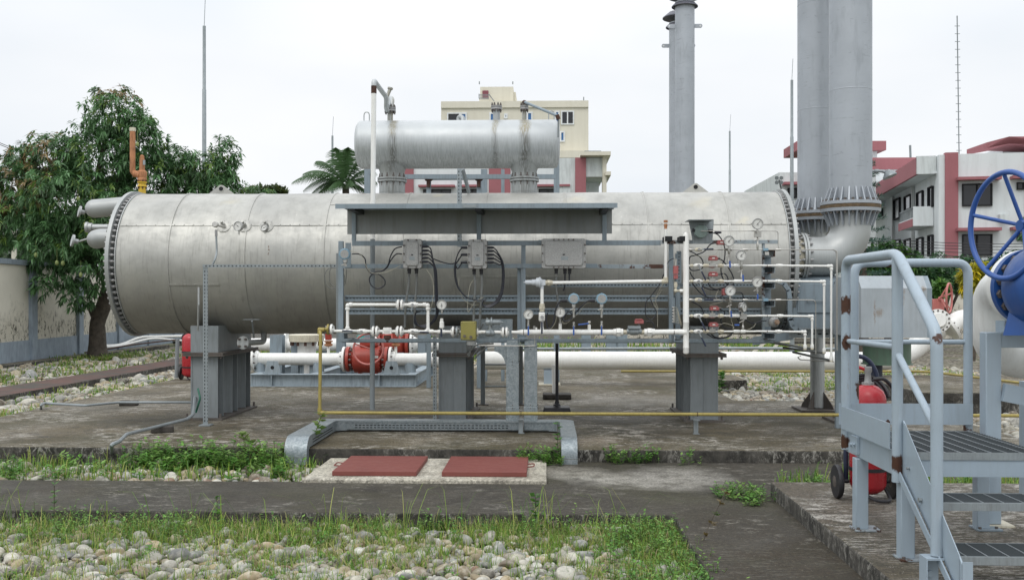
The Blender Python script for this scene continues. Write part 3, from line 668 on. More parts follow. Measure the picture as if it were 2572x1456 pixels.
# ================================================================== STACKS
def stack(px_, Y, name_lab, ztop, flange_y=None, lug_=True, elbow=False, capz=None, zbot=None, col='stack', r=.251):
    x = PX(px_, Y); t = thing('exhaust_stack', name_lab, 'chimney', (x, Y, zbot if zbot is not None else TZ), 'grey steel exhaust stacks')
    zf = PZ(flange_y, Y) if flange_y else None
    zb = zf + .03 if zf else zbot
    MB().lathe((x,Y,zb),(0,0,1),[(0,r),(.5,r),((ztop-zb)*.5,r),(ztop-zb,r)],48).build('pipe', M[col], t)
    wr = MB()
    for zz_ in (1.35, 2.75, 4.1): wr.lathe((x,Y,zb+zz_),(0,0,1),[(-.007,r),(-.003,r+.0018),(.003,r+.0018),(.007,r)],48,caps=False)
    wr.build('weld_seam', M[col], t)
    if lug_:
        for s_ in (-1,1):
            mb = MB(); mb.prism([(x+s_*r*.98,Y-.01,ztop-.62+a) for a in (-.05,.05)] + [(x+s_*(r+.15)+s_*math.cos(a)*.055,Y-.01,ztop-.62+math.sin(a)*.055) for a in (1.2,.6,0,-.6,-1.2)],(0,.02,0))
            mb.mat(1).cyl((x+s_*(r+.15),Y-.013,ztop-.62),(x+s_*(r+.15),Y+.013,ztop-.62),.024); mb.build('lifting_lug', [M['stack'], M['frame_w']], t)
    c = MB(); c.lathe((x,Y,ztop+.12),(0,0,1),[(0,r*1.7),(.02,r*1.7),(.16,r*1.05),(.2,r*.3)],40); c.lathe((x,Y,ztop-.13),(0,0,1),[(0,r*1.35),(.02,r*1.35),(.10,r*1.03)],40,caps=False)
    for k in range(8):
        a = math.pi*k/4; c.bar((x+r*1.05*math.cos(a),Y+r*1.05*math.sin(a),ztop-.25),(x+r*1.05*math.cos(a),Y+r*1.05*math.sin(a),ztop+.16),.025,.01)
    c.build('rain_cap', M['capdark'], t)
    if zf:
        f = MB(); f.lathe((x,Y,zf),(0,0,1),[(0,r*.9),(.0,r*1.40),(.038,r*1.40),(.038,r*.9)],56); f2 = MB().lathe((x,Y,zf-.045),(0,0,1),[(0,r*1.40),(.040,r*1.41)],56); f.lathe((x,Y,zf-.085),(0,0,1),[(0,r*1.38),(.038,r*1.40)],56)
        for k in range(22):
            a = 2*math.pi*(k+.3)/22; ca, sa = math.cos(a), math.sin(a); tt = .008
            for zs, sg in ((zf+.039, 1), (zf-.087, -1)):
                e = Vector((ca,sa,0)); tv = Vector((-sa,ca,0))*tt; c0 = Vector((x,Y,0))
                f.prism([c0+e*r*.99-tv+Vector((0,0,zs)), c0+e*r*1.33-tv+Vector((0,0,zs)), c0+e*r*1.28-tv+Vector((0,0,zs+sg*.02)), c0+e*r*1.06-tv+Vector((0,0,zs+sg*.165)), c0+e*r*.99-tv+Vector((0,0,zs+sg*.165))], tv*2)
        f.build('ribbed_flange', M['stack'], t); f2.build('rust_gasket', paint('rust stained gasket', (.13,.09,.05), .8, var=.4, dirt=.6, dirtc=(.04,.025,.015), scale=14) if 'gask' not in M else M['gask'], t)
        b = MB()
        for k in range(22):
            a = 2*math.pi*(k+.8)/22; q = Vector((x+r*1.24*math.cos(a), Y+r*1.24*math.sin(a), zf+.038)); b.hexa(q, q+Vector((0,0,.03)), .018); b.cyl(q-Vector((0,0,.14)), q+Vector((0,0,.02)), .009, n=6); b.hexa(q-Vector((0,0,.123)), q-Vector((0,0,.15)), .018)
        b.build('flange_bolts', M['bolt'], t)
    if elbow:
        zc = PZ(645, 12.2); xf = XR0+.01
        e = MB(); path = []; Rb = min(x - PX(2062,Y), .40); zt = zf-.085
        cx, cz = x-Rb, zc+Rb
        pts = [(xf+.13,Y,zc),(cx,Y,zc)] + [(cx+Rb*math.sin(R(a)),Y,cz-Rb*math.cos(R(a))) for a in range(8,91,8)] + [(x,Y,cz),(x,Y,zt)]
        e.tube(pts, .236, 40); e.build('elbow', M['elbow'], t, ang=60)
        s_ = MB().lathe((xf-.02,Y,zc),(1,0,0),[(0,.23),(.11,.23)],40); s_.build('inlet_spool', M['white_grimy'], t)
        f = MB(); b = MB(); bflange(f,b,(xf+.12,Y,zc),(1,0,0),.285,.026,16,.019,rim=.9,gap=.006,hl=.045); f.build('inlet_flange', M['elbow'], t); b.build('flange_bolts', M['bolt_pale'], t)
        g = MB().lathe((x+.005,Y,.16),(0,0,1),[(0,.092),(zc-.16+.02,.092)],24)
        g.build('dummy_leg', M['elbow'], t)
        bp = MB().box((x-.27,Y-.27,.121),(x+.27,Y+.27,.15))
        for k in range(4):
            a = R(45+90*k); e_ = Vector((math.cos(a),math.sin(a),0)); tv = Vector((-math.sin(a),math.cos(a),0))*.006; c0 = Vector((x+.005,Y,.151))
            bp.prism([c0+e_*.09-tv, c0+e_*.24-tv, c0+e_*.22-tv+Vector((0,0,.05)), c0+e_*.09-tv+Vector((0,0,.22))], tv*2)
        bp.build('base_plate', M['support_dark'], t)
    return t
M['capdark'] = paint('dark stack cap', (.13,.14,.17), .6, var=.3, dirt=.4, dirtc=(.12,.05,.04))
M['gask'] = paint('rust stained gasket', (.13,.09,.05), .8, var=.4, dirt=.6, dirtc=(.04,.025,.015), scale=14)
stack(2136,12.2,'nearest thick grey exhaust stack on a bent elbow at the right tank end', 8.6, 518, elbow=True)
stack(2052,13.35,'thick grey exhaust stack half hidden behind the nearest stack', 8.6, 541, elbow=True)
stack(1720,26.0,'distant slim grey exhaust stack with two side lugs, right one of the pair', PZ(0,26)-.1, None, zbot=2.6)
stack(1704,27.2,'distant slim grey exhaust stack showing behind the right one of the pair', PZ(52,27.2)-.1, None, zbot=2.6, r=.252)
h2 = thing('indirect_heater', 'second clad tank hidden behind the big one, its grey legs seen beneath', 'tank', (-2,26.6,.0))
MB().lathe((-5.2,26.6,2.05),(1,0,0),[(0,.93),(.05,.93),(.06,.9),(9.2,.9),(9.2,.93),(9.26,.93)],48).build('shell', M['clad'], h2)
mb = MB()
for px_ in (1535,1562): hbeam_col(mb, PX(px_,25.8), 25.8, -.06, 1.4, .26, .3)
hbeam_col(mb, PX(1472,25.8), 25.8, -.06, 1.4, .24, .3)
mb.build('saddle_column', M['steel'], h2)
# ================================================================== INSTRUMENT PANEL FRAME
YF = 11.3
fr = thing('instrument_rack', 'blue grey steel frame carrying pipes and junction boxes before the big tank', 'steel frame', (PX(1400,YF),YF,PZ(855,YF)))
def fbox(mb, a, b, y0, y1, Yr=YF):
    """box whose front face covers photo rectangle a-b at depth y0"""
    p, q = P(a[0],a[1],Yr), P(b[0],b[1],Yr); return mb.box((p.x,y0,p.z),(q.x,y1,q.z))
for x0_, x1_, y0_, y1_, mt in ((849,861,605,858,'steel'),(1309,1320,605,862,'steel'),(1681,1692,610,862,'steel'),(1916,1922,604,855,'steel_rusty')):
    fbox(MB(), (x0_,y0_), (x1_,y1_), YF+.012, YF+.065).build('post', M[mt], fr, bevel=.003)
for x0_, x1_, y0_, y1_, mt in ((841,849,635,850,'support'),(1299,1308,668,850,'steel'),(1699,1711,636,850,'steel'),(1923,1940,640,848,'steel')):
    fbox(MB(), (x0_,y0_), (x1_,y1_), YF+.07, YF+.11).build('rear_post', M[mt], fr)
for x0_, x1_, y0_, y1_, mt in ((884,1660,605,616,'steel'),(1661,1956,603,612,'steel_rusty'),(861,1500,663,673,'steel'),(1500,1679,664,674,'steel_rusty')):
    mb = MB(); fbox(mb, (x0_,y0_), (x1_,y1_), YF, YF+.008); p = P(x0_,y0_,YF); q = P(x1_,y0_,YF); mb.box((p.x,YF+.008,p.z-.006),(q.x,YF+.05,p.z)); mb.build('rail', M[mt], fr, bevel=.002)
mb = MB(); fbox(mb, (858,850), (1942,860), YF-.02, YF-.012); p, q = P(858,850,YF), P(1942,850,YF); mb.box((p.x,YF-.012,p.z-.006),(q.x,YF+.05,p.z)); p2 = P(858,860,YF); mb.box((p.x,YF-.012,p2.z),(q.x,YF+.05,p2.z+.006)); mb.build('bottom_channel', M['steel'], fr, bevel=.002)
# slotted cable trays running behind the posts
for k, (y0_, y1_) in enumerate(((741,757),(774,790))):
    for (xa, xb) in ((861,1299),(1320,1681),(1692,1916)):
        mb = MB(); fbox(mb, (xa,y0_+4.5), (xb,y1_), YF+.115, YF+.12); fbox(mb, (xa,y0_), (xb,y0_+4), YF+.09, YF+.114)
        mb.mat(1); x = xa + 4
        while x < xb - 6:
            fbox(mb, (x,y0_+7), (x+4.2,y0_+9), YF+.1135, YF+.1149); x += 8.4
        mb.build('cable_tray', [M['steel'], M['hole']], fr)
mb = MB(); fbox(mb, (1385,712), (1925,720), YF+.115, YF+.12); mb.mat(1); x = 1390
while x < 1910: fbox(mb, (x,714), (x+4.5,716.5), YF+.1135, YF+.1149); x += 8.6
mb.build('cable_tray', [M['steel'], M['hole']], fr)
mb = MB(); fbox(mb, (1701,630), (1713,712), YF+.055, YF+.06); mb.mat(1); y = 634
while y < 708: fbox(mb, (1706,y), (1708,y+4), YF+.0535, YF+.0545); y += 8.5
mb.build('cable_tray', [M['steel'], M['hole']], fr)
mb = MB(); fbox(mb, (1190,801), (1287,852), YF+.03, YF+.035); mb.build('backing_sheet', M['galv'], fr)
fbox(MB(), (868,610), (882,672), YF-.012, YF-.004).build('transmitter_plate', M['steel'], fr)
# channel stubs that carry the six pipes on the right post
for cy in (637,678,717,762,843):
    mb = MB(); a, b = P(1921,cy-8,11.2), P(1943,cy+8,11.2); t_ = .006
    mb.box((a.x,11.12,a.z-t_),(b.x,11.40,a.z)).box((a.x,11.12,b.z),(b.x,11.40,b.z+t_)).box((b.x-t_,11.12,b.z+t_),(b.x,11.40,a.z-t_)); mb.build('bracket', M['steel_rusty'], fr)
for cx, cy in ((1311,856),(1698,848),(872,842)):
    mb = MB(); a, b = P(cx-7,cy-8,11.1), P(cx+14,cy+9,11.1); t_ = .006
    mb.box((a.x,11.03,a.z-t_),(b.x,11.25,a.z)).box((a.x,11.03,b.z),(b.x,11.25,b.z+t_)).box((a.x,11.03,b.z+t_),(a.x+t_,11.25,a.z-t_)); mb.build('bracket', M['steel'], fr)
for a, b in (((1663,597),(1681,609)),((1700,597),(1716,609))): fbox(MB(), a, b, 11.02, 11.28).build('pipe_clamp', M['hole'], fr)
# canopy
cp = thing('sun_canopy', 'grey sheet metal shelter over the instrument panel, below the upper vessel', 'canopy', (PX(1200,11.2),11.2,PZ(585,YF)))
a, b = P(842,512,10.72), P(1551,522,10.72)
mb = MB(); mb.prism([(a.x,10.72,a.z),(a.x,10.72,b.z),(a.x,10.726,b.z),(a.x,10.726,a.z-.004),(a.x,11.38,a.z-.012),(a.x,11.38,a.z-.008)], (b.x-a.x,0,0)); mb.build('roof_sheet', M['steel'], cp)
fbox(MB(), (870,527), (1538,586), YF+.052, YF+.056).build('back_sheet', paint('dull canopy sheet', (.25,.265,.265), .5, metal=.25, var=.15, dirt=.4, dirtc=(.14,.12,.09), scale=1.5), cp)
for x0_, x1_ in ((883,893),(1197,1208),(1513,1524)):
    fbox(MB(), (x0_,527), (x1_,605), YF+.01, YF+.05).build('post', M['steel'], cp, bevel=.002)
    p = P((x0_+x1_)/2,524,10.9); MB().box((p.x-.035,10.75,p.z-.03),(p.x+.035,11.36,p.z+.035)).build('cross_bar', M['black'], cp)
MB().box(P(1162,514,10.716),P(1196,521,10.7185)).build('name_tag', M['galvd'], cp)
# slotted angle stand at the left and others
sl = thing('slotted_stand', 'galvanised slotted angle post with a horizontal arm before the left tank leg', 'cable stand', (PX(516,11.5),11.5,.12))
def slotted_post(name, px, Y, y0, y1, parent, w=.058, n_=None):
    x = PX(px, Y); z0, z1 = y0, y1; mb = MB()
    mb.box((x-w/2,Y,z0),(x+w/2*.35,Y+.004,z1)).box((x+w/2*.35,Y,z0),(x+w/2*.35+.004,Y+w*.8,z1)).box((x+w*.22,Y-.001,z0),(x+w/2,Y+.003,z1)); mb.mat(1)
    z = z0 + .03
    while z < z1 - .03:
        mb.box((x-w*.22,Y-.0012,z),(x-w*.04,Y-.0005,z+.022)).box((x+w*.36,Y-.0022,z),(x+w*.44,Y-.0015,z+.018)); z += .0425
    return mb.build(name, [M['galvd'], M['hole']], parent)
slotted_post('post', 516, 11.5, .135, PZ(671,11.5), sl)
mb = MB().box((PX(509,11.49),11.49,PZ(671,11.5)+.001),(PX(850,11.49),11.494,PZ(663,11.5))).box((PX(509,11.49),11.495,PZ(663,11.5)-.004),(PX(850,11.49),11.55,PZ(663,11.5))); mb.mat(1)
x = 516
while x < 845: mb.box((PX(x,11.49),11.4885,PZ(668.5,11.5)),(PX(x+3,11.49),11.4895,PZ(665.5,11.5))); x += 9.5
mb.build('arm', [M['galvd'], M['hole']], sl)
x = PX(516,11.5); MB().box((x-.06,11.44,.121),(x+.07,11.58,.135)).build('foot_plate', M['galvd'], sl)
sp = thing('slotted_stand', 'short slotted galvanised post beside the middle tank leg', 'cable stand', (PX(1092,11.9),11.9,.12)); slotted_post('post', 1092, 11.9, .12, PZ(845,11.9), sp, .045)
s3 = thing('slotted_stand', 'slotted galvanised angle standing up behind the canopy to the upper vessel', 'cable stand', (PX(1155,11.7),11.7,PZ(520,11.7))); slotted_post('post', 1154, 11.75, PZ(620,11.75), PZ(422,11.75), s3, .055)
MB().bar(P(1162,425,12.4),P(1178,484,12.6),.03,.05).build('brace', M['support'], s3)
# ================================================================== FUEL GAS PIPEWORK
YP = 11.05
def q(px, py, Y=YP): return P(px, py, Y)
fg = thing('fuel_gas_pipework', 'white small bore pipework with valves and header mounted on the blue grey frame', 'pipework', q(1300,833))
def line(pts, wpx, name='pipe', mat='white', bend=0.0, Y=YP, par=None, n=12): return MB().tube([q(a,b,Y) for a,b in pts], wpx/2*Y/2500, n, bend).build(name, M[mat], par or fg)
def pair(px, py, gap_px, r_px, t_px=5, horiz=True, mat=('white','white'), Y=YP, rb=.9):
    r = r_px*Y/2500; t = t_px*Y/2500; b = MB(); d = (1,0,0) if horiz else (0,0,1); c = q(px,py,Y); g = gap_px*Y/2500
    dv = Vector(d); _, u, w = frame_of(d)
    f = None
    for s_, mt in ((-1,mat[0]),(1,mat[1])):
        mb = MB(); mb.lathe(c + dv*(s_*g/2), dv*s_, [(0,r*.97),(t*.15,r),(t*.85,r),(t,r*.95),(t,r*.5),(t*1.8,r*.42)], 28); f = mb.build('flange', M[mt], fg)
    MB().lathe(c-dv*g/2, d, [(0,r*.6),(g,r*.6)], 20).build('gasket', M['bolt'], fg)
    for k in range(4):
        a = math.pi/4 + k*math.pi/2; e = c + (u*math.cos(a)+w*math.sin(a))*r*.72
        b.cyl(e-dv*(g/2+t+.016), e+dv*(g/2+t+.016), .0055, n=6)
        for s_ in (-1,1): b.hexa(e+dv*s_*(g/2+t), e+dv*s_*(g/2+t+.012), .011)
    b.build('flange_bolts', M['bolt_pale'], f)
def ballvalve(px, py, wpx, hpx, handle, mat='white', hm='navy', Y=YP, hw=4.2, grip=.55):
    """handle = (px,py) of lever tip"""
    a = q(px-wpx/2,py,Y); b_ = q(px+wpx/2,py,Y); r = hpx/2*Y/2500; L = (b_-a).length
    mb = MB().lathe(a,(1,0,0),[(0,r*.78),(L*.16,r*.8),(L*.2,r),(L*.8,r),(L*.84,r*.8),(L,r*.78)],8); v = mb.build('ball_valve', M[mat], fg)
    c = q(px,py,Y) + Vector((0,-r*1.0,0)); MB().cyl(c+Vector((0,.01,0)), c-Vector((0,.03,0)), .011).hexa(c-Vector((0,.03,0)), c-Vector((0,.04,0)), .016).build('stem', M['bolt_pale'], v)
    t = q(handle[0],handle[1],Y); t.y = c.y-.032; s0 = c - Vector((0,.032,0)); d = t - s0
    h = MB(); h.bar(s0 - d*.04, s0+d*(1-grip), hw*.55*Y/2500, .005, (0,1,0)); h.build('lever', M['galvd'], v)
    MB().tube([s0+d*(1-grip), s0+d*.97, t], hw/2*Y/2500, 8, rr=[hw/2*Y/2500*.85, hw/2*Y/2500, hw/2*Y/2500*.6]).build('lever_grip', M[hm], v)
    return v
def elbow(px, py, r_px, mat='white', Y=YP):
    mb = MB(); c = q(px,py,Y); mb.sphere(c, r_px*Y/2500, 12, 8); return mb.build('elbow', M[mat], fg, ang=60)
def collar(px, py, wpx, rpx, d=(1,0,0), mat='white', hexn=16, Y=YP):
    c = q(px,py,Y); w = wpx*Y/2500; r = rpx*Y/2500; dv = Vector(d).normalized(); return MB().lathe(c-dv*w/2, dv, [(0,r*.93),(w*.12,r),(w*.88,r),(w,r*.93)], hexn).build('socket', M[mat], fg)
def union(px, py, wpx, rpx, d=(1,0,0), mat='white_grimy', Y=YP):
    c = q(px,py,Y); w = wpx*Y/2500; r = rpx*Y/2500; dv = Vector(d).normalized(); mb = MB()
    mb.lathe(c-dv*w/2, dv, [(0,r*.75),(w*.28,r*.78)], 12).lathe(c-dv*w*.2, dv, [(0,r),(w*.4,r)], 6).lathe(c+dv*w*.22, dv, [(0,r*.78),(w*.28,r*.75)], 12); return mb.build('union', M[mat], fg)
# main line, left half
line([(838,831),(1157,833)], 7.5)
line([(873,830),(873,768),(878,765),(1070,765),(1075,770),(1075,830)], 8.5, 'bypass_pipe')
for a in ((874,767),(1074,767)): elbow(*a, 6.3)
for a in ((873,775),(1075,775)): collar(*a, 7, 5.8, (0,0,1))
collar(881,765,8,5.8); collar(1066,765,8,5.8)
for a in ((873,824),(1075,828)): collar(*a, 8, 5.6, (0,0,1))
collar(873,831,20,5.2); collar(1078,832,22,5.2); collar(1108,833,18,5.2)
pair(829,827,4,13.5, mat=('yellow','white')); pair(942.5,832,4,13.5); pair(1003.5,832,4,13.5); pair(1005,765,4,13)
pair(1143,833,5,13.5, mat=('white','galvd'))
ballvalve(910,832,25,13,(862,830)); ballvalve(1038,832,25,13,(1079,834)); ballvalve(1038,765,24,14,(1035,781), hm='galvd')
mb = MB(); c = q(973,830); mb.lathe(c+Vector((0,0,.034)),(0,0,-1),[(0,.046),(.02,.05),(.045,.047),(.066,.036),(.072,.036)],10); mb.cbox(c+Vector((0,0,-.01)),(.10,.06,.045)); mb.build('strainer', M['white'], fg)
mb = MB().lathe(q(973,842),(0,0,-1),[(0,.040),(.018,.042),(.036,.042),(.04,.030),(.052,.028)],8).hexa(q(973,855),q(973,859),.014); mb.build('strainer_cap', M['rustdark'], fg)
# first gauge branch
line([(1109.5,833),(1109.5,800)], 6); mb = MB().lathe(q(1109.5,824),(0,0,1),[(0,.018),(.008,.026),(.07,.026),(.078,.018),(.11,.017)],8); mb.build('ball_valve', M['white'], fg)
MB().box(q(1106,846,10.98),q(1111,825,10.99)).build('lever_grip', M['navy'], fg)
# yellow valve box and regulator
yb = MB(); a, b = q(1157,807,10.9), q(1195,854,10.9); yb.box((a.x,10.90,a.z),(b.x,11.08,b.z)); y_ = yb.build('valve_box', M['olive'], fg, bevel=.008)
mb = MB(); cx = (a.x+b.x)/2
for dx, dz in ((-.04,.045),(.03,.035)): mb.hexa((cx+dx,10.90,b.z+dz),(cx+dx,10.88,b.z+dz), .017)
for dx in (-.07,.07):
    for dz in (.015, a.z-b.z-.015): mb.cyl((cx+dx,10.901,b.z+dz),(cx+dx,10.895,b.z+dz), .005, n=6)
mb.build('box_screws', M['bolt'], y_)
MB().lathe(q(1184,866,10.95),(0,0,1),[(0,.052),(.03,.055),(.045,.06)],20).build('drain_cup', M['elbow'], fg)
line([(1195,833),(1270,834)], 8)
pair(1268,834,4,12.8); MB().lathe(q(1198,834),(1,0,0),[(0,.045),(.014,.045),(.014,.02),(.05,.018)],16).build('socket', M['white'], fg)
rg = MB(); rg.lathe(q(1219,836),(1,0,0),[(0,.022),(.01,.035),(.045,.04),(.06,.032),(.07,.04),(.095,.035),(.105,.022)],10); rg.cyl(q(1231,832),q(1231,812),.022)
rg.lathe(q(1220,809),(1,0,0),[(0,.028),(.01,.034),(.045,.036),(.05,.032),(.058,.032),(.058,.056),(.072,.056),(.072,.030),(.16,.030),(.17,.024),(.17,.008),(.19,.008)],18); rg.cyl(q(1224,809),q(1224,798),.012)
rg.build('pressure_regulator', M['galvd'], fg, ang=40)
# main line, right half
mb = MB().lathe(q(1285,834),(1,0,0),[(0,.017),(.06,.018),(.12,.0315),(.13,.0315)],20); mb.build('reducer', M['white'], fg)
line([(1313,834),(1543,834)], 14, n=20); MB().lathe(q(1314.5,834),(1,0,0),[(0,.032),(.006,.032)],20).build('pipe_strap', M['rustdark'], fg)
line([(1640,834),(1718,833)], 13.4, n=20); MB().lathe(q(1692,834),(1,0,0),[(0,.0315),(.006,.0315)],20).build('pipe_strap', M['rustdark'], fg)
union(1553,834,24,11.5, mat='white'); union(1569,834,13,7); union(1616,834,12,7); union(1631,834,26,11.5, mat='white')
sv = MB(); sv.lathe(q(1574,832),(1,0,0),[(0,.028),(.03,.03),(.045,.042),(.12,.042),(.135,.03),(.165,.028)],12); a, b = q(1577,818), q(1608,825); sv.box((a.x,10.99,b.z),(b.x,11.11,a.z)); sv.cyl(q(1605,818),q(1605,812),.008)
sv.build('solenoid_body', M['galvd'], fg)
# vertical riser with regulator, line to the rusty vent
line([(1361.5,830),(1361.5,806)], 7); line([(1361.5,765),(1361.5,718)], 8.6)
collar(1361.5,826,9,4.5,(0,0,1)); union(1361.5,772,20,8.2,(0,0,1)); mb = MB().box(q(1353,784,11.02)+Vector((0,-.01,0)),q(1369,806,11.09)); v = mb.build('ball_valve', M['white'], fg, bevel=.01)
MB().cyl(q(1361.5,796,10.97),q(1361.5,796,11.02),.014).hexa(q(1361.5,796,10.955),q(1361.5,796,10.97),.02).build('stem', M['bolt_pale'], v)
MB().tube([q(1361,808,10.96),q(1361,838,10.96)], .0095, 8).build('lever_grip', M['navy'], v)
for dx in (-3.4,3.4): MB().bar(q(1361+dx,806,11.0),q(1361+dx,826,11.0),.006,.006).build('lever', M['bolt_pale'], v)
rg = MB(); rg.lathe(q(1315,709),(1,0,0),[(0,.006),(.02,.008),(.02,.026),(.09,.027),(.095,.034),(.135,.034),(.14,.050),(.17,.054),(.175,.060),(.185,.060),(.19,.054),(.20,.04),(.215,.03)],22)
a, b = q(1354,702,11.0), q(1370,716,11.0); rg.box((a.x,11.02,b.z),(b.x,11.08,a.z)); rg.cyl(q(1361.5,716),q(1361.5,725),.022); rg.build('regulator', paint('pale grey regulator', (.56,.60,.64), .45, var=.05, dirt=.15), fg, ang=40)
union(1379,710,18,8.2); line([(1388,710),(1672,706)], 8.6); elbow(1672,706,6.6,'white_grimy'); collar(1665,706.5,7,6,mat='white_grimy'); collar(1672,699,7,6,(0,0,1),'white_grimy')
line([(1672,700),(1672,575)], 7.6); line([(1672,576),(1672,562)], 7.4, mat='rusty'); MB().hexa(q(1672,568),q(1672,563),.022).hexa(q(1672,559),q(1672,553),.024).build('vent_cap', M['rusty'], fg)
# taps on the main line
for px_, top in ((1327,826),(1347,822),(1407,812),(1441,826),(1480,815),(1511,826)):
    line([(px_,832),(px_,top)], 8 if px_ in (1407,1480) else 5, 'tap')
def gv(px, ytop, ybot, hm='blueh'):
    mb = MB(); z1, z0 = q(px,ytop).z, q(px,ybot).z; h = z1-z0
    mb.lathe(q(px,ybot),(0,0,1),[(0,.010),(h*.2,.014),(h*.25,.019),(h*.45,.019),(h*.5,.012),(h*.7,.010),(h*.75,.016),(h,.015)],10); v = mb.build('needle_valve', M['sstl'], fg)
    MB().tube([q(px,ybot-6,10.99), q(px,ybot+5,10.985), q(px,ybot+17,10.99)], .009, 8, rr=[.005,.009,.008]).build('lever_grip', M[hm], v)
gv(1327,805,824); gv(1441,808,824); gv(1511,806,824)
MB().lathe(q(1407,813),(0,0,1),[(0,.018),(.02,.018),(.025,.011),(.045,.011),(.048,.016),(.065,.015)],8).build('socket', M['sstl'], fg)
MB().cyl(q(1480,817),q(1480,806),.012).cyl(q(1477,809),q(1483,809),.015).build('needle_valve', M['sstl'], fg); MB().tube([q(1478,812,11.0),q(1465,814,10.99),q(1452,815,10.99)], .008, 8).build('lever_grip', M['blueh'], fg)
MB().hexa(q(1342,826),q(1342,818),.012).build('plug', M['sstl'], fg)
# header
hd = MB(); c0 = q(1723,885); c1 = q(1723,582); L = c1.z-c0.z
hd.lathe(c0-Vector((0,0,.015)),(0,0,1),[(0,.01),(.004,.026),(.02,.033),(L*.05,.033),(L*.052,.0345),(L*.056,.033),(L*.26,.033),(L*.262,.0345),(L*.266,.033),(L*.97,.033),(L*.99,.029),(L+.01,.012)],24); hd.build('header', M['white'], fg)
line([(1705,834),(1723,834)], 13.4, 'tee', n=20); MB().lathe(q(1712,834),(1,0,0),[(0,.031),(.03,.036),(.05,.045)],20,caps=False).build('tee_neck', M['white'], fg)
collar(1723,887,5,2.5,(0,0,1),'white_grimy')
# small upward branch at the left of the header
line([(1717,730),(1697,730),(1697,712)], 6, 'side_branch', 'white_grimy'); union(1697,715,14,5,(0,0,1)); elbow(1697,730,5,'white_grimy'); collar(1711,730,8,4.2)
mb = MB().box(q(1693,700,11.0),q(1701,690,11.06)); mb.build('switch_body', M['redbox'], fg); MB().box(q(1692,688,11.0),q(1702,668,11.06)).build('switch_body', M['redbox'], fg); MB().cyl(q(1697,668),q(1698,650),.011).build('cable_gland', M['sstl'], fg)
# six branches to the right
br = [(627,'tube',2103,880,1813,609),(667,'pipe',2088,903,1793,648),(706,'pipe',2070,882,1793,688),(753,'tube',2049,889,1821,733),(793,'pipe',2040,872,1796,774),(832,'pipe',2022,873,1794,815)]
for by, kind, ex, ey, rx, ry in br:
    if kind == 'pipe':
        line([(1728,by),(1900,by)], 4.6); line([(1898,by-.5),(ex,by+1)], 5.0, 'long_pipe'); line([(ex,by+1),(ex,ey)], 5.6, 'drop_pipe')
        elbow(ex,by+1,4.6); collar(ex,by+8,6,4.2,(0,0,1)); collar(ex-7,by+1,6,4.2); collar(ex,ey-3,9,4.6,(0,0,1)); collar(ex,ey+3,5,4.0,(0,0,1),'white_grimy'); union(1958+random.uniform(-3,3),by,16,5.2, mat='white')
        union(1773,by,14,5.6); union(1810,by,14,5.6); union(1737,by,8,4.5); collar(1850,by,14,4.4)
        ballvalve(1753,by,19,10.5,(1771,by+37), hw=4.6, grip=.6)
        s_ = MB().lathe(q(1780,by+1),(1,0,0),[(0,.014),(.02,.024),(.055,.024),(.075,.014)],10); s_.cyl(q(1789,by-3),q(1789,by-12),.011); s_.cbox(q(1789,by-2),(.06,.05,.04)); s_.build('solenoid_body', M['sstl'], fg)
        MB().lathe(q(1926,by),(1,0,0),[(0,.0135),(.005,.0135)],12).build('pipe_strap', M['rustdark'], fg)
    else:
        line([(1728,by),(ex,by)], 2.9, 'tube', 'sstl', n=8) if False else None
        MB().tube([q(1770,by),q(ex-6,by),q(ex,by+6),q(ex,ey)], .0058, 8, .03).build('tube', M['sstl'], fg)
        line([(1728,by),(1745,by)], 4.6, 'nipple', 'sstl'); ballvalve(1754,by,18,10,(1790,by-1), mat='white_grimy', hw=4.4, grip=.65); collar(1735,by,8,4.2,mat='sstl'); collar(1830,by,18,3.4,mat='sstl',hexn=6)
        collar(1872,by,12,3.0,mat='sstl',hexn=6); collar(1955,by,13,3.0,mat='sstl',hexn=6); MB().box(q(1918,by-4,11.02),q(1926,by+3,11.1)).build('tube_clamp', M['ltblue'], fg)
MB().tube([q(1760,580),q(1950,580),q(1954,583),q(1955,622),q(1962,627)], .005, 8, .02).build('tube', M['sstl'], fg)
MB().tube([q(1962,627),q(2094,627),q(2101,634),q(2101,878)], .005, 8, .03, Y_ if False else 5).build('tube', M['sstl'], fg)
# return tubes sloping away under the box
for (a, Ya, b, Yb) in (((2088,905),11.05,(1992,884),12.6),((2070,886),11.05,(1968,873),12.6),((2040,876),11.05,(1938,860),12.4),((2022,874),11.05,(1926,856),12.3)):
    MB().tube([P(*a,Ya),P(*b,Yb)], .014, 8).build('sloping_tube', M['conduit'], fg)
MB().tube([P(2094,908,11.1),P(2010,903,11.5),P(2003,897,11.6),P(2012,893,11.6)], .006, 6, .02).build('sloping_tube', M['sstl'], fg)
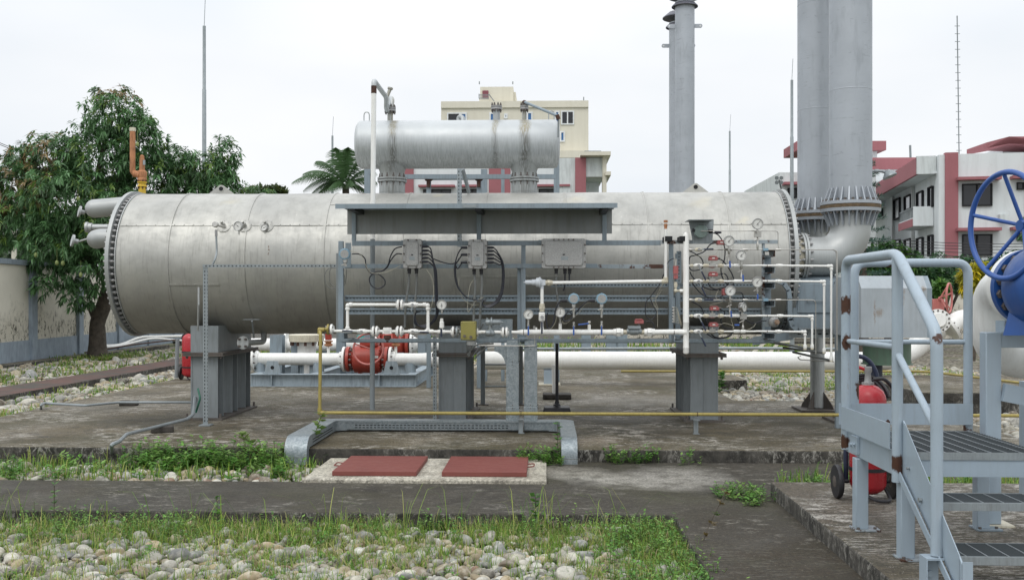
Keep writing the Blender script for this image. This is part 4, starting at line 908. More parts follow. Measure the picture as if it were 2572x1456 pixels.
# valve manifold fittings of the right gauges
def stalk(px, y0, y1, lever=None, block=None):
    h = q(px,y0).z - q(px,y1).z; mb = MB().lathe(q(px,y1),(0,0,1),[(0,.009),(h*.15,.014),(h*.3,.014),(h*.34,.008),(h*.6,.009),(h*.64,.014),(h*.85,.014),(h,.009)],8)
    if block: mb.box(q(px-7,block[0],11.03),q(px+7,block[1],11.09))
    v = mb.build('needle_valve', M['sstl'], fg)
    if lever: MB().tube([q(*lever[0],10.99),q(*lever[1],10.99)], .009, 8).build('lever_grip', M['blueh'], v)
    MB().tube([q(px-9,y1-22,11.0),q(px+4,y1-28,10.98)], .005, 6).build('stem', M['sstl'], v)
stalk(1903,576,627,block=(580,596)); stalk(1831,619,667,((1833,655),(1834,672))); stalk(1862,655,706,((1866,690),(1867,706))); stalk(1902,722,753,((1903,738),(1903,752))); stalk(1834,744,793,((1836,780),(1837,796))); stalk(1866,786,832,((1845,816),(1857,816)),(788,801))
collar(1834,667,12,4.5); collar(1862,706,12,4.5); collar(1838,793,12,4.5); collar(1866,832,12,4.6)
# red solenoid heads: separate little boxes
labs = ['faded red solenoid head behind the uppermost tube of the right header','red solenoid head on the topmost white branch pipe','red solenoid head on the second white branch pipe from the top','red solenoid head turned sideways on the lower thin tube','red solenoid head on the third white branch pipe from the top','red solenoid head on the lowest white branch pipe of the header']
for (by, kind, ex, ey, rx, ry), lb in zip(br, labs):
    a, b = q(rx-11,ry-5.5,10.98), q(rx+11,ry+5.5,10.98)
    if kind == 'tube': a, b = q(rx-5,ry-9,10.98), q(rx+6,ry+8,10.98)
    if by == 627: a, b = q(rx-10,ry-6,10.98), q(rx+12,ry+5,10.98)
    t = thing('solenoid_head', lb, 'solenoid', ((a.x+b.x)/2,11.03,b.z), 'red solenoid heads on the pipework')
    MB().box((a.x,10.99,b.z),(b.x,11.08,a.z-.012)).build('housing', M['redbox'], t, bevel=.005)
    MB().box((a.x+.008,10.985,a.z-.0115),(b.x-.012,11.085,a.z)).build('lid', M['redbox'], t, bevel=.004); MB().box((a.x+.03,10.987,a.z-.03),(a.x+.06,10.9895,a.z-.018)).build('label_plate', M['dial'], t)
    MB().cyl(((b.x),11.03,(a.z+b.z)/2),(b.x+.03,11.03,(a.z+b.z)/2),.011).build('gland', M['bolt'], t)
a, b = q(1595,801,10.98), q(1617,813,10.98)
t = thing('solenoid_head', 'red solenoid head above the big grey valve on the thick white pipe', 'solenoid', ((a.x+b.x)/2,11.03,b.z), 'red solenoid heads on the pipework')
MB().box((a.x,10.99,b.z),(b.x,11.08,a.z-.012)).build('housing', M['redbox'], t, bevel=.005); MB().box((a.x+.008,10.985,a.z-.0115),(b.x-.012,11.085,a.z)).build('lid', M['redbox'], t, bevel=.004)
# pressure gauges
def gauge(px, py, rpx, ang, lab, Y=10.98, nrm=(0,-1,0), tail=9, name='pressure_gauge', parent=None):
    c = P(px,py,Y); r = rpx*Y/2500; d = Vector(nrm).normalized()
    t = thing(name, lab, 'gauge', c - Vector((0,0,r+tail*.0044)), 'round dial gauges on the heater')
    MB().lathe(c - d*.045, d, [(0,r*.86),(.006,r*.92),(.040,r*.92),(.044,r),(.056,r),(.058,r*.97),(.058,r*.87),(.052,r*.86)], 30, caps=False).lathe(c-d*.045, d, [(0,r*.86),(.003,r*.86)], 30).build('case', M['dialrim'], t)
    MB().lathe(c, d, [(0,r*.87),(.006,r*.87)], 30).build('dial', M['dial'], t)
    _, u, w = frame_of(d); 
    if w.z < 0: w = -w
    u = w.cross(d) ; f = c + d*.0068; mb = MB()
    for k in range(28):
        a = R(-45+270*k/27); e = u*math.cos(a)+w*math.sin(a); mb.bar(f+e*r*(.70 if k%3 else .63), f+e*r*.78, .0016, .0008, d)
    mb.box(f+Vector((-.012,-.0005,-.018)), f+Vector((.012,0,-.014))) if abs(d.y) > .99 else None
    mb.build('scale_marks', M['black'], t)
    a = R(ang); e = u*math.cos(a)+w*math.sin(a); f2 = c+d*.008; MB().bar(f2-e*r*.3, f2+e*r*.62, .0032, .001, d).cyl(f2, f2+d*.003, .005).build('needle', M['black'], t)
    MB().cyl(c-d*.02-Vector((0,0,r*.85)), c-d*.02-Vector((0,0,r+tail*.0044)), .009).hexa(c-d*.02-Vector((0,0,r+.008)), c-d*.02-Vector((0,0,r+.02)), .012).build('stem', M['sstl'], t)
    return t
G_ = [(1109.5,765,13,-88,'pressure gauge with upright needle above the white bypass pipe loop'),
 (1327,789,12.8,45,'pressure gauge left of the white riser, its needle pointing up right'),
 (1407,784,12.8,85,'pressure gauge right of the white riser, its needle nearly upright'),
 (1903,562,14,48,'highest pressure gauge, alone at the top right of the header pipes'),
 (1831,605,13.5,46,'pressure gauge just right of the uppermost red solenoid head'),
 (1862,641,13.5,44,'pressure gauge over the second white branch, right of the upper black cables'),
 (1902,708,13.5,45,'pressure gauge at mid height beside the rusty right frame post'),
 (1834,730,13.5,44,'pressure gauge in front of the sideways red solenoid head')]
for g in G_: gauge(*g)
gauge(1868,771,13,60,'pressure gauge turned to the side above the lowest white branches', nrm=(.75,-.66,0))
Yg = 11.55
gauge(598,568,12.5,150,'dial thermometer on the left tank nozzles, face turned slightly left', Y=Yg, nrm=(-.25,-1,.1), name='thermometer')
for px_, yy, rr_, nr in ((664,572,9,(-.2,-1,.3)),):
    gauge(px_,yy,rr_,20,'small round head on the rightmost of three tank nozzles', Y=11.6, nrm=nr, name='thermometer', tail=1)
for px_ in (598,664): pass
t = thing('temperature_switch', 'small square grey sensor with conduit on the leftmost tank nozzle', 'sensor', P(543,570,11.55))
MB().lathe(P(543,565,11.6),(0,-1,.1),[(0,.03),(.01,.036),(.05,.036),(.055,.03)],10).build('head', M['sstl'], t); MB().hexa(P(543,577,11.56),P(543,593,11.56),.016).build('gland', M['bolt_pale'], t); MB().cyl(P(543,565,11.58),P(566,571,11.8),.014).build('stem', M['sstl'], t)
tag(MB().tube([P(543,592,11.56),P(545,635,11.56),P(540,652,11.5),P(534,664,11.5)], .012, 8, .05).build('conduit', M['galvd']), 'thin curved metal conduit from the leftmost tank sensor to the slotted arm', 'conduit')
# transmitters
def transmitter(px, py, rpx, lab, Y=10.95, mat='ltblue', tail=22):
    c = P(px,py,Y); r = rpx*Y/2500; t = thing('pressure_transmitter', lab, 'transmitter', c-Vector((0,0,r+tail*.0044)), 'blue round transmitters')
    mb = MB().lathe(c+Vector((0,.05,0)),(0,-1,0),[(0,r*.7),(.01,r*.82),(.05,r*.82),(.055,r*.95),(.08,r),(.09,r*.9),(.09,r*.78)],28)
    for k in range(8): a = math.pi*k/4; mb.box(c+Vector((math.cos(a)*r*.96-.006,-.03,math.sin(a)*r*.96-.006)), c+Vector((math.cos(a)*r*.96+.006,-.005,math.sin(a)*r*.96+.006)))
    mb.build('housing', M[mat], t); MB().lathe(c-Vector((0,.038,0)),(0,-1,0),[(0,r*.78),(.004,r*.76)],24).lathe(c-Vector((0,.042,0)),(0,-1,0),[(0,r*.15),(.004,r*.13)],12).build('cover_face', M['alucast'], t)
    MB().lathe(c-Vector((0,-.01,r*.8)),(0,0,-1),[(0,.022),(.02,.024),(.045,.024),(.05,.014),(tail*.0044+.01,.012)],12).hexa(c-Vector((0,-.01,r+.05)),c-Vector((0,-.01,r+.075)),.019).build('stem', M['sstl'], t)
    MB().tube([c+Vector((-.04,-.02,-r-.065)),c+Vector((.0,-.03,-r-.05))],.006,6).build('stopcock', M['sstl'], t)
    return t
transmitter(1441,750,13.6,'light blue round transmitter left of its twin above the thick white pipe', tail=34)
transmitter(1511,750,13.6,'light blue round transmitter right of its twin above the thick white pipe', tail=34)
transmitter(867,638,14,'light blue round transmitter at the upper left corner of the frame', Y=11.1, tail=14)
t = thing('round_junction_box', 'pale green round junction head under a small sheet hood', 'junction box', P(1761,600,11.2))
c = P(1761,581,11.1); MB().lathe(c+Vector((0,.06,0)),(0,-1,0),[(0,.07),(.02,.078),(.06,.078),(.07,.072),(.075,.06)],12).build('housing', M['pgreen'], t)
MB().box(P(1730,551,10.95),P(1792,552.5,10.95)+Vector((0,.3,-.0))).prism([P(1729,552,11.24),P(1741,612,11.24),P(1789,612,11.24),P(1793,552,11.24)],(0,.004,0)).build('hood', M['galvd'], t)
MB().cyl(P(1779,579,11.1),P(1790,580,11.1),.018).cyl(P(1738,578,11.1),P(1745,579,11.1),.018).build('cable_gland', M['black'], t)
t = thing('gas_detector', 'round grey gas detector with brown sensor cap at the lower right of the frame', 'detector', P(1943,818,11.15))
MB().box(P(1921,790,11.2),P(1953,820,11.205)).build('mount_plate', M['galvd'], t)
c = P(1942,808,11.15); MB().lathe(c,(.25,-1,0),[(0,.055),(.03,.06),(.045,.05),(.06,.035),(.09,.032)],20).build('housing', M['alucast'], t); MB().lathe(c+Vector((.02,-.085,0)),(.25,-1,0),[(0,.032),(.012,.032),(.012,.024),(.03,.022)],6).build('sensor_cap', paint('brown sensor cap', (.28,.19,.13), .5), t)
# junction boxes
def jbox(x0_, x1_, y0_, y1_, lab, nside, ntop, glands, Y=11.12):
    a, b = P(x0_,y0_,Y), P(x1_,y1_,Y); w, h = b.x-a.x, a.z-b.z; cx, cz = (a.x+b.x)/2, (a.z+b.z)/2
    t = thing('junction_box', lab, 'junction box', (cx, Y+.06, b.z), 'cast aluminium junction boxes')
    def rr_(ww, hh, rad, y):
        pts = []
        for sx, sz, a0 in ((1,1,0),(-1,1,90),(-1,-1,180),(1,-1,270)):
            for k in range(6): an = R(a0+18*k); pts.append((cx+sx*(ww/2-rad)+math.cos(an)*rad, y, cz+sz*(hh/2-rad)+math.sin(an)*rad))
        return pts
    MB().prism(rr_(w,h,.025,Y+.03),(0,.10,0)).build('body', M['alucast'], t, bevel=.004)
    mb = MB().prism(rr_(w*.99,h*.99,.025,Y),(0,.026,0)); mb.build('cover_rim', M['alucast'], t, bevel=.003); MB().prism(rr_(w-.075,h-.06,.025,Y-.018),(0,.0175,0)).build('cover', M['alucast'], t, bevel=.006)
    bm = MB()
    for k in range(nside):
        z = b.z + h*(.22+.56*k/(nside-1))
        for sx in (-1,1): bm.hexa((cx+sx*(w/2-.012),Y-.014,z),(cx+sx*(w/2-.012),Y-.0005,z),.010)
    for k in range(ntop):
        x = a.x + w*(.28+.44*k/max(ntop-1,1))
        for z in (a.z-.012, b.z+.012): bm.hexa((x,Y-.014,z),(x,Y-.0005,z),.010)
    bm.build('cover_bolts', M['bolt'], t)
    MB().box((cx-.03,Y-.021,cz-h*.22),(cx+.03,Y-.0185,cz-h*.10) if w < .4 else (cx+.05,Y-.0185,cz-h*.10)).build('rating_plate', M['galvd'], t)
    MB().box((cx-.012,Y-.022,cz-h*.06),(cx+.012,Y-.0185,cz-h*.02)).build('tag_plate', M['black'], t)
    for gx in glands:
        p = P(gx, y1_, Y+.07); MB().hexa(p+Vector((0,0,.005)),p-Vector((0,0,.03)),.024).cyl(p-Vector((0,0,.03)),p-Vector((0,0,.062)),.019).build('gland', M['black'], t)
    for sx in (-1,1):
        for z in (a.z-.03,b.z+.03): MB().box((cx+sx*(w/2-.002),Y+.10,z-.02),(cx+sx*(w/2+.035),Y+.108,z+.02)).build('mounting_ear', M['steel'], t)
jbox(1012,1059,600,674,'cast aluminium junction box at the left, black cables leaving both its sides',3,2,(1028,1046))
jbox(1175.5,1223.5,601,675,'middle cast aluminium junction box with a fan of black cables on its right',3,2,(1191,1209))
jbox(1360,1472,599,674,'widest cast aluminium junction box, no cables leaving its sides',3,5,(1397,1419,1431))
# cables
def cab(pts, r, lab, mat='cable', name='cable', grp=None, bend=.12, cat='cable'):
    return tag(MB().tube([P(*p) for p in pts], r, 8, bend, 7).build(name, M[mat]), lab, cat, grp)
CG = 'black cables between the junction boxes'
Yc = 11.1
def smooth_pts(pts, n=6):
    pts = [P(*p) for p in pts]; out = []
    for i in range(len(pts)-1):
        p0, p1, p2, p3 = pts[max(i-1,0)], pts[i], pts[i+1], pts[min(i+2,len(pts)-1)]
        for k in range(n):
            t = k/n; out.append(.5*((2*p1)+(p2-p0)*t+(2*p0-5*p1+4*p2-p3)*t*t+(3*p1-p0-3*p2+p3)*t**3))
    out.append(pts[-1]); return out
def scab(pts, r, lab, mat='cable', grp=None, name='cable', cat='cable', boot=None):
    t = tag(MB().tube(smooth_pts(pts), r, 8).build(name, M[mat]), lab, cat, grp)
    return t
def boot(p, d, L=.06, r=.014): return p
def multi(ptsl, r, lab, mat='cable', boots=(), name='cable_bundle', cat='cables', grp=None):
    mb = MB()
    for pts in ptsl: mb.tube(smooth_pts(pts), r, 8)
    for (x, y, Y, d) in boots:
        p = P(x,y,Y); mb.lathe(p,(d,0,0),[(0,.016),(.05,.015),(.075,.009)],10)
    return tag(mb.build(name, M[mat]), lab, cat, grp)
def zx3(x, y, Y): return (804+.23*x, 569.3+.23*y, Y)
def zx4(x, y, Y): return (1138.6+.23*x, 569.3+.23*y, Y)
def zx5(x, y, Y): return (1540.5+.322*x, 502.3+.322*y, Y)
C1 = [zx3(*p,Yc) for p in ((345,298),(430,300),(490,350),(505,440),(560,510),(640,520),(705,580),(700,640),(630,675),(560,640),(540,560),(600,495),(680,480),(740,420),(770,320),(820,240),(895,218))]
scab(C1, .0072, 'black cable from the left round transmitter looping once to the left box')
scab([zx3(*p,Yc+.01) for p in ((690,480),(735,440),(770,370),(830,300),(895,298))], .0072, 'lower black cable entering the left side of the left box')
ls = []
for k, y0 in enumerate((218,260,300,340,382)):
    xx = (1255, 1262, 1270, 1278, 1262)[k]
    ls.append([zx3(*p,Yc+.006*k) for p in ((1112,y0),(1180,y0+2),(1215+5*k,y0+45),(xx-10,470),(xx,620),(xx+6,800),(xx+14,930),(xx-20-6*k,1040),(1150-8*k,1100-6*k),(1060-6*k,1060),(1040,950),(1090,925))])
multi(ls, .0070, 'thick bunch of black cables falling from the right of the left box', boots=[(1060,569.3+.23*y,Yc,1) for y in (218,260,300,340,382)])
scab([zx3(1215,340,Yc+.05),zx3(1330,385,Yc+.05),zx3(1430,405,Yc+.06),zx3(1490,385,Yc+.06),zx3(1520,340,Yc+.06)], .0065, 'single black cable slung between the left and middle boxes')
ls = []
for k, y0 in enumerate((228,305,388)):
    ls.append([zx4(*p,Yc+.008*k) for p in ((155,y0),(100,y0+2),(50,y0+70),(15+6*k,430),(20+5*k,560),(60+4*k,680),(150,770),(250,800),(360,800))])
multi(ls, .0070, 'black cables curling left and down from the middle box', boots=[(1174,569.3+.23*y,Yc,-1) for y in (228,305,388)])
ls = []
for k, y0 in enumerate((228,265,305,345,388)):
    ls.append([zx4(*p,Yc+.008*k) for p in ((372,y0),(440,y0+2),(490+5*k,y0+60-8*k),(545-4*k,400),(555-5*k,560),(540-5*k,700),(500-6*k,810-5*k),(420,870-6*k),(350,880-6*k),(315,840),(340,800))])
multi(ls, .0070, 'fan of black cables sweeping round the right of the middle box', boots=[(1224.5,569.3+.23*y,Yc,1) for y in (228,265,305,345,388)])
multi([[zx4(*p,11.2) for p in ((230,520),(238,650),(230,800),(222,1030))],[zx4(*p,11.2) for p in ((308,520),(312,650),(300,850),(285,1110))]], .014, 'two straight grey conduits hanging under the middle box', 'conduit', name='conduit', cat='conduits')
multi([[zx3(*p,11.22) for p in ((972,520),(965,650),(945,780),(930,950),(925,1100))],[zx3(*p,11.22) for p in ((1055,520),(1050,680),(1040,800),(1030,1000),(1035,1100))]], .013, 'two bowed grey conduits hanging under the left box', 'conduit', name='conduit', cat='conduits')
multi([[zx4(*p,11.2) for p in ((1125,545),(1120,640),(1135,760),(1150,880))]], .011, 'single grey conduit under the widest box', 'conduit', name='conduit', cat='conduit')
multi([[zx4(*p,11.2) for p in ((1222,465),(1220,530),(1218,640),(1200,700))],[zx4(*p,11.2) for p in ((1270,465),(1268,530),(1266,620))]], .009, 'two short black cables under the widest box')
multi([[zx4(*p,10.95) for p in ((1250,805),(1180,805),(1135,860),(1110,940),(1095,1040),(1060,1100),(1030,1100),(1015,1000),(1030,940))]], .0075, 'black cable hanging from the left twin blue transmitter', boots=[(1424,755,10.95,-1)])
multi([[zx4(*p,10.97) for p in ((1550,808),(1470,810),(1420,850),(1350,920),(1280,1010),(1220,1030),(1200,1000),(1260,930),(1330,990))]], .0075, 'black cable hanging from the right twin blue transmitter', boots=[(1494,755,10.95,-1)])
multi([[zx4(*p,10.99) for p in ((1520,828),(1440,845),(1380,930),(1320,985),(1240,1050),(1195,1050),(1210,1000))],[zx4(*p,10.99) for p in ((1130,980),(1110,1050),(1070,1110),(1030,1115))]], .0028, 'thin pale wires beside the twin blue transmitters', 'wire', name='wire', cat='wires')
multi([[zx4(*p,11.15) for p in ((330,770),(250,810),(200,870),(165,930),(155,850),(180,650),(220,580))],[zx4(*p,11.15) for p in ((60,560),(65,680),(110,790),(200,850),(280,850))]], .0026, 'thin pale wires dangling under the middle box', 'wire', name='wire', cat='wires')
multi([[zx3(*p,11.05) for p in ((330,265),(440,300),(490,400),(540,490),(620,510),(740,490),(880,425))],[zx3(*p,11.1) for p in ((1160,465),(1220,560),(1240,680),(1230,800),(1200,930))]], .0026, 'thin pale wires beside the left box', 'wire', name='wire', cat='wires')
multi([[zx3(*p,11.42) for p in ((105,400),(120,440),(70,480),(50,560),(80,650),(160,678),(240,640),(270,570),(240,490),(160,450),(110,470),(105,600),(170,660),(260,640),(285,560),(288,460))]], .0038, 'thin grey tube coiled in a ring left of the frame', 'conduit', name='coiled_tube', cat='tube')
ls = [[zx5(*p,11.12) for p in pts] for pts in (
 ((745,255),(800,262),(840,300),(870,380),(865,470),(840,520),(850,600),(890,660)),
 ((820,335),(760,345),(710,400),(640,430),(595,450),(600,540),(660,545),(700,520),(690,460),(640,420),(598,400)),
 ((815,460),(850,470),(900,530),(935,600),(940,650),(890,670),(800,695),(745,660),(740,600)),
 ((825,580),(870,575),(895,620),(880,690),(780,700),(690,670),(620,600),(598,560)),
 ((955,720),(1000,725),(1012,770),(990,900),(1040,940),(1100,960),(1150,945),(1195,940)),
 ((600,620),(640,680),(700,740),(780,765),(850,745),(880,710)),
 ((610,790),(680,830),(710,900),(740,980),(760,1040),(820,1075),(900,1060),(930,1030)),
 ((835,850),(870,880),(840,930),(860,990),(930,1000),(980,960),(960,910)),
 ((740,1000),(780,1060),(860,1075),(920,1050)),((690,1000),(735,1045),(800,1078),(880,1072),(925,1050)))]
multi(ls, .0066, 'tangle of black cables behind the right gauges and solenoid heads', boots=[(1795,584,11.12,1)])
ls = [[zx5(*p,11.08) for p in pts] for pts in (((750,820),(850,790),(800,760),(820,700)),((820,990),(860,960),(930,980),(940,1020),(1020,1020),(1090,990),(1110,960)),((870,620),(850,540),(830,450)),((600,420),(680,440),(780,430),(815,400)),((940,1000),(920,930),(890,760)))]
multi(ls, .0026, 'thin pale wires threading between the right gauges', 'wire', name='wire', cat='wires')
st = thing('terminal_strip', 'small terminal strip with many pale wires left of the white header', 'terminal strip', P(1690,813,11.2))
MB().box(P(1687,747,11.22),P(1695,813,11.23)).build('strip', M['steel'], st)
mb = MB(); 
for k in range(11): mb.cyl(P(1688+3*(k%2),772+3.6*k,11.2),P(1694,772+3.6*k,11.2),.008,n=8)
mb.build('terminals', M['sstl'], st)
mb = MB()
for k in range(11): mb.tube(smooth_pts([(1694,772+3.6*k,11.18),(1700+k*.4,772+4*k,11.17),(1706,790+2*k,11.17),(1712,812+k*.8,11.2)]), .0022, 5)
mb.build('wires', M['wire'], st)
multi([[zx5(*p,11.15) for p in ((390,580),(365,650),(300,740),(255,800),(255,900),(300,930),(335,880),(310,820),(290,770))],[zx5(*p,11.15) for p in ((475,455),(440,470),(420,500),(400,560),(385,620))],[zx5(*p,11.1) for p in ((245,945),(300,950),(320,990),(310,1010))]], .005, 'thin black cable looping down left of the terminal strip')
multi([[zx5(*p,11.16) for p in ((400,640),(370,680),(330,760),(290,770),(340,850),(345,990))],[zx5(*p,11.16) for p in ((380,700),(330,780),(350,850),(300,800),(310,760))]], .0024, 'thin pale wires looping left of the terminal strip', 'wire', name='wire', cat='wires')
multi([[zx4(*p,11.25) for p in ((170,1420),(200,1300),(240,1200),(330,1060))],[zx4(*p,11.25) for p in ((210,1420),(260,1350),(330,1290),(440,1275))],[zx4(*p,11.25) for p in ((230,1440),(300,1370),(370,1310),(450,1300))],[zx4(*p,11.25) for p in ((155,1400),(200,1340),(260,1290),(400,1270))]], .009, 'dark conduits fanning out beside the middle tank leg', 'conduit', name='conduit', cat='conduits')
multi([[zx4(*p,11.03) for p in ((270,1295),(600,1298),(860,1298),(885,1285),(890,1190))]], .0045, 'thin bent tube under the bottom beam by the drain cup', 'sstl', name='drain_tube', cat='tube')
# ================================================================== YELLOW PIPE
yp = thing('yellow_gas_pipe', 'yellow pipe dropping from the white flange and running right above the slab', 'pipe', q(803,1037,10.9))
zy = PZ(1038,10.88); yx = PX(803,10.88)
MB().tube([(PX(822,11.0),11.0,PZ(827,11.02)),(PX(803,11),10.98,PZ(827,11.02)),(yx,10.92,PZ(840,10.95)),(yx,10.88,zy),(PX(812,10.88),10.88,zy),(7.6,10.88,zy-.004)], .0185, 14, .02).build('pipe', M['yellow'], yp)
for c, d in (((PX(803,10.97),10.97,PZ(828,11)),(0,0,1)),((yx,10.88,zy),(0,0,1))):
    MB().sphere(c,.027,12,8).cyl(c,Vector(c)+Vector((.05,0,0)),.0245).cyl(c,Vector(c)+Vector((0,0,(-1 if c[2] > 1 else 1)*.05)),.0245).build('elbow', M['yellow'], yp)
for px_ in (1309,1749):
    x = PX(px_,10.95); t = thing('pipe_support', 'small grey bracket holding the yellow pipe ' + ('between the two galvanised ducts' if px_ == 1309 else 'before the right tank leg'), 'pipe support', (x,10.95,.12), 'brackets under the yellow pipe')
    MB().box((x-.035,10.93,.121),(x+.035,10.98,.127)).box((x-.028,10.935,.127),(x-.022,10.975,zy-.07)).box((x-.022,10.935,.127),(x+.02,10.941,zy-.07)).box((x-.04,10.86,zy-.07),(x+.03,10.98,zy-.064)).box((x-.04,10.90,zy-.0635),(x-.034,10.94,zy-.02)).build('bracket', M['galvd'], t)
    MB().torus((x,10.88,zy),(1,0,0),.021,.004,16,6).build('clamp', M['rustdark'], t)
# ================================================================== GALVANISED DUCTS
dt = thing('cable_duct', 'galvanised cable duct dropping left of its twin and running left to the gravel', 'cable duct', (PX(1288,11.1),11.1,.12), 'galvanised cable ducts')
d2 = thing('cable_duct', 'galvanised cable duct dropping right of its twin and ending right of the pit covers', 'cable duct', (PX(1333,11.1),11.1,.12), 'galvanised cable ducts')
def band(mb, path, w, axis):
    """sheet duct: path of (centre, normal-half-thickness) swept boxes"""
    pass
zt, zb = PZ(1059,11.0), .135
def vduct(t, xa, xb, ytop, name='riser'):
    a, b = PX(xa,11.1), PX(xb,11.1); MB().box((a,11.06,zt-.06),(b,11.20,PZ(1020,11.1))).build('lower_riser', M['galv'], t, bevel=.004); MB().box((a+.003,11.063,PZ(1020,11.1)),(b-.003,11.197,PZ(ytop,11.1))).build(name, M['galv'], t, bevel=.004)
    MB().box((a+.006,11.066,PZ(ytop,11.1)+.001),(b-.006,11.19,PZ(855,11.1))).build('upper_riser', M['galv'], t, bevel=.004)
    mb = MB()
    for yy in (1016,1024,ytop-4,ytop+4): mb.sphere(((a+b)/2,11.059,PZ(yy,11.1)),.006,6,4).sphere((b+.003,11.1,PZ(yy,11.1)),.008,6,4)
    mb.build('rivet_bolts', M['bolt'], t)
vduct(dt,1271,1304,911); vduct(d2,1316,1350,872)
# curved upper hood of the left duct
mb = MB(); a = [P(1242,868,11.1),P(1304,868,11.1),P(1304,910,11.1)] + [P(1270-30+30*math.cos(R(t_)),910-38*math.sin(R(t_))+10,11.1) for t_ in (10,30,50,70,88)]
mb.prism(a, (0,.12,0)); mb.build('hood', M['galv'], dt)
def run(t, xi, xe, sgn, wx0, wx1, slots=True):
    """horizontal run from the riser towards xe then forward and over the slab edge"""
    y0, y1 = 11.03, 11.17; r = .10
    mid = MB(); a, b = (xi, xe)
    mb = MB(); mb.box((min(a,b),y0,zb),(max(a,b),y1,zt)); mb.build('tray_run', M['galv'], t, bevel=.012)
    mb = MB().box((min(a,b),y0-.012,zt),(max(a,b),y1+.01,zt+.006)).box((min(a,b),y0-.012,zt-.014),(max(a,b),y0-.008,zt)); mb.build('lid', M['galv'], t)
    # corner and forward leg
    c0, c1 = min(wx0,wx1), max(wx0,wx1); outer = c0 if sgn < 0 else c1; inner = c1 if sgn < 0 else c0
    yf = 9.69
    pts = [(inner, y0-.12)]
    for k in range(7):
        a_ = R(90*k/6); pts.append((inner - sgn*(.0) - sgn*.12*(1-math.cos(a_)) if False else inner - sgn*.12*(1-math.cos(a_)) , y0-.12+.12*math.sin(a_)))
    poly = [(inner, yf+.12)] + pts + [(xe, y0), (xe, y1)] + [(outer - sgn*.10*(1-math.sin(R(90-15*k))) if k else outer - sgn*.10*0 - sgn*.10, y1 - .10*(1-math.cos(R(15*k)))) for k in range(0,1)] + [(outer - sgn*.12 + sgn*.12*math.sin(R(18*k)), y1-.12+.12*math.cos(R(18*k))) for k in range(6)] + [(outer, yf+.12)]
    mb = MB().prism([(x,y,zb) for x,y in poly], (0,0,zt-zb)); mb.build('tray_bend', M['galv'], t)
    MB().prism([(x,y,zt+.0005) for x,y in poly], (0,0,.0065)).build('bend_lid', M['galv'], t)
    # drop over the slab edge: curved strip in YZ
    th = .13; prof = []
    for k in range(8):
        a_ = R(90*k/7); prof.append((yf+.119-(.17)*math.sin(a_), zt+.006-.17*(1-math.cos(a_))))
    yl, zl = prof[-1]; prof.append((yl, -.02)); back = [(yl+.10, -.02),(yl+.10, zb-.02),(yf+.119, zb+.01)]
    MB().prism([(c0, y, z) for y, z in prof+back], (c1-c0,0,0)).build('drop_cover', M['galv'], t)
    MB().box((c0-.002,yf-.052,.05),(c1+.002,yf-.0515,.054)).build('joint_seam', M['bolt'], t)
    if slots:
        mb = MB(); x = min(a,b)+.12
        while x < max(a,b)-.12:
            for z in (zb+.028, zb+.055): mb.box((x,y0-.0035,z),(x+.026,y0-.001,z+.009))
            x += .042
        mb.build('slots', M['hole'], t)
        mb = MB(); y = 9.9
        while y < 10.8:
            for z in (zb+.028, zb+.055): mb.box((inner-sgn*.003,y,z),(inner-sgn*.001,y+.026,z+.009))
            y += .042
        mb.build('slots', M['hole'], t)
xi = PX(1305,11.05); run(dt, xi, PX(866,11.05), -1, -2.55, -2.33)
run(d2, PX(1315,11.05), PX(1395,11.05), 1, .155, .31, False)
# ================================================================== PIPES AND VALVES BEHIND THE TANK
def pipe_thing(lab, pts, r, mat='white', bend=0., n=24, name='pipeline', grp=None, extra=None):
    p0 = Vector(pts[0]); t = thing(name, lab, 'pipeline', p0, grp)
    MB().tube(pts, r, n, bend, 8).build('pipe', M[mat], t, ang=50); return t
def fl(t, c, d, r, th=.03, nb=12, mat='white', br=.016, both=True, bore=.7, name='flange'):
    d = Vector(d).normalized(); c = Vector(c); mb = MB().lathe(c, d, [(0,r*bore),(0,r),(th,r),(th,r*bore),(th*2.6,r*.58)], 36); f = mb.build(name, M[mat], t)
    b = MB(); _, u, w = frame_of(d)
    for k in range(nb):
        a = 2*math.pi*(k+.5)/nb; e = c+(u*math.cos(a)+w*math.sin(a))*r*.86
        b.hexa(e+d*th, e+d*(th+br*1.3), br).cyl(e+d*th, e+d*(th+br*2.2), br*.55, n=6)
    b.build('flange_bolts', M['bolt'], f); return f
YB = 17.2; zp = PZ(902.5,YB)
t = pipe_thing('white pipe carrying the red ball valve, seen under the left half of the tank', [(PX(632,YB),YB,zp),(PX(860,YB),YB,zp)], .105)
MB().cyl((PX(992,YB),YB,zp),(PX(1068,YB),YB,zp),.105,n=24).lathe((PX(1060,YB),YB,zp),(1,0,0),[(0,.105),(.15,.12),(.35,.165),(.42,.17),(.85,.17)],28).build('pipe', M['white'], t, ang=50)
fl(t,(PX(638,YB),YB,zp),(1,0,0),.215,.035,10); fl(t,(PX(628,YB),YB,zp),(-1,0,0),.215,.035,10)
fl(t,(PX(868,YB),YB,zp),(-1,0,0),.215,.04,10); fl(t,(PX(979,YB),YB,zp),(1,0,0),.215,.04,10)
v = thing('red_ball_valve', 'red flanged ball valve nearer the viewer, on the steel skid beneath the tank', 'valve', (PX(923,YB),YB,zp-.25), 'red valves behind the tank')
MB().lathe((PX(872,YB),YB,zp),(1,0,0),[(0,.15),(0,.215),(.05,.215),(.05,.12),(.10,.13),(.12,.19),(.14,.235),(.58,.235),(.60,.19),(.62,.13),(.67,.12),(.67,.215),(.72,.215),(.72,.15)],36).build('body', M['red'], v)
b = MB()
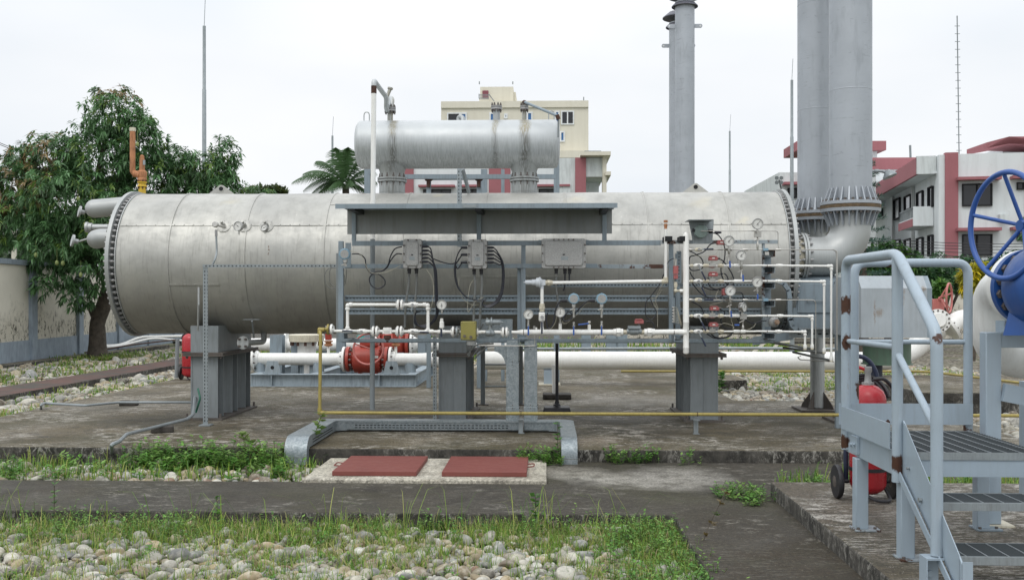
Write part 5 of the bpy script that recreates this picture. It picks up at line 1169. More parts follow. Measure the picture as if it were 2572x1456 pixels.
for s_, xx in ((1,PX(878,YB)+.02),(-1,PX(972,YB)-.03)):
    for k in range(12):
        a = 2*math.pi*k/12; p = Vector((xx,YB+math.cos(a)*.185,zp+math.sin(a)*.185)); b.hexa(p,p+Vector((s_*.035,0,0)),.020)
b.build('body_bolts', M['bolt'], v)
b = MB()
for k in range(20):
    a = 2*math.pi*k/20
    for xx in (PX(893,YB),PX(956,YB)): b.hexa((xx-.012,YB+math.cos(a)*.215,zp+math.sin(a)*.215),(xx+.012,YB+math.cos(a)*.215,zp+math.sin(a)*.215),.016)
b.build('body_bolts', M['red'], v)
c = Vector((PX(928,YB),YB-.12,zp+.30)); MB().box(c+Vector((-.15,0,-.07)),c+Vector((.16,.25,.06))).cyl(c+Vector((0,.12,-.2)),c+Vector((0,.12,0)),.09).build('gearbox', M['red'], v, bevel=.01)
w_ = P(925,876,16.75); mb = MB().torus(w_,(-.1,-1,.12),.26,.017,36,8)
for k in range(3): a = R(-80+120*k); mb.cyl(w_+Vector((.02,.08,0)), w_+Vector((math.cos(a)*.255,.02,math.sin(a)*.255)), .013)
mb.cyl(w_+Vector((.02,.07,0)), w_+Vector((.02,.3,0)), .03); mb.build('handwheel', M['redwheel'], v)
MB().box(P(936,893,16.95),P(950,899,16.95)+Vector((0,.002,0))).build('name_tag', M['dial'], v)
for px_ in (905,945): MB().box((PX(px_,YB)-.02,YB-.1,zp-.29),(PX(px_,YB)+.02,YB+.1,zp-.2)).build('foot', M['red'], v)
for px_, lb in ((825,'left'),(979+15,'right')):
    x = PX(px_,YB); t2 = thing('vent_valve', 'small rusty orange valve standing on the white pipe, '+lb+' of the red valve', 'valve', (x,YB,zp+.10), 'small valves on the white pipe')
    MB().cyl((x,YB,zp+.09),(x,YB,zp+.25),.025).build('stub', M['white'], t2); MB().lathe((x,YB,zp+.22),(0,0,1),[(0,.04),(.02,.075),(.04,.075),(.05,.05),(.07,.05),(.08,.075),(.10,.075)],10).build('flange', M['rusty'], t2); MB().box((x-.05,YB-.05,zp+.33),(x+.05,YB+.05,zp+.50)).build('body', M['red'], t2, bevel=.01)
# second valve line further back
Y2 = 19.6; z2 = PZ(866,Y2)
t = pipe_thing('white pipe with the farther red valve, behind the nearer red valve', [(PX(600,Y2),Y2,z2),(PX(955,Y2),Y2,z2)], .125); MB().cyl((PX(1032,Y2),Y2,z2),(PX(1290,Y2),Y2,z2),.13,n=20).build('pipe', M['white'], t)
fl(t,(PX(951,Y2),Y2,z2),(-1,0,0),.25,.04,12); fl(t,(PX(1032,Y2),Y2,z2),(1,0,0),.25,.04,12); fl(t,(PX(722,Y2),Y2,z2),(-1,0,0),.24,.04,10)
v = thing('red_ball_valve', 'red valve farther back, partly hidden by the nearer red valve', 'valve', (PX(992,Y2),Y2,z2-.28), 'red valves behind the tank')
MB().lathe((PX(951,Y2),Y2,z2),(1,0,0),[(0,.15),(0,.25),(.05,.25),(.05,.15),(.12,.27),(.48,.27),(.55,.15),(.55,.25),(.61,.25),(.61,.15)],32).box((PX(975,Y2),Y2-.12,z2+.2),(PX(1008,Y2),Y2+.12,z2+.48)).build('body', M['red'], v)
MB().tube([P(640,897,Y2),P(667,893,Y2)],.02,6).build('bolt_ring', M['bolt'], v) if False else None
# flange and reducer going up left of the skid
t = thing('vertical_spool', 'white pipe rising to a rust stained flange under the tank', 'pipe spool', (PX(770,17.9),17.9,zp))
x = PX(770,17.9); MB().lathe((x,17.9,PZ(905,17.9)),(0,0,1),[(0,.20),(.05,.17),(.25,.165),(.32,.19)],28).build('pipe', M['white'], t); MB().lathe((x,17.9,PZ(858,17.9)),(0,0,1),[(0,.31),(.12,.32),(.13,.3)],36).build('flange', M['white_grimy'], t)
b = MB()
for k in range(12): a = 2*math.pi*(k+.3)/12; b.hexa((x+.27*math.cos(a),17.9+.27*math.sin(a),PZ(858,17.9)-.07),(x+.27*math.cos(a),17.9+.27*math.sin(a),PZ(858,17.9)),.026)
b.build('flange_bolts', M['rustdark'], t)
MB().cyl((x,17.9,.12),(x,17.9,.6),.05).build('pipe_leg', M['white'], t)
# the skid
sk = thing('steel_skid', 'low blue grey steel skid frame under the red valves', 'skid', (PX(846,17),17.0,.12))
x0, x1 = PX(626,16.6), PX(1044,16.6); zb_, zt_ = .122, PZ(941,16.6)
def ibeam(mb, a, b, w=.16):
    a, b = Vector(a), Vector(b); h = zt_-zb_; d = (b-a).normalized(); n_ = Vector((-d.y,d.x,0))
    mb.bar(a+Vector((0,0,.006+zb_)), b+Vector((0,0,.006+zb_)), w, .012); mb.bar(a+Vector((0,0,zt_-.006)), b+Vector((0,0,zt_-.006)), w, .012); mb.bar(a+Vector((0,0,(zb_+zt_)/2)), b+Vector((0,0,(zb_+zt_)/2)), .012, h-.024)
for (a, b) in (((x0,16.68,0),(x1,16.68,0)),((x0,19.3,0),(x1,19.3,0)),((x0+.08,16.765,0),(x0+.08,19.215,0)),((x1-.08,16.765,0),(x1-.08,19.215,0)),((PX(800,17),16.765,0),(PX(800,17),19.215,0))):
    mb = MB(); ibeam(mb,a,b); mb.build('beam', M['skid'], sk)
mb = MB()
for px_ in (681,952): mb.box((PX(px_,16.6)-.006,16.605,zb_+.012),(PX(px_,16.6)+.006,16.67,zt_-.012))
mb.build('stiffener', M['skid'], sk)
for px_, Y_ in ((684,16.62),(983,16.62),(735,19.3),(1002,19.3),(840,19.3)):
    x = PX(px_,Y_); mb = MB().prism([(x-.14,Y_,zt_),(x+.14,Y_,zt_),(x+.09,Y_,zt_+.22),(x-.09,Y_,zt_+.22)],(0,.02,0)); mb.mat(1).cyl((x,Y_-.002,zt_+.11),(x,Y_+.022,zt_+.11),.032); mb.build('lifting_lug', [M['skid'],M['hole']], sk)
for px_ in (652,800,1030): x = PX(px_,17.2); MB().cyl((x,17.2,zt_),(x,17.2,zt_+.16),.10,n=16).build('saddle_post', M['skid'], sk)
# big white pipe to the right
YW = 17.2; zw = PZ(905,YW)
wp = pipe_thing('long thick white pipe running right behind the tank legs', [(PX(1202,YW),YW,zw),(PX(2230,YW),YW,zw),(PX(2290,YW),YW+.1,zw+.12),(PX(2370,YW),YW+.2,PZ(828,YW))], .158, bend=.7)
fl(wp,(PX(1214,YW),YW,zw),(-1,0,0),.25,.04,12,'white_grimy'); fl(wp,(PX(1200,YW),YW,zw),(1,0,0),.25,.035,12)
fl(wp,P(2380,822,YW+.2),(.8,0,.6),.27,.05,14)
MB().tube([P(2378,824,YW+.2),P(2410,800,YW+.3),P(2460,800,YW+.5),P(2700,800,YW+1)],.158,24,.5,8).build('pipe', M['white'], wp, ang=60)
e = pipe_thing('white elbow with round bolted flange left of the red handwheel', [P(2300,868,17.8),P(2330,835,17.7),P(2352,812,17.3)], .16, bend=.3)
fl(e,P(2356,806,17.1),(-.25,-1,.2),.20,.04,14,'white'); 
e2 = thing('red_gate_valve', 'red valve with upright handwheel beyond the railing on the right', 'valve', P(2352,790,17.6)); a_ = P(2352,765,17.5)
MB().box(a_+Vector((-.09,-.1,-.12)),a_+Vector((.1,.1,.1))).lathe(a_+Vector((0,.1,-.32)),(0,0,1),[(0,.2),(.08,.26),(.14,.1),(.3,.09)],20).build('body', M['redwheel'], e2, bevel=.01)
w_ = P(2384,748,17.3); mb = MB().torus(w_,(.85,-.53,.0),.25,.018,32,8); hub = w_+Vector((-.12,.08,0))
for k in range(5): a = R(20+72*k); mb.cyl(hub, w_+Vector((.53*math.cos(a)*.245,.85*math.cos(a)*.245,math.sin(a)*.245)), .012)
mb.cyl(hub, a_, .03); mb.build('handwheel', M['redwheel'], e2)
MB().tube([(PX(1330,17.05),17.05,PZ(935,17.05)*1.0),(PX(1700,17.05),17.05,PZ(932,17.05)),(PX(2110,17.05),17.05,PZ(930,17.05)),P(2330,930,17.0),P(2600,962,15.0)], .022, 8, .2).build('yp2', M['yellow']) if False else None
yp2 = tag(MB().tube([(PX(1560,16.95),16.95,PZ(931.5,16.95)),(PX(2330,16.95),16.95,PZ(930,16.95)),P(2572,962,14.5),P(2700,978,14.0)], .020, 8, .3).build('yellow_pipe', M['yellow']), 'thin yellow pipe running along the foot of the long thick white pipe', 'pipe')
for px_, Y_, w_, h_, lb in ((1380,17.2,.30,None,'square grey pedestal under the thick white pipe, before the black pole'),(1472,21.5,.34,None,'short pedestal seen under the white pipe, right of the black pole')):
    x = PX(px_,Y_); t = thing('pipe_pedestal', lb, 'pedestal', (x,Y_,.12 if Y_ < 21 else -.06), 'pedestals under the white pipe'); z0_ = .121 if Y_ < 21 else -.05
    MB().box((x-w_*.32,Y_-.12,z0_+.02),(x+w_*.32,Y_+.12,zw-.155)).build('column', M['rail'], t); MB().box((x-w_*.62,Y_-.22,z0_),(x+w_*.62,Y_+.22,z0_+.02)).build('base_plate', M['white_grimy'], t)
bp = thing('black_pole', 'black painted pole standing on a dark concrete block under the panel', 'pole', (PX(1399,12.9),12.95,.12))
MB().tube([(PX(1399,12.9),12.95,.18),(PX(1399,12.9),12.95,PZ(862,12.95))], .021, 12).build('pole', M['black'], bp); MB().lathe((PX(1399,12.9),12.95,.21),(0,0,1),[(0,.05),(.02,.045),(.03,.03),(.06,.028)],12).build('socket', M['black'], bp)
x = PX(1398,12.9); MB().prism([(x-.18,12.78,.121),(x+.19,12.78,.121),(x+.17,12.8,.20),(x-.16,12.8,.20)],(0,.28,0)).build('block', M['black'], bp, bevel=.01)
wpz = thing('white_pole', 'short white pipe stub standing on a block behind the black pole', 'pole', (PX(1392,14.8),14.8,.12)); MB().cyl((PX(1392,14.8),14.8,.2),(PX(1390,14.8),14.8,.62),.03).build('pipe', M['white'], wpz); x = PX(1397,14.8); MB().box((x-.2,14.6,.121),(x+.22,14.95,.20)).build('block', M['brick'], wpz, bevel=.015)
tag(MB().cyl(P(1150,876,20.5),P(1395,875.5,20.5),.03).cyl(P(1395,875.5,20.5),P(1890,874,20.5),.03).cyl(P(1890,874,20.5),P(2100,876,20.5),.03).build('grey_pipe', M['galvd']), 'thin grey pipe parallel to and just above the thick white pipe', 'pipe')
# little portal stands near the ducts
t = thing('tube_stand', 'blue grey pipe stand with two thin cross rungs left of the ducts', 'stand', (PX(1215,13.9),13.9,.12))
for px_ in (1213,1308): MB().box((PX(px_,13.9)-.03,13.87,.125),(PX(px_,13.9)+.03,13.93,PZ(868,13.9))).build('post', M['support'], t); MB().box((PX(px_,13.9)-.08,13.82,.121),(PX(px_,13.9)+.08,13.98,.13)).build('foot', M['support_dark'], t)
for py_ in (915,970): MB().cyl(P(1215,py_,13.9),P(1308,py_,13.9),.012).build('rung', M['galvd'], t)
# steel gantry behind the tank, seen above and beneath it
YG = 17.9
g = thing('steel_gantry', 'blue grey steel gantry whose posts show above and beneath the tank', 'gantry', (PX(1150,YG),YG,.12))
for px_, Y_, yt, w_ in ((923,YG,420,.10),(1077,16.5,446,.07),(1203,16.5,446,.07),(1216,YG,425,.11),(1263,YG,425,.06),(1398,YG,330,.10),(742,YG,842,.13),(697,YG,842,.22),(857,YG+1,842,.16),(1060,YG+1,842,.15),(815,YG+2,842,.15)):
    x = PX(px_,Y_); mb = MB(); hbeam_col(mb, x, Y_, .121 if Y_ < 21 else -.05, PZ(yt,Y_), w_, w_, .012); mb.build('post', M['steel'], g)
for a, b, Y_ in (((1015,444),(1395,444),16.4),((917,432),(935,432),YG),((1077,447),(1203,446),16.6)):
    MB().bar(P(*a,Y_),P(*b,Y_),.06,.075).build('beam', M['steel'], g)
for px_ in (1077,1203): MB().sphere((PX(px_,16.5),16.5,PZ(447,16.5)),.075,10,6,(1,1,.8)).cyl((PX(px_,16.5),16.45,PZ(470,16.5)),(PX(px_,16.5),16.45,PZ(450,16.5)),.03).build('rusted_joint', M['rustdark'], g)
# white column and teal cabinet far behind the tank
tag(MB().box(P(896,842,24),P(935,880,24)+Vector((0,.6,-.2))).build('teal_cabinet', paint('teal cabinet', (.08,.34,.32), .5)), 'small teal cabinet glimpsed under the tank above the red valve', 'cabinet')
t = thing('yellow_railing', 'pale yellow steel railing and stair glimpsed under the right tank end', 'railing', P(1900,875,24)+Vector((0,0,-.6)))
for a, b in (((1832,857),(1990,857)),((1888,888),(1930,852)),((1930,888),(1958,858))): MB().bar(P(*a,24),P(*b,24),.06,.06).build('rail', M['cblg'], t)
for px_ in (1880,1890,1946,1962,2010): MB().bar(P(px_,848,24),P(px_,888,24)+Vector((0,0,-.3)),.05,.05).build('post', M['cblg'], t)
for px_, lb in ((1838,'first'),(1862,'second'),(1904,'third')):
    pass
t = thing('pump_frame', 'pale blue grey frame with white tube glimpsed behind the right tank leg', 'frame', P(1850,888,22)+Vector((0,0,-.2)))
for px_ in (1826,1860,1893): MB().bar(P(px_,850,22),P(px_,888,22)+Vector((0,0,-.3)),.13,.13).build('post', M['rail'], t)
MB().cyl(P(1815,874,21.8),P(1925,874,21.8),.03).build('tube', M['white'], t)
# ================================================================== GREY CABINET ON THE RIGHT
cb = thing('fan_cabinet', 'rust stained grey steel cabinet with chamfered top seen through the railing', 'cabinet', (PX(2250,10.9),10.9,.12))
a, b = P(2163,692,10.6), P(2338,848,10.6); zc_ = PZ(724,10.6)
nspots = [(PX(2208,10.6),10.6,PZ(785,10.6),.06),(PX(2267,10.6),10.6,PZ(732,10.6),.04),(PX(2170,10.6),10.6,PZ(697,10.6),.05),(PX(2320,10.6),10.6,PZ(725,10.6),.04)]
mcab = paint('stained cabinet paint', (.36,.40,.43), .5, dirt=.2, dirtc=(.15,.15,.14), drips=nspots+[(PX(2197,10.6),10.6,PZ(785,10.6),.014,12),(PX(2268,10.6),10.6,PZ(745,10.6),.018,8)])
MB().prism([(a.x,10.6,b.z),(a.x,10.6,zc_),(a.x,10.72,a.z),(a.x,11.5,a.z),(a.x,11.62,zc_),(a.x,11.62,b.z)],(b.x-a.x-.04,0,0)).prism([(b.x-.04,10.6,b.z),(b.x-.04,10.6,zc_),(b.x-.04,10.72,a.z),(b.x-.04,11.5,a.z),(b.x-.04,11.62,zc_),(b.x-.04,11.62,b.z)],(.002,0,0)).build('casing', mcab, cb)
MB().prism([(b.x-.038,10.6,b.z),(b.x-.038,10.6,zc_),(b.x-.038,10.72,a.z),(b.x-.038,11.5,a.z),(b.x-.038,11.62,zc_),(b.x-.038,11.62,b.z)],(.05,0,0)).build('end_panel', M['steel'], cb)
c = P(2231,861,11.0); MB().lathe((c.x,11.05,PZ(912,11.05)),(0,0,1),[(0,.27),(.008,.27),(.012,.25),(.235,.25)],36).build('fan_shroud', M['green'], cb, ang=30); MB().cyl((PX(2200,11.0),11.05,PZ(945,11)),(PX(2200,11.0),11.05,PZ(912,11)),.085).build('motor', M['navy'], cb); MB().cyl((PX(2210,11.0),11.05,.12),(PX(2210,11.0),11.05,PZ(944,11)),.022).build('stand_rod', M['black'], cb)
for dx in (.03, b.x-a.x-.03): MB().box((a.x+dx-.03,11.5,.121),(a.x+dx+.03,11.56,b.z)).build('leg', M['steel'], cb)
# ================================================================== ACCESS PLATFORM AND STAIRS
mr = paint('pale blue rail paint with bare rust', (.345,.42,.485), .36, var=.06, dirt=.25, dirtc=(.2,.2,.19), spots=[(2.0,6.69,PZ(765,6.7),.055,1.2),(2.0,6.66,PZ(858,6.7),.052,1.1),(2.0,6.70,PZ(1104,6.7),.06,1),(2.0,5.72,PZ(1160,5.7),.05,1.2),(2.0,5.15,PZ(850,5.15),.022,1.4),(2.36,6.9,PZ(664,6.9)-.03,.06,.5),(2.15,6.9,PZ(975,6.9),.05,1.6),(2.87,6.9,PZ(1072,6.9),.035,1.4),(2.32,6.85,PZ(1062,6.85),.03,1),(2.12,6.7,PZ(664,6.7)-.03,.05,.8)],
          drips=[(2.012,6.66,PZ(930,6.7),.014,16),(2.02,6.7,PZ(700,6.7),.012,10),(2.0,5.15,PZ(870,5.15),.012,3)])
pf = thing('access_platform', 'blue grey steel stair platform with pipe railings at the right edge', 'platform', (2.4,6.1,.12))
zd = .737; r_ = .031
def rail(name, pts, r=r_, bend=.0, mt=None, n=18): return MB().tube(pts, r, n, bend, 7).build(name, mt or mr, pf, ang=60)
zr = PZ(641,5.73)+.0
rail('top_rail', [(2.0,6.70,.60),(2.0,6.70,1.855),(2.0,5.73,1.855),(2.0,5.16,1.42),(2.0,5.16,.29)], bend=.085)
rail('rail_post', [(2.0,5.73,.56),(2.0,5.73,1.83)])
rail('mid_rail', [(2.0,6.70,1.32),(2.0,5.73,1.325)], .017); rail('mid_rail', [(2.0,5.73,1.29),(2.0,5.16,.93)], .020)
rail('rear_rail', [(2.117,6.90,.72),(2.117,6.90,1.845),(2.885,6.90,1.845),(2.885,6.90,.70)], .030, .09); rail('rear_mid_rail', [(2.117,6.90,1.305),(2.885,6.90,1.305)], .017)
MB().box((2.0,6.855,.745),(2.90,6.861,.888)).build('toe_board', mr, pf); MB().box((1.965,5.76,zd+.003),(1.971,6.69,.888)).build('toe_board', M['rail'], pf)
# deck
mb = MB(); gx0, gx1, gy0, gy1 = 2.03, 2.80, 5.66, 6.60
def grating(gx0, gx1, gy0, gy1, z, name='grating', bearx=.10, step=.028, h=.028):
    mb = MB()
    y = gy0 + .02
    while y < gy1-.01: mb.box((gx0,y,z-h),(gx1,y+.005,z)); y += step
    x = gx0 + bearx*.5
    while x < gx1: mb.mat(1).box((x,gy0+.006,z-.008),(x+.006,gy1-.006,z+.0015)); x += bearx
    mb.mat(1).box((gx0,gy0-.002,z-h-.012),(gx1,gy0+.004,z+.002)).box((gx0,gy1,z-h),(gx1,gy1+.006,z)); return mb.build(name, [M['grate'], M['galvd']], pf, smooth=False)
grating(gx0, gx1, gy0, gy1, zd, bearx=.085, step=.036)
MB().box((2.02,5.665,zd-.135),(3.3,5.672,zd-.032)).box((2.02,5.672,zd-.135),(3.3,5.70,zd-.129)).build('front_beam', M['rail'], pf)
MB().box((2.005,5.71,zd-.15),(2.012,6.72,zd-.012)).box((2.012,5.71,zd-.15),(2.04,6.72,zd-.144)).build('side_beam', mr, pf); MB().box((2.83,5.71,zd-.15),(2.84,6.62,zd-.035)).build('side_beam', M['rail'], pf)
MB().box((2.05,6.615,zd-.135),(2.82,6.622,zd-.032)).build('rear_beam', M['rail'], pf)
for x, y in ((2.02,6.46),(2.05,5.74),(2.80,6.50)):
    MB().box((x-.04,y-.04,.13),(x+.04,y+.04,zd-.155)).build('leg', M['rail'], pf, bevel=.006); MB().box((x-.05,y-.07,.121),(x+.11,y+.07,.133)).build('foot_plate', M['steel_rusty'] if x < 2.06 else M['steel'], pf, bevel=.002)
    b = MB(); b.hexa((x+.08,y-.04,.133),(x+.08,y-.04,.146),.010).hexa((x-.03,y-.055,.133),(x-.03,y-.055,.146),.010); b.build('foot_bolts', M['bolt'], pf)
mb = MB(); mb.box((1.985,6.42,zd-.13),(2.004,6.55,zd-.02)).hexa((1.985,6.46,zd-.07),(1.97,6.46,zd-.07),.014).hexa((1.985,6.52,zd-.08),(1.97,6.52,zd-.08),.014); mb.build('corner_bracket', M['rail'], pf)
# stringers
for xs, nm in ((2.0,'stringer'),(2.82,'stringer')):
    prof = [(5.74,.91),(5.70,.91),(4.93,.335),(4.90,.31),(4.90,.122),(5.0,.122),(5.04,.22),(5.70,.60),(5.74,.62)]
    mb = MB().prism([(xs+.021,y,z) for y, z in prof],(.008,0,0)); mb.bar((xs-.0,5.70,.605),(xs-.0,4.97,.175),.042,.008,(1,0,0)); mb.bar((xs-.0,5.66,.64+.08),(xs-.0,4.97,.245+.06),.042,.006,(1,0,0)) if False else None
    mb.box((xs+.021-.0,4.893,.125),(xs+.07,4.899,.325)); mb.build(nm, M['rail'], pf)
MB().prism([(2.018,5.70,.90),(2.018,5.66,.90),(2.018,4.93,.350),(2.018,4.93,.20),(2.018,5.02,.22)],(.002,0,0)).build('toe_plate', M['rail'], pf)
b = MB().hexa((2.019,5.42,.52),(2.003,5.42,.52),.014).hexa((2.019,5.60,.66),(2.003,5.60,.66),.008); b.build('stringer_bolts', M['galvd'], pf)
for y0_, y1_, z_ in ((5.29,5.56,.532),(5.0,5.28,.325)):
    grating(2.03,2.815,y0_,y1_,z_,'tread', .105, .019, .024); MB().box((2.03,y0_-.008,z_-.04),(2.815,y0_-.0025,z_-.0)).box((2.03,y0_-.0024,z_-.04),(2.815,y0_+.02,z_-.036)).build('tread_nosing', M['galvd'], pf)
mb = MB().box((1.93,5.11,.275),(2.02,5.21,.285)).box((1.93,5.11,.15),(1.936,5.21,.275)).box((1.936,5.19,.15),(2.02,5.196,.275)).hexa((1.975,5.19,.19),(1.975,5.178,.19),.017); mb.build('post_bracket', M['rail'], pf)
# ================================================================== WHEELED EXTINGUISHERS
def extinguisher(x, y, z0, lab, r=.13, full=True, rot=1):
    t = thing('wheeled_extinguisher', lab, 'fire extinguisher', (x,y,z0), 'red wheeled fire extinguishers'); zb_ = z0+.05
    MB().lathe((x,y,zb_),(0,0,1),[(0,r*.5),(.03,r*.85),(.07,r),(.68,r),(.72,r*.95),(.755,r*.82),(.785,r*.55),(.80,r*.28)],36).build('cylinder', M['extred'], t, ang=60)
    mb = MB()
    for zz in (.17,.45): mb.lathe((x,y,zb_+zz),(0,0,1),[(0,r+.001),(.001,r+.006),(.025,r+.006),(.026,r+.001)],36,caps=False)
    mb.build('strap', M['black'], t)
    MB().lathe((x,y,zb_+.78),(0,0,1),[(0,.045),(.035,.045),(.036,.03),(.05,.025),(.10,.022),(.12,.03),(.15,.028)],12).build('valve', M['bolt_pale'], t)
    MB().tube([(x,y,zb_+.90),(x-.05,y,zb_+.92),(x-.14,y,zb_+.945)],.012,8).sphere((x-.14,y,zb_+.945),.017).build('lever', M['extred'], t)
    MB().tube([(x-.12*rot,y+.13,zb_+.05),(x-.12*rot,y+.14,zb_+.5),(x-.12,y+.14,zb_+1.0),(x+.03,y+.14,zb_+1.0),(x+.11,y+.13,zb_+.88),(x+.13,y+.12,zb_+.1)],.018,10,.09).build('cart_handle', M['navy'], t)
    mb = MB()
    for k in range(3): mb.tube([(x+math.cos(a)*(r*.95+.02*k),y+math.sin(a)*(r*.7)+.03,zb_+.66+.02*k+.16*math.sin(a)) for a in [math.pi*i/14 for i in range(15)]],.013,8)
    mb.tube([(x+.03,y-.03,zb_+.84),(x+.10,y-.05,zb_+.85),(x+.17,y-.04,zb_+.78),(x+.24,y-.0,zb_+.62)],.014,8,.04); mb.build('hose', M['black'], t)
    for sx in (-1,1):
        c = Vector((x+sx*.205,y+.06,z0+.125)); MB().lathe(c-Vector((.022,0,0)),(1,0,0),[(0,.085),(.004,.12),(.012,.125),(.032,.125),(.040,.12),(.044,.085)],30).build('wheel', M['black'], t); MB().lathe(c-Vector((.028,0,0)),(1,0,0),[(0,.02),(.01,.06),(.046,.06),(.056,.02)],16).build('hub', M['bolt'], t)
    MB().cyl((x-.2,y+.06,z0+.125),(x+.2,y+.06,z0+.125),.012).build('axle', M['black'], t)
    MB().tube([(x-.05,y,zb_+.02),(x-.04,y-.10,z0+.05),(x+.02,y-.17,z0+.02),(x+.12,y-.15,z0+.02),(x+.14,y,z0+.06),(x+.10,y+.08,zb_+.1)],.012,8,.05).build('foot_hoop', M['black'], t); return t
extinguisher(2.375,7.42,.12,'red wheeled extinguisher behind the stair platform, black hose coiled on top')
extinguisher(PX(480,18.0),18.0,.12,'red wheeled extinguisher half hidden behind the left tank leg', r=.16)
tag(MB().tube([P(443,948,18.3),P(446,850,18.3)],.035,10).build('leaning_pole', M['support']), 'grey leaning pole left of the half hidden red extinguisher', 'pole')
# ================================================================== BLUE VALVE AND ITS WHITE PIPE
bv = thing('blue_ball_valve', 'big bright blue flanged valve cut by the right picture edge', 'valve', P(2640,850,6.2))
F = Vector((3.13,6.55,1.672)); ax = Vector((0,-1,0))
_, fu, fw = frame_of(ax)
MB().lathe(F,ax,[(0,.12),(0,.25),(.055,.25),(.055,.17),(.13,.17),(.14,.235),(.18,.262),(.26,.27),(.62,.27),(.68,.25),(.72,.17)],64).build('body', M['blue'], bv)
for k in range(16):
    a = 2*math.pi*(k+.5)/16; e = F+(fu*math.cos(a)+fw*math.sin(a))*.213
    if e.x > 3.3: continue
    o_ = MB().hexa(e+ax*.057,e+ax*.095,.030).cyl(e+ax*.095,e+ax*.125,.018).build('stud_nut', M['bolt'], bv)
MB().box(P(2528,700,6.3),P(2555,800,6.3)+Vector((0,.04,0))).build('stop_lug', M['blue'], bv) if False else None
MB().prism([P(2528,842,6.35),P(2545,778,6.35),P(2700,778,6.0),P(2700,842,6.0)],(0,.05,0)).build('foot', M['blue'], bv)
hubp = P(2574,563,6.0); wn_ = Vector((.80,-.60,.02)).normalized(); wc = hubp - wn_*.15 + Vector((-.0,0,0)); wc = P(2524,566,6.25)
wn_ = Vector((.974,.225,0)).normalized()
_, u_, w_ = frame_of(wn_)
mb = MB().torus(wc,wn_,.328,.0175,56,12); hb = wc + wn_*.13
mb.build('handwheel', M['bluewheel'], bv, ang=60)
for k in range(5):
    a = R(92+72*k); e = wc+(u_*math.cos(a)+w_*math.sin(a))*.325; MB().cyl(hb,e,.0125).build('spoke', M['bluewheel'], bv)
MB().cyl(hb-wn_*.03,hb+wn_*.05,.035).build('hub', M['blue'], bv); MB().box((3.12,6.2,1.93),(3.42,6.48,2.2)).cyl((3.27,6.25,1.85),(3.27,6.25,1.93),.09).build('gearbox', M['blue'], bv, bevel=.02); MB().cyl(hb,hb+wn_*.40,.02).build('shaft', M['blue'], bv)
wb = thing('white_elbow_pipe', 'thick white pipe curving down from the blue valve and running off to the right', 'pipeline', P(2450,900,7.1))
s0 = F - ax*.002; p1 = F - ax*.20; p2 = P(2470,775,7.0); low = P(2478,893,7.1); zl = 1.19
pts = [s0, p1 + Vector((0,0,0)), P(2462,790,7.05), P(2470,897,7.1), (PX(2800,7.1),7.1,zl)]
MB().tube([(3.13,6.6,F.z),(3.13,7.05,F.z),(3.13,7.08,zl),(4.6,7.1,zl)], .150, 36, .26, 8).build('pipe', M['white'], wb, ang=60)
MB().lathe(F-ax*.004,-ax,[(0,.15),(0,.248),(.055,.248),(.06,.19),(.15,.152)],64).build('flange', M['white'], wb)
MB().lathe((PX(2572,7.1)+.0,7.1,zl),(1,0,0),[(0,.150),(.004,.1525),(.012,.1525),(.016,.150)],36,caps=False).build('weld_bead', M['white'], wb)
ps = thing('valve_stand', 'blue grey steel frame of square posts carrying the blue valve', 'stand', (3.2,6.7,.12))
a, b = P(2478,834,6.6), P(2498,1308,6.6)
for x, y in ((P(2491,900,6.6).x,6.62),(P(2491,900,6.6).x+.72,6.62)): MB().box((x-.05,y-.05,.135),(x+.05,y+.05,PZ(834,6.6,2490))).build('post', M['rail'], ps, bevel=.006); MB().box((x-.09,y-.09,.121),(x+.12,y+.09,.134)).build('foot_plate', M['white_grimy'], ps)
x = P(2491,900,6.6).x; z_ = PZ(834,6.6,2490); MB().box((x+.05,6.58,z_-.10),(x+.67,6.66,z_)).build('top_beam', M['rail'], ps, bevel=.004); MB().bar(P(2512,983,6.6)+Vector((0,-.04,0)),P(2640,1008,6.6)+Vector((0,-.04,0)),.05,.115).build('cross_beam', M['rail'], ps)
MB().box((x+.06,6.55,z_+.001),(x+.17,6.68,z_+.075)).build('packing_block', M['rail'], ps)
MB().box((x+.55,7.3,.135),(x+.65,7.4,1.0)).build('post', M['rail'], ps)
# low conduits on the slab at the left with their bricks
cd = thing('ground_conduit', 'grey conduit running left over the slab, resting on a dark brick', 'conduit', G(110,1018,.12), 'grey conduits on the slab')
def g2(px, py, z, zz=None): p = G(px,py,z); return p
h_ = .19
MB().tube([g2(103,1022,.12)+Vector((0,0,-.1)),g2(103,1016,.2),g2(112,1012,h_),g2(215,1018,h_),g2(300,1010,h_),g2(482,1010,h_)],.017,10,.05).build('pipe', M['galvd'], cd)
c2 = thing('ground_conduit', 'grey conduit slanting from the left tank leg over the slab edge, on a brick', 'conduit', G(298,1130,.12), 'grey conduits on the slab')
MB().tube([G(298,1110,.1)+Vector((-.0,-.16,-.15)),G(298,1110,.2)+Vector((0,-.16,0)),G(300,1108,.2),G(318,1090,.2),G(470,1052,.2),G(486,1040,.24),G(492,1010,.3)+Vector((0,0,.2))],.019,10,.06).build('pipe', M['galvd'], c2)
for px_, py_, an, lb in ((324,1018,.05,'dark weathered brick under the far conduit on the slab'),(408,1085,.35,'dark weathered brick under the slanting near conduit'),):
    c = G(px_,py_,.12); Mx = Matrix.Rotation(an,3,'Z'); tag(MB().cbox((c.x,c.y,.155),(.24,.12,.068),Mx).build('brick', M['brick'], bevel=.012), lb, 'brick', 'bricks propping conduits')
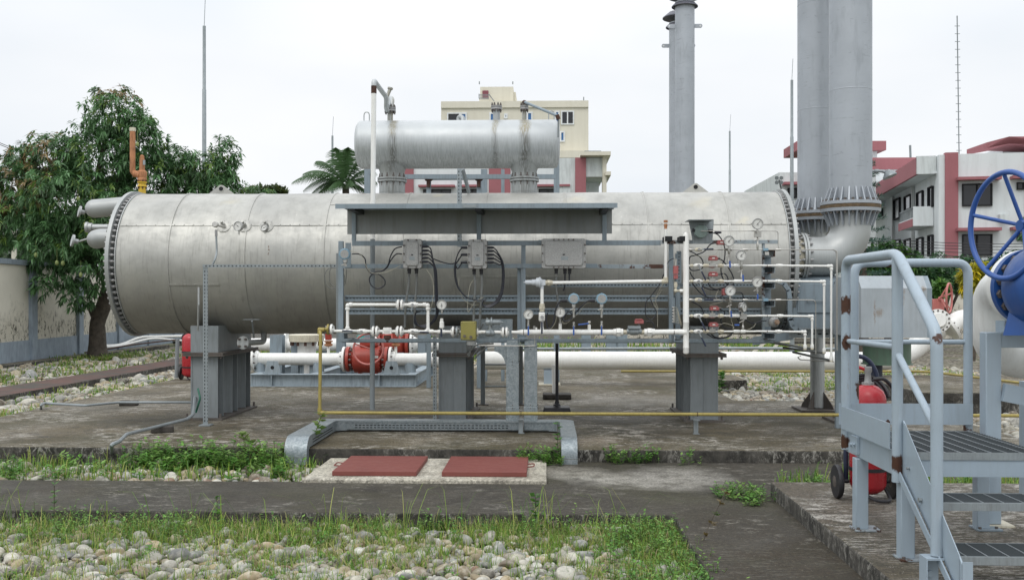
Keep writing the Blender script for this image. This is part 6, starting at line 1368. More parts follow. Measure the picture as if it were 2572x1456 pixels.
hs = MB().tube([P(497,975,11.9),P(503,1000,11.85),P(492,1035,11.9)],.012,8,.03); tag(hs.build('green_hose', paint('green hose', (.02,.14,.09), .4)), 'short dark green hose hanging on the left tank leg', 'hose')
# ================================================================== BOUNDARY WALL (left)
def wallpt(px, Yg_=None): pass
W0, W1 = Vector((-12.55,18,0)), Vector((-14.4,40,0)); wd = (W1-W0).normalized(); wnn = Vector((wd.y,-wd.x,0))
wl_ = thing('boundary_wall', 'mould stained cream boundary wall with blue grey pilasters at the left', 'wall', (W0+W1)/2)
MB().bar(W0+Vector((0,0,1.28)),W1+Vector((0,0,1.28)),.15,2.30).build('wall_face', M['plaster'], wl_)
MB().bar(W0+wnn*.04+Vector((0,0,.25)),W1+wnn*.04+Vector((0,0,.25)),.14,.62).build('plinth', M['plasterblue'], wl_)
MB().bar(W0+Vector((0,0,2.50)),W1+Vector((0,0,2.50)),.26,.13).build('coping', M['plasterblue'], wl_)
for px_ in (-70,71,190,290,366,430,485):
    # where the sight line through px_ meets the wall
    lo, hi = 18., 45.
    for _ in range(40):
        mid = (lo+hi)/2; wx = W0.x+(W1.x-W0.x)*(mid-18)/22
        if PX(px_,mid) > wx: lo = mid
        else: hi = mid
    if not 18 < mid < 40: continue
    c = Vector((W0.x+(W1.x-W0.x)*(mid-18)/22, mid, 0)) + wnn*.09
    MB().bar(c-wd*.16+Vector((0,0,1.2)),c+wd*.16+Vector((0,0,1.2)),.16,2.55).build('pilaster', M['plasterblue'], wl_)
pl = thing('pipe_run', 'white twin pipes and a rusty pipe winding along the foot of the boundary wall', 'pipes', (-12.4,28,0))
for k, (pts, mt) in enumerate((( [(-30,902,24.5),(40,893,26),(130,879,28),(240,869,30),(300,866,31),(350,848,33),(400,845,34),(540,843,36)],'white'),([(-30,906,24.4),(40,897,25.9),(130,883,27.9),(240,873,29.9),(300,868,30.8),(380,850,33),(430,853,34),(470,856,34)],'white'),([(-30,910,24.3),(110,893,27.5),(230,883,29.5),(330,866,31),(440,853,34)],'rustdark'))):
    MB().tube(smooth_pts([(a,b,c-.9) for a,b,c in pts]), (.045,.035,.022)[k], 8).build('pipe', M[mt], pl)
# far low wall across the back, right of centre
bw = thing('garden_wall', 'low beige wall below the shrubs at the right', 'wall', (12,40,0)); MB().box((2,40,-.05),(30,40.2,PZ(738,40))).build('wall_face', M['plaster'], bw); MB().box((2,39.95,PZ(738,40)),(30,40.25,PZ(731,40))).build('coping', M['plasterblue'], bw)
# ================================================================== BUILDINGS
def quad_panel(mb, A, du, dn, u0, u1, z0, z1, d0, d1):
    """box on a facade: A origin, du along, dn outward normal"""
    A = Vector(A); p = [A+du*u0+dn*d0, A+du*u1+dn*d0, A+du*u1+dn*d1, A+du*u0+dn*d1]
    return mb.prism([Vector((q_.x,q_.y,z0)) for q_ in p],(0,0,z1-z0))
def win(t, A, du, dn, u0, u1, z0, z1, glass='glass', frame='frame_w', mull=1, hood=None, fw=.06):
    f = MB(); quad_panel(f,A,du,dn,u0,u1,z0,z0+fw,.01,.09); quad_panel(f,A,du,dn,u0,u1,z1-fw,z1,.01,.09)
    n_ = mull+1
    for k in range(n_+1): u = u0+(u1-u0-fw)*k/n_; quad_panel(f,A,du,dn,u,u+fw,z0+fw,z1-fw,.01,.09)
    w = f.build('window', M[frame], t); g_ = MB(); quad_panel(g_,A,du,dn,u0+fw*.5,u1-fw*.5,z0+fw*.5,z1-fw*.5,-.02,.03); g_.build('pane', M[glass], w)
    if hood: h_ = MB(); quad_panel(h_,A,du,dn,u0-.25,u1+.25,z1+.12,z1+.24,.012,.45); h_.build('window_hood', M[hood], w)
    return w
# right building: white with maroon bands
th = math.radians(8.7); dY = Vector((math.sin(th),math.cos(th),0)); dX = Vector((math.cos(th),-math.sin(th),0))
YR = 40.5
C0 = P(2404,750,YR); C0.z = 0           # front corner of the main block
rb = thing('office_building', 'white office block with maroon bands and balconies behind the right stacks', 'building', C0)
S_ = YR/2500
def zz(py): return 1.6+(750-py)*S_*1.005
top = zz(394)
def W_(px): return (P(px,750,YR).x - C0.x)/dX.x*1.0
m_ = MB(); 
A = C0; m_.prism([A, A+dX*14, A+dX*14+dY*14, A+dY*14],(0,0,top)); m_.build('wall', M['wblg'], rb)
nf = -dY
mb = MB(); quad_panel(mb,A,dX,nf,-.47,.02,0,top+.06,-.2,.10); mb.build('maroon_pier', M['rblg'], rb)
mb = MB(); quad_panel(mb,A,dX,nf,W_(2564),W_(2580),0,top+.03,-.2,.08); mb.build('maroon_pier', M['rblg'], rb)
mb = MB(); quad_panel(mb,A,dX,nf,-.70,-.471,0,top-.02,-.6,.02); mb.build('white_pier', M['wblg'], rb)
for y0_, y1_ in ((468,523),(592,645)):
    win(rb,A,dX,nf,W_(2415),W_(2486),zz(y1_),zz(y0_),mull=1,hood='rblg',frame='hole',fw=.05); win(rb,A,dX,nf,W_(2543),W_(2560),zz(y0_+17),zz(y0_-1),mull=0,hood='rblg',frame='hole',fw=.04)
# receding wing: runs back along dY, facing left
B0 = C0 - dX*.70 + dY*.3
nl = -dX
wing = MB(); wing.prism([B0+dX*.02, B0+dY*19+dX*.02, B0+dY*19+dX*2.5, B0+dX*2.5],(0,0,top-.05)); wing.build('wing_wall', M['wblg'], rb)
def U(px):                               # distance along the wing for a photo x
    lo, hi = 0., 25.
    for _ in range(40):
        m2 = (lo+hi)/2; p_ = B0+dY*m2
        if PX(px,p_.y) < p_.x: lo = m2
        else: hi = m2
    return m2
zs2 = zz(440)
mb = MB(); mb.prism([B0+Vector((0,0,0)), B0+dY*19, B0+dY*19-dX*.75, B0-dX*.75+dY*.1],(0,0,.10)); mb.v = [(x,y,z+top-.72) for x,y,z in mb.v]; mb.build('eave_slab', M['wblg'], rb)
mb = MB(); quad_panel(mb,B0-dX*.77+dY*.05,dY,nl,0,19,top-.73,top-.05,-.10,0); mb.build('maroon_fascia', M['rblg'], rb)
mb = MB(); quad_panel(mb,B0+dY*.04,dX,nf,-.77,-.02,top-.73,top+.0,-.12,.02); mb.build('parapet_end', M['wblg_dirty'], rb)
for px0, px1, y0_, y1_ in ((2334,2345,470,523),(2305,2320,481,530),(2274,2290,490,527),(2247,2262,498,550),(2210,2218,510,545)):
    u0, u1 = sorted((U(px1),U(px0))); k = (B0+dY*u0).y; z1_ = 1.6+(750-y0_)*(k/2500); z0_ = 1.6+(750-y1_)*(k/2500)
    win(rb,B0,dY,nl,u0,u1,z0_,z1_,mull=0,frame='hole',fw=.05); win(rb,B0,dY,nl,u0,u1,z0_-2.0,z1_-2.0,mull=0,frame='hole',fw=.05)
# balcony
u0, u1 = U(2300), U(2345)
bz0, bz1 = 4.60, 5.40
bc = MB(); lo_, hi_ = .6, 3.6; quad_panel(bc,B0,dY,nl,lo_,hi_,bz0,bz0+.12,0,.78); quad_panel(bc,B0,dY,nl,lo_,lo_+.08,bz0+.12,bz1,0,.78); quad_panel(bc,B0,dY,nl,lo_+.08,hi_,bz0+.12,bz0+.35,.70,.78); b_o = bc.build('balcony', M['wblg'], rb)
mb = MB(); quad_panel(mb,B0,dY,nl,lo_+.1,hi_,bz0-.02,bz0+.30,.785,.81); mb.build('balcony_band', M['rblg'], b_o)
mb = MB()
for k in range(12): u = lo_+.15+(hi_-lo_-.2)*k/11; quad_panel(mb,B0,dY,nl,u,u+.025,bz0+.35,bz1,.72,.75)
for z_ in (bz1-.03, bz0+.75): quad_panel(mb,B0,dY,nl,lo_+.1,hi_,z_,z_+.03,.715,.755)
mb.build('balustrade', M['support'], b_o)
for u_ in (U(2297),U(2247)):
    mb = MB(); quad_panel(mb,B0,dY,nl,u_,u_+.12,0,top-.75,.01,.12); mb.build('drain_pipe', M['elbow'], rb)
mb = MB(); quad_panel(mb,A,dX,nf,W_(2500),W_(2520),zz(560),zz(545),.01,.3); mb.build('air_conditioner', M['wblg_dirty'], rb)
# maroon roof features behind
mb = MB(); mb.box(P(2186,396,52),P(2330,425,52)+Vector((0,1,0))); mb.build('rear_fascia', M['rblg'], rb); MB().box(P(2186,425,52.1),P(2330,520,52.1)+Vector((0,8,0))).build('rear_wall', M['wblg'], rb)
MB().box(P(2001,355,55),P(2226,377,55)+Vector((0,3,0))).build('roof_canopy', M['rblg'], rb)
MB().box(P(2040,377,55.4),P(2203,400,55.4)+Vector((0,2,0))).build('roof_block', M['wblg'], rb)
mb = MB().prism([P(2478,372,43),P(2478,358,43),P(2535,343,41),P(2700,343,41),P(2700,366,41),P(2535,361,41)],(0,2,0)); mb.build('roof_canopy', M['rblg'], rb); MB().box(P(2519,370,43),P(2700,400,43)+Vector((0,2,0))).build('roof_block', M['wblg'], rb)
# left part behind the stacks
MB().box(P(1957,433,46),P(2200,760,46)+Vector((0,8,0))).build('left_wing', M['wblg_dirty'], rb)
for px_ in (1978,1984): pass
win(rb,P(1960,750,45.98)-Vector((0,0,1.6)),Vector((1,0,0)),Vector((0,-1,0)),.32,.75,1.6+(750-500)*46/2500,1.6+(750-475)*46/2500,mull=0,hood='rblg',frame='hole')
fl_ = thing('floodlight', 'small four lamp floodlight on the roof corner left of the stacks', 'floodlight', P(1957,452,45)); c = P(1957,452,45)
for dx in (-.1,.1):
    for dz in (-.1,.1): MB().lathe(c+Vector((dx,0,dz)),(-.3,-1,-.3),[(0,.05),(.08,.09),(.1,.09)],10).build('lamp', M['support'], fl_)
MB().cyl(c,c+Vector((.2,.4,-.4)),.04).build('bracket', M['support'], fl_)
ud = thing('roof_dish_lamp', 'silver lamp on a short arm right of the nearest stack', 'lamp', P(2190,432,12.6)); MB().tube([P(2186,430,12.5),P(2215,430,12.5),P(2232,436,12.5)],.018,8).cyl(P(2197,430,12.5),P(2206,430,12.5),.025).build('arm', M['galvd'], ud); MB().lathe(P(2228,428,12.5),(.35,-.2,-.9),[(0,.03),(.04,.06),(.07,.085),(.09,.088)],20).build('lamp_head', M['galvd'], ud)
# cream block
YC = 80.0; cbld = thing('apartment_block', 'tall cream block with a stair tower, rising behind the upper vessel', 'building', (PX(1293,YC),YC,0))
def cbx(name, x0_, y0_, x1_, y1_, mt, dy=0, dep=10, par=None): a, b = P(x0_,y0_,YC), P(x1_,y1_,YC); return MB().box((a.x,YC+dy,max(b.z,0)),(b.x,YC+dy+dep,a.z)).build(name, M[mt], par or cbld)
cbx('wall',1108,259,1478,400,'cblg'); cbx('parapet',1108,256,1478,270,'cblg',-.15,10.3); cbx('stair_tower',1204,212,1288,256,'cblg',1,6); cbx('stair_tower',1288,222,1294,256,'cblg',1.5,5); cbx('lower_wall',1290,400,1466,760,'cblg',2,8); cbx('cornice_shadow',1108,270.3,1478,272,'rblg',-.02,.1) if False else None
cbx('ledge',1396,384,1478,401,'cblg',-1.2,2); cbx('column',1438,401,1452,470,'cblg',-1,1)
cbx('door',1210,222,1225,247,'door',.9,.2); cbx('door_landing',1203,246,1228,254,'cblg',.2,.75)
mb = MB()
for k in range(4): mb.cyl(P(1203,238+4*k*.9,YC+.2),P(1228,238+4*k*.9,YC+.2),.03,n=6)
mb.cyl(P(1228,237,YC+.3),P(1243,257,YC+.3),.04,n=6).cyl(P(1203,236,YC+.2),P(1203,248,YC+.2),.03,n=6); mb.build('railing', M['support'], cbld)
fo, dxx, dnn = Vector((PX(1108,YC),YC,0)), Vector((1,0,0)), Vector((0,-1,0))
def cw(x0_, x1_, y0_, y1_, g_='blueglass', mull=0, fw=.12): 
    a = PX(1108,YC); win(cbld,fo,dxx,dnn,PX(x0_,YC)-a,PX(x1_,YC)-a,PZ(y1_,YC),PZ(y0_,YC),g_,mull=mull,fw=fw)
cw(1123,1156,282,306,'glass',0,.1); cw(1156,1173,282,306); cw(1229,1255,282,305,mull=1); cw(1266,1275,285,298); cw(1311,1338,281,305,mull=1); cw(1393,1406,279,330,mull=0); cw(1409,1442,279,314,'glass',1,.1); cw(1406,1419,330,357)
for px_ in (1204,1288,1466): MB().cyl(P(px_,212 if px_ < 1300 else 256,YC+2),P(px_,205 if px_ < 1300 else 244,YC+2),.05,n=6).build('roof_rod', M['support'], cbld)
# white and maroon building under it
YM = 60.0; wb_ = thing('office_building', 'white building with three maroon panels behind the tank centre', 'building', (PX(1270,YM),YM,0))
def wbx(name, x0_, y0_, x1_, y1_, mt, dy=0, dep=8): a, b = P(x0_,y0_,YM), P(x1_,y1_,YM); return MB().box((a.x,YM+dy,max(b.z,0)),(b.x,YM+dy+dep,a.z)).build(name, M[mt], wb_)
wbx('wall',1012,400,1472,760,'wblg'); wbx('upper_wall',1443,399,1516,446,'wblg_dirty',-.4,6); wbx('side_wall',1405,399,1444,760,'wblg_dirty',-.35,1); wbx('recess_wall',1472,446,1510,760,'wblg',2.5,4)
wbx('roof_slab',1456,388,1531,397,'cblg',-1.2,9); wbx('column',1512,397,1522,760,'cblg',-.6,.8); wbx('roof_band',1518,436,1532,445,'cblg',-1,4)
for x0_, x1_ in ((1014,1039),(1228,1259),(1260,1282),(1444,1471)): wbx('maroon_panel',x0_,399,x1_,760,'rblg',-.55 if x0_ == 1444 else -.12,.3)
a0 = PX(1012,YM); fo = Vector((a0,YM,0))
for x0_, x1_, y0_ in ((1063,1133,475),(1353,1421,475),(1160,1200,475)): win(wb_,fo,dxx,dnn,PX(x0_,YM)-a0,PX(x1_,YM)-a0,PZ(520,YM),PZ(y0_,YM),mull=2,hood='rblg',frame='hole')
mb = MB()
for px_ in (1470,1484,1497,1508): mb.cyl(P(px_,389,YM-1),P(px_,379,YM-1),.04,n=6)
mb.cyl(P(1468,380,YM-1),P(1510,380,YM-1),.035,n=6); mb.build('roof_railing', M['support'], wb_)
# ================================================================== MASTS AND WIRES
def mast(px, Y, y0, ym, yt, w, lab, name='lightning_mast'):
    x = PX(px,Y); r = w/2*Y/2500; t = thing(name, lab, 'mast', (x,Y,0), 'grey lightning masts'); z0 = 0
    zt_ = PZ(ym,Y); MB().lathe((x,Y,0),(0,0,1),[(0,r*1.5),(zt_*.5,r*1.35),(zt_*.502,r*1.1),(zt_*.8,r*1.0),(zt_*.802,r*.85),(zt_,r*.8)],12).build('pole', M['galvd'], t); MB().cyl((x,Y,zt_),(x+.02*Y/20,Y,PZ(yt,Y)),r*.16,n=6).build('rod', M['galvd'], t)
mast(513,34,0,58,-10,10,'tallest grey lightning mast, behind the mango tree at the left'); mast(835,60,0,338,290,6.5,'slim grey mast in front of the palm'); mast(1989,24,0,206,153,8.5,'thick grey mast close left of the big stacks'); mast(1833,60,0,332,290,5.5,'short grey mast standing alone between the pairs of stacks'); mast(1945,70,0,470,445,2,'tiny distant mast just left of the white roof corner')
am = thing('radio_mast', 'thin latticed aerial mast with rungs above the right office roof', 'mast', P(2403,395,44)); x = PX(2406,44)
MB().cyl((PX(2404,44),44,PZ(50,44)),(PX(2409,44),44,PZ(398,44)),.024,n=6).build('rail', M['support'], am)
mb = MB()
for k in range(17): p = P(2404.3+k*.28,66+k*19.5,44); mb.cyl(p-Vector((.11,0,0)),p+Vector((.11,0,0)),.014,n=5)
mb.build('rungs', M['support'], am)
tag(MB().cyl(P(2287,396,46),P(2286,365,46),.05,n=6).build('roof_pole', M['support']), 'short thin pole on the maroon roof behind the right stack', 'pole')
up = thing('utility_pole', 'concrete utility pole behind the boundary wall at the far left', 'pole', (PX(36,33),33,0)); MB().cyl((PX(36,33),33,0),(PX(35,33),33,PZ(570,33)),.08,n=10).build('pole', M['plaster'], up); mb = MB().bar(P(28,574,33),P(50,578,33),.05,.05)
mb.build('crossarm', M['support'], up)
def wires(ptsl, lab, r=.012): 
    mb = MB()
    for a, b, sag in ptsl:
        a, b = P(*a), P(*b); mb.tube([a.lerp(b,k/10)-Vector((0,0,sag*4*(k/10)*(1-k/10))) for k in range(11)], r, 5)
    tag(mb.build('power_lines', M['black']), lab, 'cables')
wires([((2150,y,30),(2700,y+16,28),.12) for y in (593,600,607,616,626,640)], 'power lines crossing in front of the right office building', .010)
wires([((-60,330,30),(70,385,34),.05),((-60,336,30),(70,388,34),.05)], 'pair of black wires at the upper left running into the tree'); wires([((-60,592,31),(36,590,33),.1),((-60,610,31),(36,606,33),.1)], 'wires at the far left utility pole', .008)
wires([((-20,709,25.3),(94,707,27.0),.02)], 'black wire strung along the boundary wall', .012)
# ================================================================== FOLIAGE
def leaf_cloud(name, centers, dirs, L, Wd, cols, parent, rng, droop=.3, fold=.25, mat='leaf', per=10, spread=.9, jitter=.25):
    """clusters of long leaves; centers (n,3), dirs (n,3) axis of each twig"""
    n = len(centers); T = n*per
    c = np.repeat(centers, per, 0); ax = np.repeat(dirs, per, 0); ax /= np.linalg.norm(ax,axis=1,keepdims=True)+1e-9
    rd = rng.normal(size=(T,3)); rd -= (rd*ax).sum(1,keepdims=True)*ax; rd /= np.linalg.norm(rd,axis=1,keepdims=True)+1e-9
    d = rd*spread + ax*rng.uniform(.2,.9,(T,1)); d[:,2] -= droop*rng.uniform(.3,1.4,T); d /= np.linalg.norm(d,axis=1,keepdims=True)
    l = (L*rng.uniform(.65,1.15,T))[:,None]; s = np.cross(d, rng.normal(size=(T,3))*.35+np.array([0,0,1.])); s /= np.linalg.norm(s,axis=1,keepdims=True)+1e-9; up = np.cross(s,d)
    w = l*Wd*.5; base = c + ax*rng.uniform(-jitter,jitter,(T,1))*L
    p0 = base; m1 = base+d*l*.42; tip = base+d*l - np.array([0,0,1.])*l*droop*.5
    q1 = m1+s*w+up*w*fold; q2 = m1-s*w+up*w*fold
    V = np.stack([p0,q1,tip,q2,m1],1).reshape(-1,3); b = np.arange(T)[:,None]*5
    F = np.concatenate([b+np.array([[0,1,4]]), b+np.array([[1,2,4]]), b+np.array([[0,4,3]]), b+np.array([[4,2,3]])],0)
    cc = np.repeat(np.repeat(cols,per,0)*rng.uniform(.75,1.25,(T,1)),5,0)
    return np_mesh(name, V, F, M[mat], cc, parent)
def blob_points(blobs, n, rng, shell=.55):
    """blobs: (center, (rx,ry,rz)); returns points and outward directions, near the surface of the union"""
    vol = np.array([b[1][0]*b[1][1]*b[1][2] for b in blobs])**.7; pr = vol/vol.sum(); P_ = []; D_ = []
    idx = rng.choice(len(blobs), n*2, p=pr)
    for i in idx:
        c, r = blobs[i]; d = rng.normal(size=3); d /= np.linalg.norm(d); f = rng.uniform(shell**3,1.)**(1/3)
        f *= 1+.16*math.sin(d[0]*7+i)*math.sin(d[2]*8+i*2)
        p = np.array(c)+d*np.array(r)*f; ok = True
        for j, (c2, r2) in enumerate(blobs):
            if j != i and (((p-np.array(c2))/np.array(r2))**2).sum() < shell*.55: ok = False; break
        if ok: P_.append(p); D_.append(d)
        if len(P_) >= n: break
    return np.array(P_), np.array(D_)
rng = np.random.default_rng(11)
def pb(px, py, Y, rx, ry=None, rz=None): c = P(px,py,Y); s = Y/2500; return ((c.x,c.y,c.z),(rx*s,(ry or rx)*s,(rz or rx)*s))
mg = thing('mango_tree', 'large dark green mango tree with hanging fruit behind the left tank end', 'tree', (PX(245,26.5),26.5,0))
blobs = [pb(285,290,26,72,80,72),pb(350,350,26,62,70,75),pb(250,400,26,100,110,90),pb(380,450,26.5,90,100,80),pb(130,410,26,85,95,75),pb(170,500,25,110,110,90),pb(40,470,26,85,90,75),pb(-60,480,26,90,90,85),pb(20,560,25.5,95,90,70),pb(520,430,27,70,70,48),pb(565,385,27,36,36,40),pb(560,470,27,52,60,40),pb(460,480,27,80,80,60),pb(435,415,27,60,60,42),pb(290,560,25,110,110,85),pb(140,610,25,85,85,70),pb(230,660,25,85,85,65),pb(60,390,26,45,45,26),pb(190,735,25,48,45,42),pb(320,665,28,60,40,40),pb(115,712,24.6,34,34,20),pb(400,600,26.5,90,80,80),pb(655,480,40,30,40,8)]
pts, dr = blob_points(blobs, 5400, rng)
pts = pts + rng.normal(size=pts.shape)*.05
h = (pts[:,2]-2)/5.5; outer = rng.uniform(size=len(pts))
base = np.array([.115,.235,.095]); cols = base*(rng.uniform(.4,1.35,(len(pts),1)))
young = (rng.uniform(size=len(pts)) < .12)&(h > .15); cols[young] = np.array([.16,.26,.055])*rng.uniform(.7,1.2,(young.sum(),1))
redt = ((pts[:,0] < PX(170,26))&(h > .35)&(rng.uniform(size=len(pts)) < .28))|((h > .85)&(rng.uniform(size=len(pts)) < .2)); cols[redt] = np.array([.30,.22,.11])*rng.uniform(.7,1.2,(redt.sum(),1))
leaf_cloud('crown', pts, dr+np.array([0,0,.25]), .20, .24, cols, mg, rng, droop=.55, per=11)
tb = MB(); b0 = Vector((PX(245,26.5),26.5,-.05))
tb.tube([b0,b0+Vector((-.02,0,.5)),P(243,810,26.5),P(262,765,26.5),P(275,720,26.5),P(300,600,26.5),P(310,450,26.5)], .2, 14, .3, rr=None if True else None)
tb.lathe(b0,(0,0,1),[(0,.36),(.15,.27),(.4,.23),(.9,.20)],16)
tb.tube([P(240,800,26.5),P(228,770,26.4),P(222,762,26.4)], .10, 10, .1); tb.tube([P(262,770,26.5),P(300,740,26.6),P(350,640,26.8),P(420,520,27)], .11, 10, .3); tb.tube([P(275,720,26.5),P(215,640,25.6),P(130,560,25.4),P(60,480,25.8)], .08, 10, .4); tb.tube([P(285,660,26.5),P(350,560,26.6),P(470,480,27),P(560,410,27)], .06, 8, .4); tb.tube([P(290,600,26.4),P(240,450,26),P(280,300,26)], .07, 8, .4)
tb.build('trunk', M['bark'], mg, ang=60)
fr_ = paint('mango fruit', (.22,.27,.09), .5); 
for px_, py_ in ((345,363),(196,500),(228,517),(236,520),(213,564),(276,681),(352,694),(143,660),(158,661),(274,563),(203,690),(377,768),(90,640),(385,790)): c = P(px_,py_,24.2); MB().sphere(c,.048,8,6,(1,1,1.35)).cyl(c,c+Vector((0,0,.35)),.005,n=4).build('fruit', fr_, mg)
# shrubs and hedges
def bush(lab, blobs, n, L, col, name='shrub', W=.35, per=9, droop=.25, ybase=None, grp=None, trunk=True, var=(.6,1.4), z0=0, cat=None):
    c0 = blobs[0][0]; t = thing(name, lab, cat or ('tree' if 'tree' in name else 'shrub'), (c0[0],c0[1],z0), grp)
    p_, d_ = blob_points(blobs, n, rng, .4); cols = np.array(col)*rng.uniform(var[0],var[1],(len(p_),1)); lt = rng.uniform(size=len(p_)) < .15; cols[lt] *= np.array([1.9,1.6,1.1])
    leaf_cloud('crown', p_, d_+np.array([0,0,.3]), L, W, cols, t, rng, droop=droop, per=per)
    if trunk:
        mb = MB()
        for c, r in blobs: mb.tube([(c0[0],c0[1],z0),((c0[0]+c[0])/2,(c0[1]+c[1])/2,(z0+c[2])/2+.1),c], .05, 6)
        mb.build('trunk', M['bark'], t)
    return t
HG = 'shrubs before the right office building'
bush('round green shrub directly right of the bent elbow', [pb(2230,640,30,50,50,30),pb(2270,670,30,55,50,38),pb(2200,690,30,60,50,45)], 500, .22, (.05,.13,.035), grp=HG)
bush('dark green shrub mass behind the upper railing', [pb(2350,700,32,80,60,34),pb(2300,718,32,70,60,32),pb(2400,690,33,50,50,36),pb(2360,652,33,16,22,14),pb(2435,672,33,34,30,26)], 800, .22, (.035,.10,.035), grp=HG)
bush('leafy shrub at the far right partly hidden by the blue handwheel', [pb(2500,680,33,50,50,34),pb(2560,670,33,50,50,40),pb(2470,710,33,50,40,36),pb(2600,580,33,26,30,50)], 600, .22, (.04,.12,.04), grp=HG)
bush('bright yellow croton shrub beside the white elbow pipe', [pb(2445,705,26,26,26,34),pb(2462,690,26,18,20,26)], 260, .26, (.40,.38,.03), name='yellow_shrub', W=.28, grp=HG, cat='shrub')
bush('small light green sapling above the garden wall', [pb(2362,722,24,14,14,16)], 40, .2, (.10,.22,.05), grp=HG)
bush('distant green treeline low behind the left end of the tank', [pb(x_,600+10*math.sin(x_),70,130,100,60) for x_ in (-150,-20,90,200)]+[pb(30,690,60,150,100,60)], 1500, .8, (.045,.075,.035), name='tree_belt', W=.5)
bush('low pale treetop just right of the mango tree', [pb(690,485,60,26,30,10),pb(650,484,60,30,30,10)], 160, .5, (.07,.10,.04), name='distant_tree')
# norfolk pine
npn = thing('norfolk_pine', 'dark tiered pine behind the elbow of the nearest stack', 'tree', (PX(2170,28),28,0)); MB().lathe((PX(2168,28),28,0),(0,0,1),[(0,.16),(PZ(410,28),.02)],10).build('trunk', M['bark'], npn)
Vn = []; Dn = []
for k in range(14):
    z = PZ(415+27*k,28); Lb = .30+.055*k
    for j in range(7):
        a = 2*math.pi*j/7+k*.5
        for s_ in np.linspace(.15,1,9): Vn.append((PX(2168,28)+math.cos(a)*Lb*s_,28+math.sin(a)*Lb*s_,z-.16*s_+.16*s_*s_)); Dn.append((math.cos(a),math.sin(a),.35))
Vn, Dn = np.array(Vn), np.array(Dn); leaf_cloud('crown', Vn, Dn, .12, .2, np.tile([.06,.125,.095],(len(Vn),1))*rng.uniform(.7,1.2,(len(Vn),1)), npn, rng, droop=-.1, per=8, spread=.7)
# coconut palm
pm_ = thing('coconut_palm', 'coconut palm whose fronds show above the tank left of the upper vessel', 'palm tree', (PX(868,48),48,0)); cx = PX(868,48); cz = PZ(462,48)
MB().tube([(cx+.4,48,0),(cx+.1,48,cz*.5),(cx,48,cz)], .17, 12).build('trunk', M['bark'], pm_)
fr_dirs = [(PX(a,48)-cx, dy, PZ(b,48)-cz) for a, b, dy in ((735,455,0),(750,470,1),(775,440,-1),(795,402,0),(822,388,1),(850,372,-.5),(868,368,.5),(884,375,-1),(905,395,0),(930,420,1),(945,455,0),(900,470,-1.2),(840,480,-1.3),(790,480,.8),(765,485,1),(925,485,.5))]
for e in fr_dirs:
    e = np.array(e,float); Lf = np.linalg.norm(e); Vp, Fp = [], []; mid = e*.55+np.array([0,0,.35*Lf]); prev = None
    ts = np.linspace(.05,1,44); rp = [ (2*t*(1-t))*mid + t*t*e for t in ts]
    cps = []; 
    for i, t in enumerate(ts):
        p = rp[i]; tg = (rp[min(i+1,43)]-rp[max(i-1,0)]); tg /= np.linalg.norm(tg)+1e-9; sd = np.cross(tg,[0,0,1.]); sd /= np.linalg.norm(sd)+1e-9
        ll = .75*math.sin(math.pi*min(.98,.12+.85*t))+.15
        for s_ in (-1,1):
            dd = sd*s_*.75+tg*.65+np.array([0,0,-.55-.2*rng.uniform()]); dd /= np.linalg.norm(dd); b_ = len(Vp); wv = tg*.028
            Vp += [p-wv,p+wv,p+dd*ll]; Fp.append((b_,b_+1,b_+2))
    Vp = np.array(Vp)+np.array([cx,48,cz]); np_mesh('frond', Vp, np.array(Fp), M['leaf'], np.tile(np.array([.06,.12,.045])*rng.uniform(.7,1.3),(len(Vp),1)), pm_)
# ================================================================== STONES
def ico(sub):
    t = (1+5**.5)/2; v = [(-1,t,0),(1,t,0),(-1,-t,0),(1,-t,0),(0,-1,t),(0,1,t),(0,-1,-t),(0,1,-t),(t,0,-1),(t,0,1),(-t,0,-1),(-t,0,1)]
    f = [(0,11,5),(0,5,1),(0,1,7),(0,7,10),(0,10,11),(1,5,9),(5,11,4),(11,10,2),(10,7,6),(7,1,8),(3,9,4),(3,4,2),(3,2,6),(3,6,8),(3,8,9),(4,9,5),(2,4,11),(6,2,10),(8,6,7),(9,8,1)]
    v = [np.array(p)/np.linalg.norm(p) for p in v]
    for _ in range(sub):
        c = {}; nf = []
        def md(a,b):
            k = (min(a,b),max(a,b))
            if k not in c: m_ = v[a]+v[b]; v.append(m_/np.linalg.norm(m_)); c[k] = len(v)-1
            return c[k]
        for a,b,d in f: ab,bd,da = md(a,b),md(b,d),md(d,a); nf += [(a,ab,da),(b,bd,ab),(d,da,bd),(ab,bd,da)]
        f = nf
    return np.array(v), np.array(f)
PAL = np.array([(.22,.20,.17),(.38,.29,.16),(.45,.36,.21),(.26,.27,.27),(.40,.34,.24),(.52,.50,.44),(.44,.42,.36),(.60,.59,.54),(.36,.36,.33),(.47,.40,.27),(.30,.31,.30),(.42,.33,.20),(.54,.51,.41),(.24,.19,.14),(.40,.39,.33),(.62,.60,.52),(.33,.29,.22),(.50,.48,.42)])
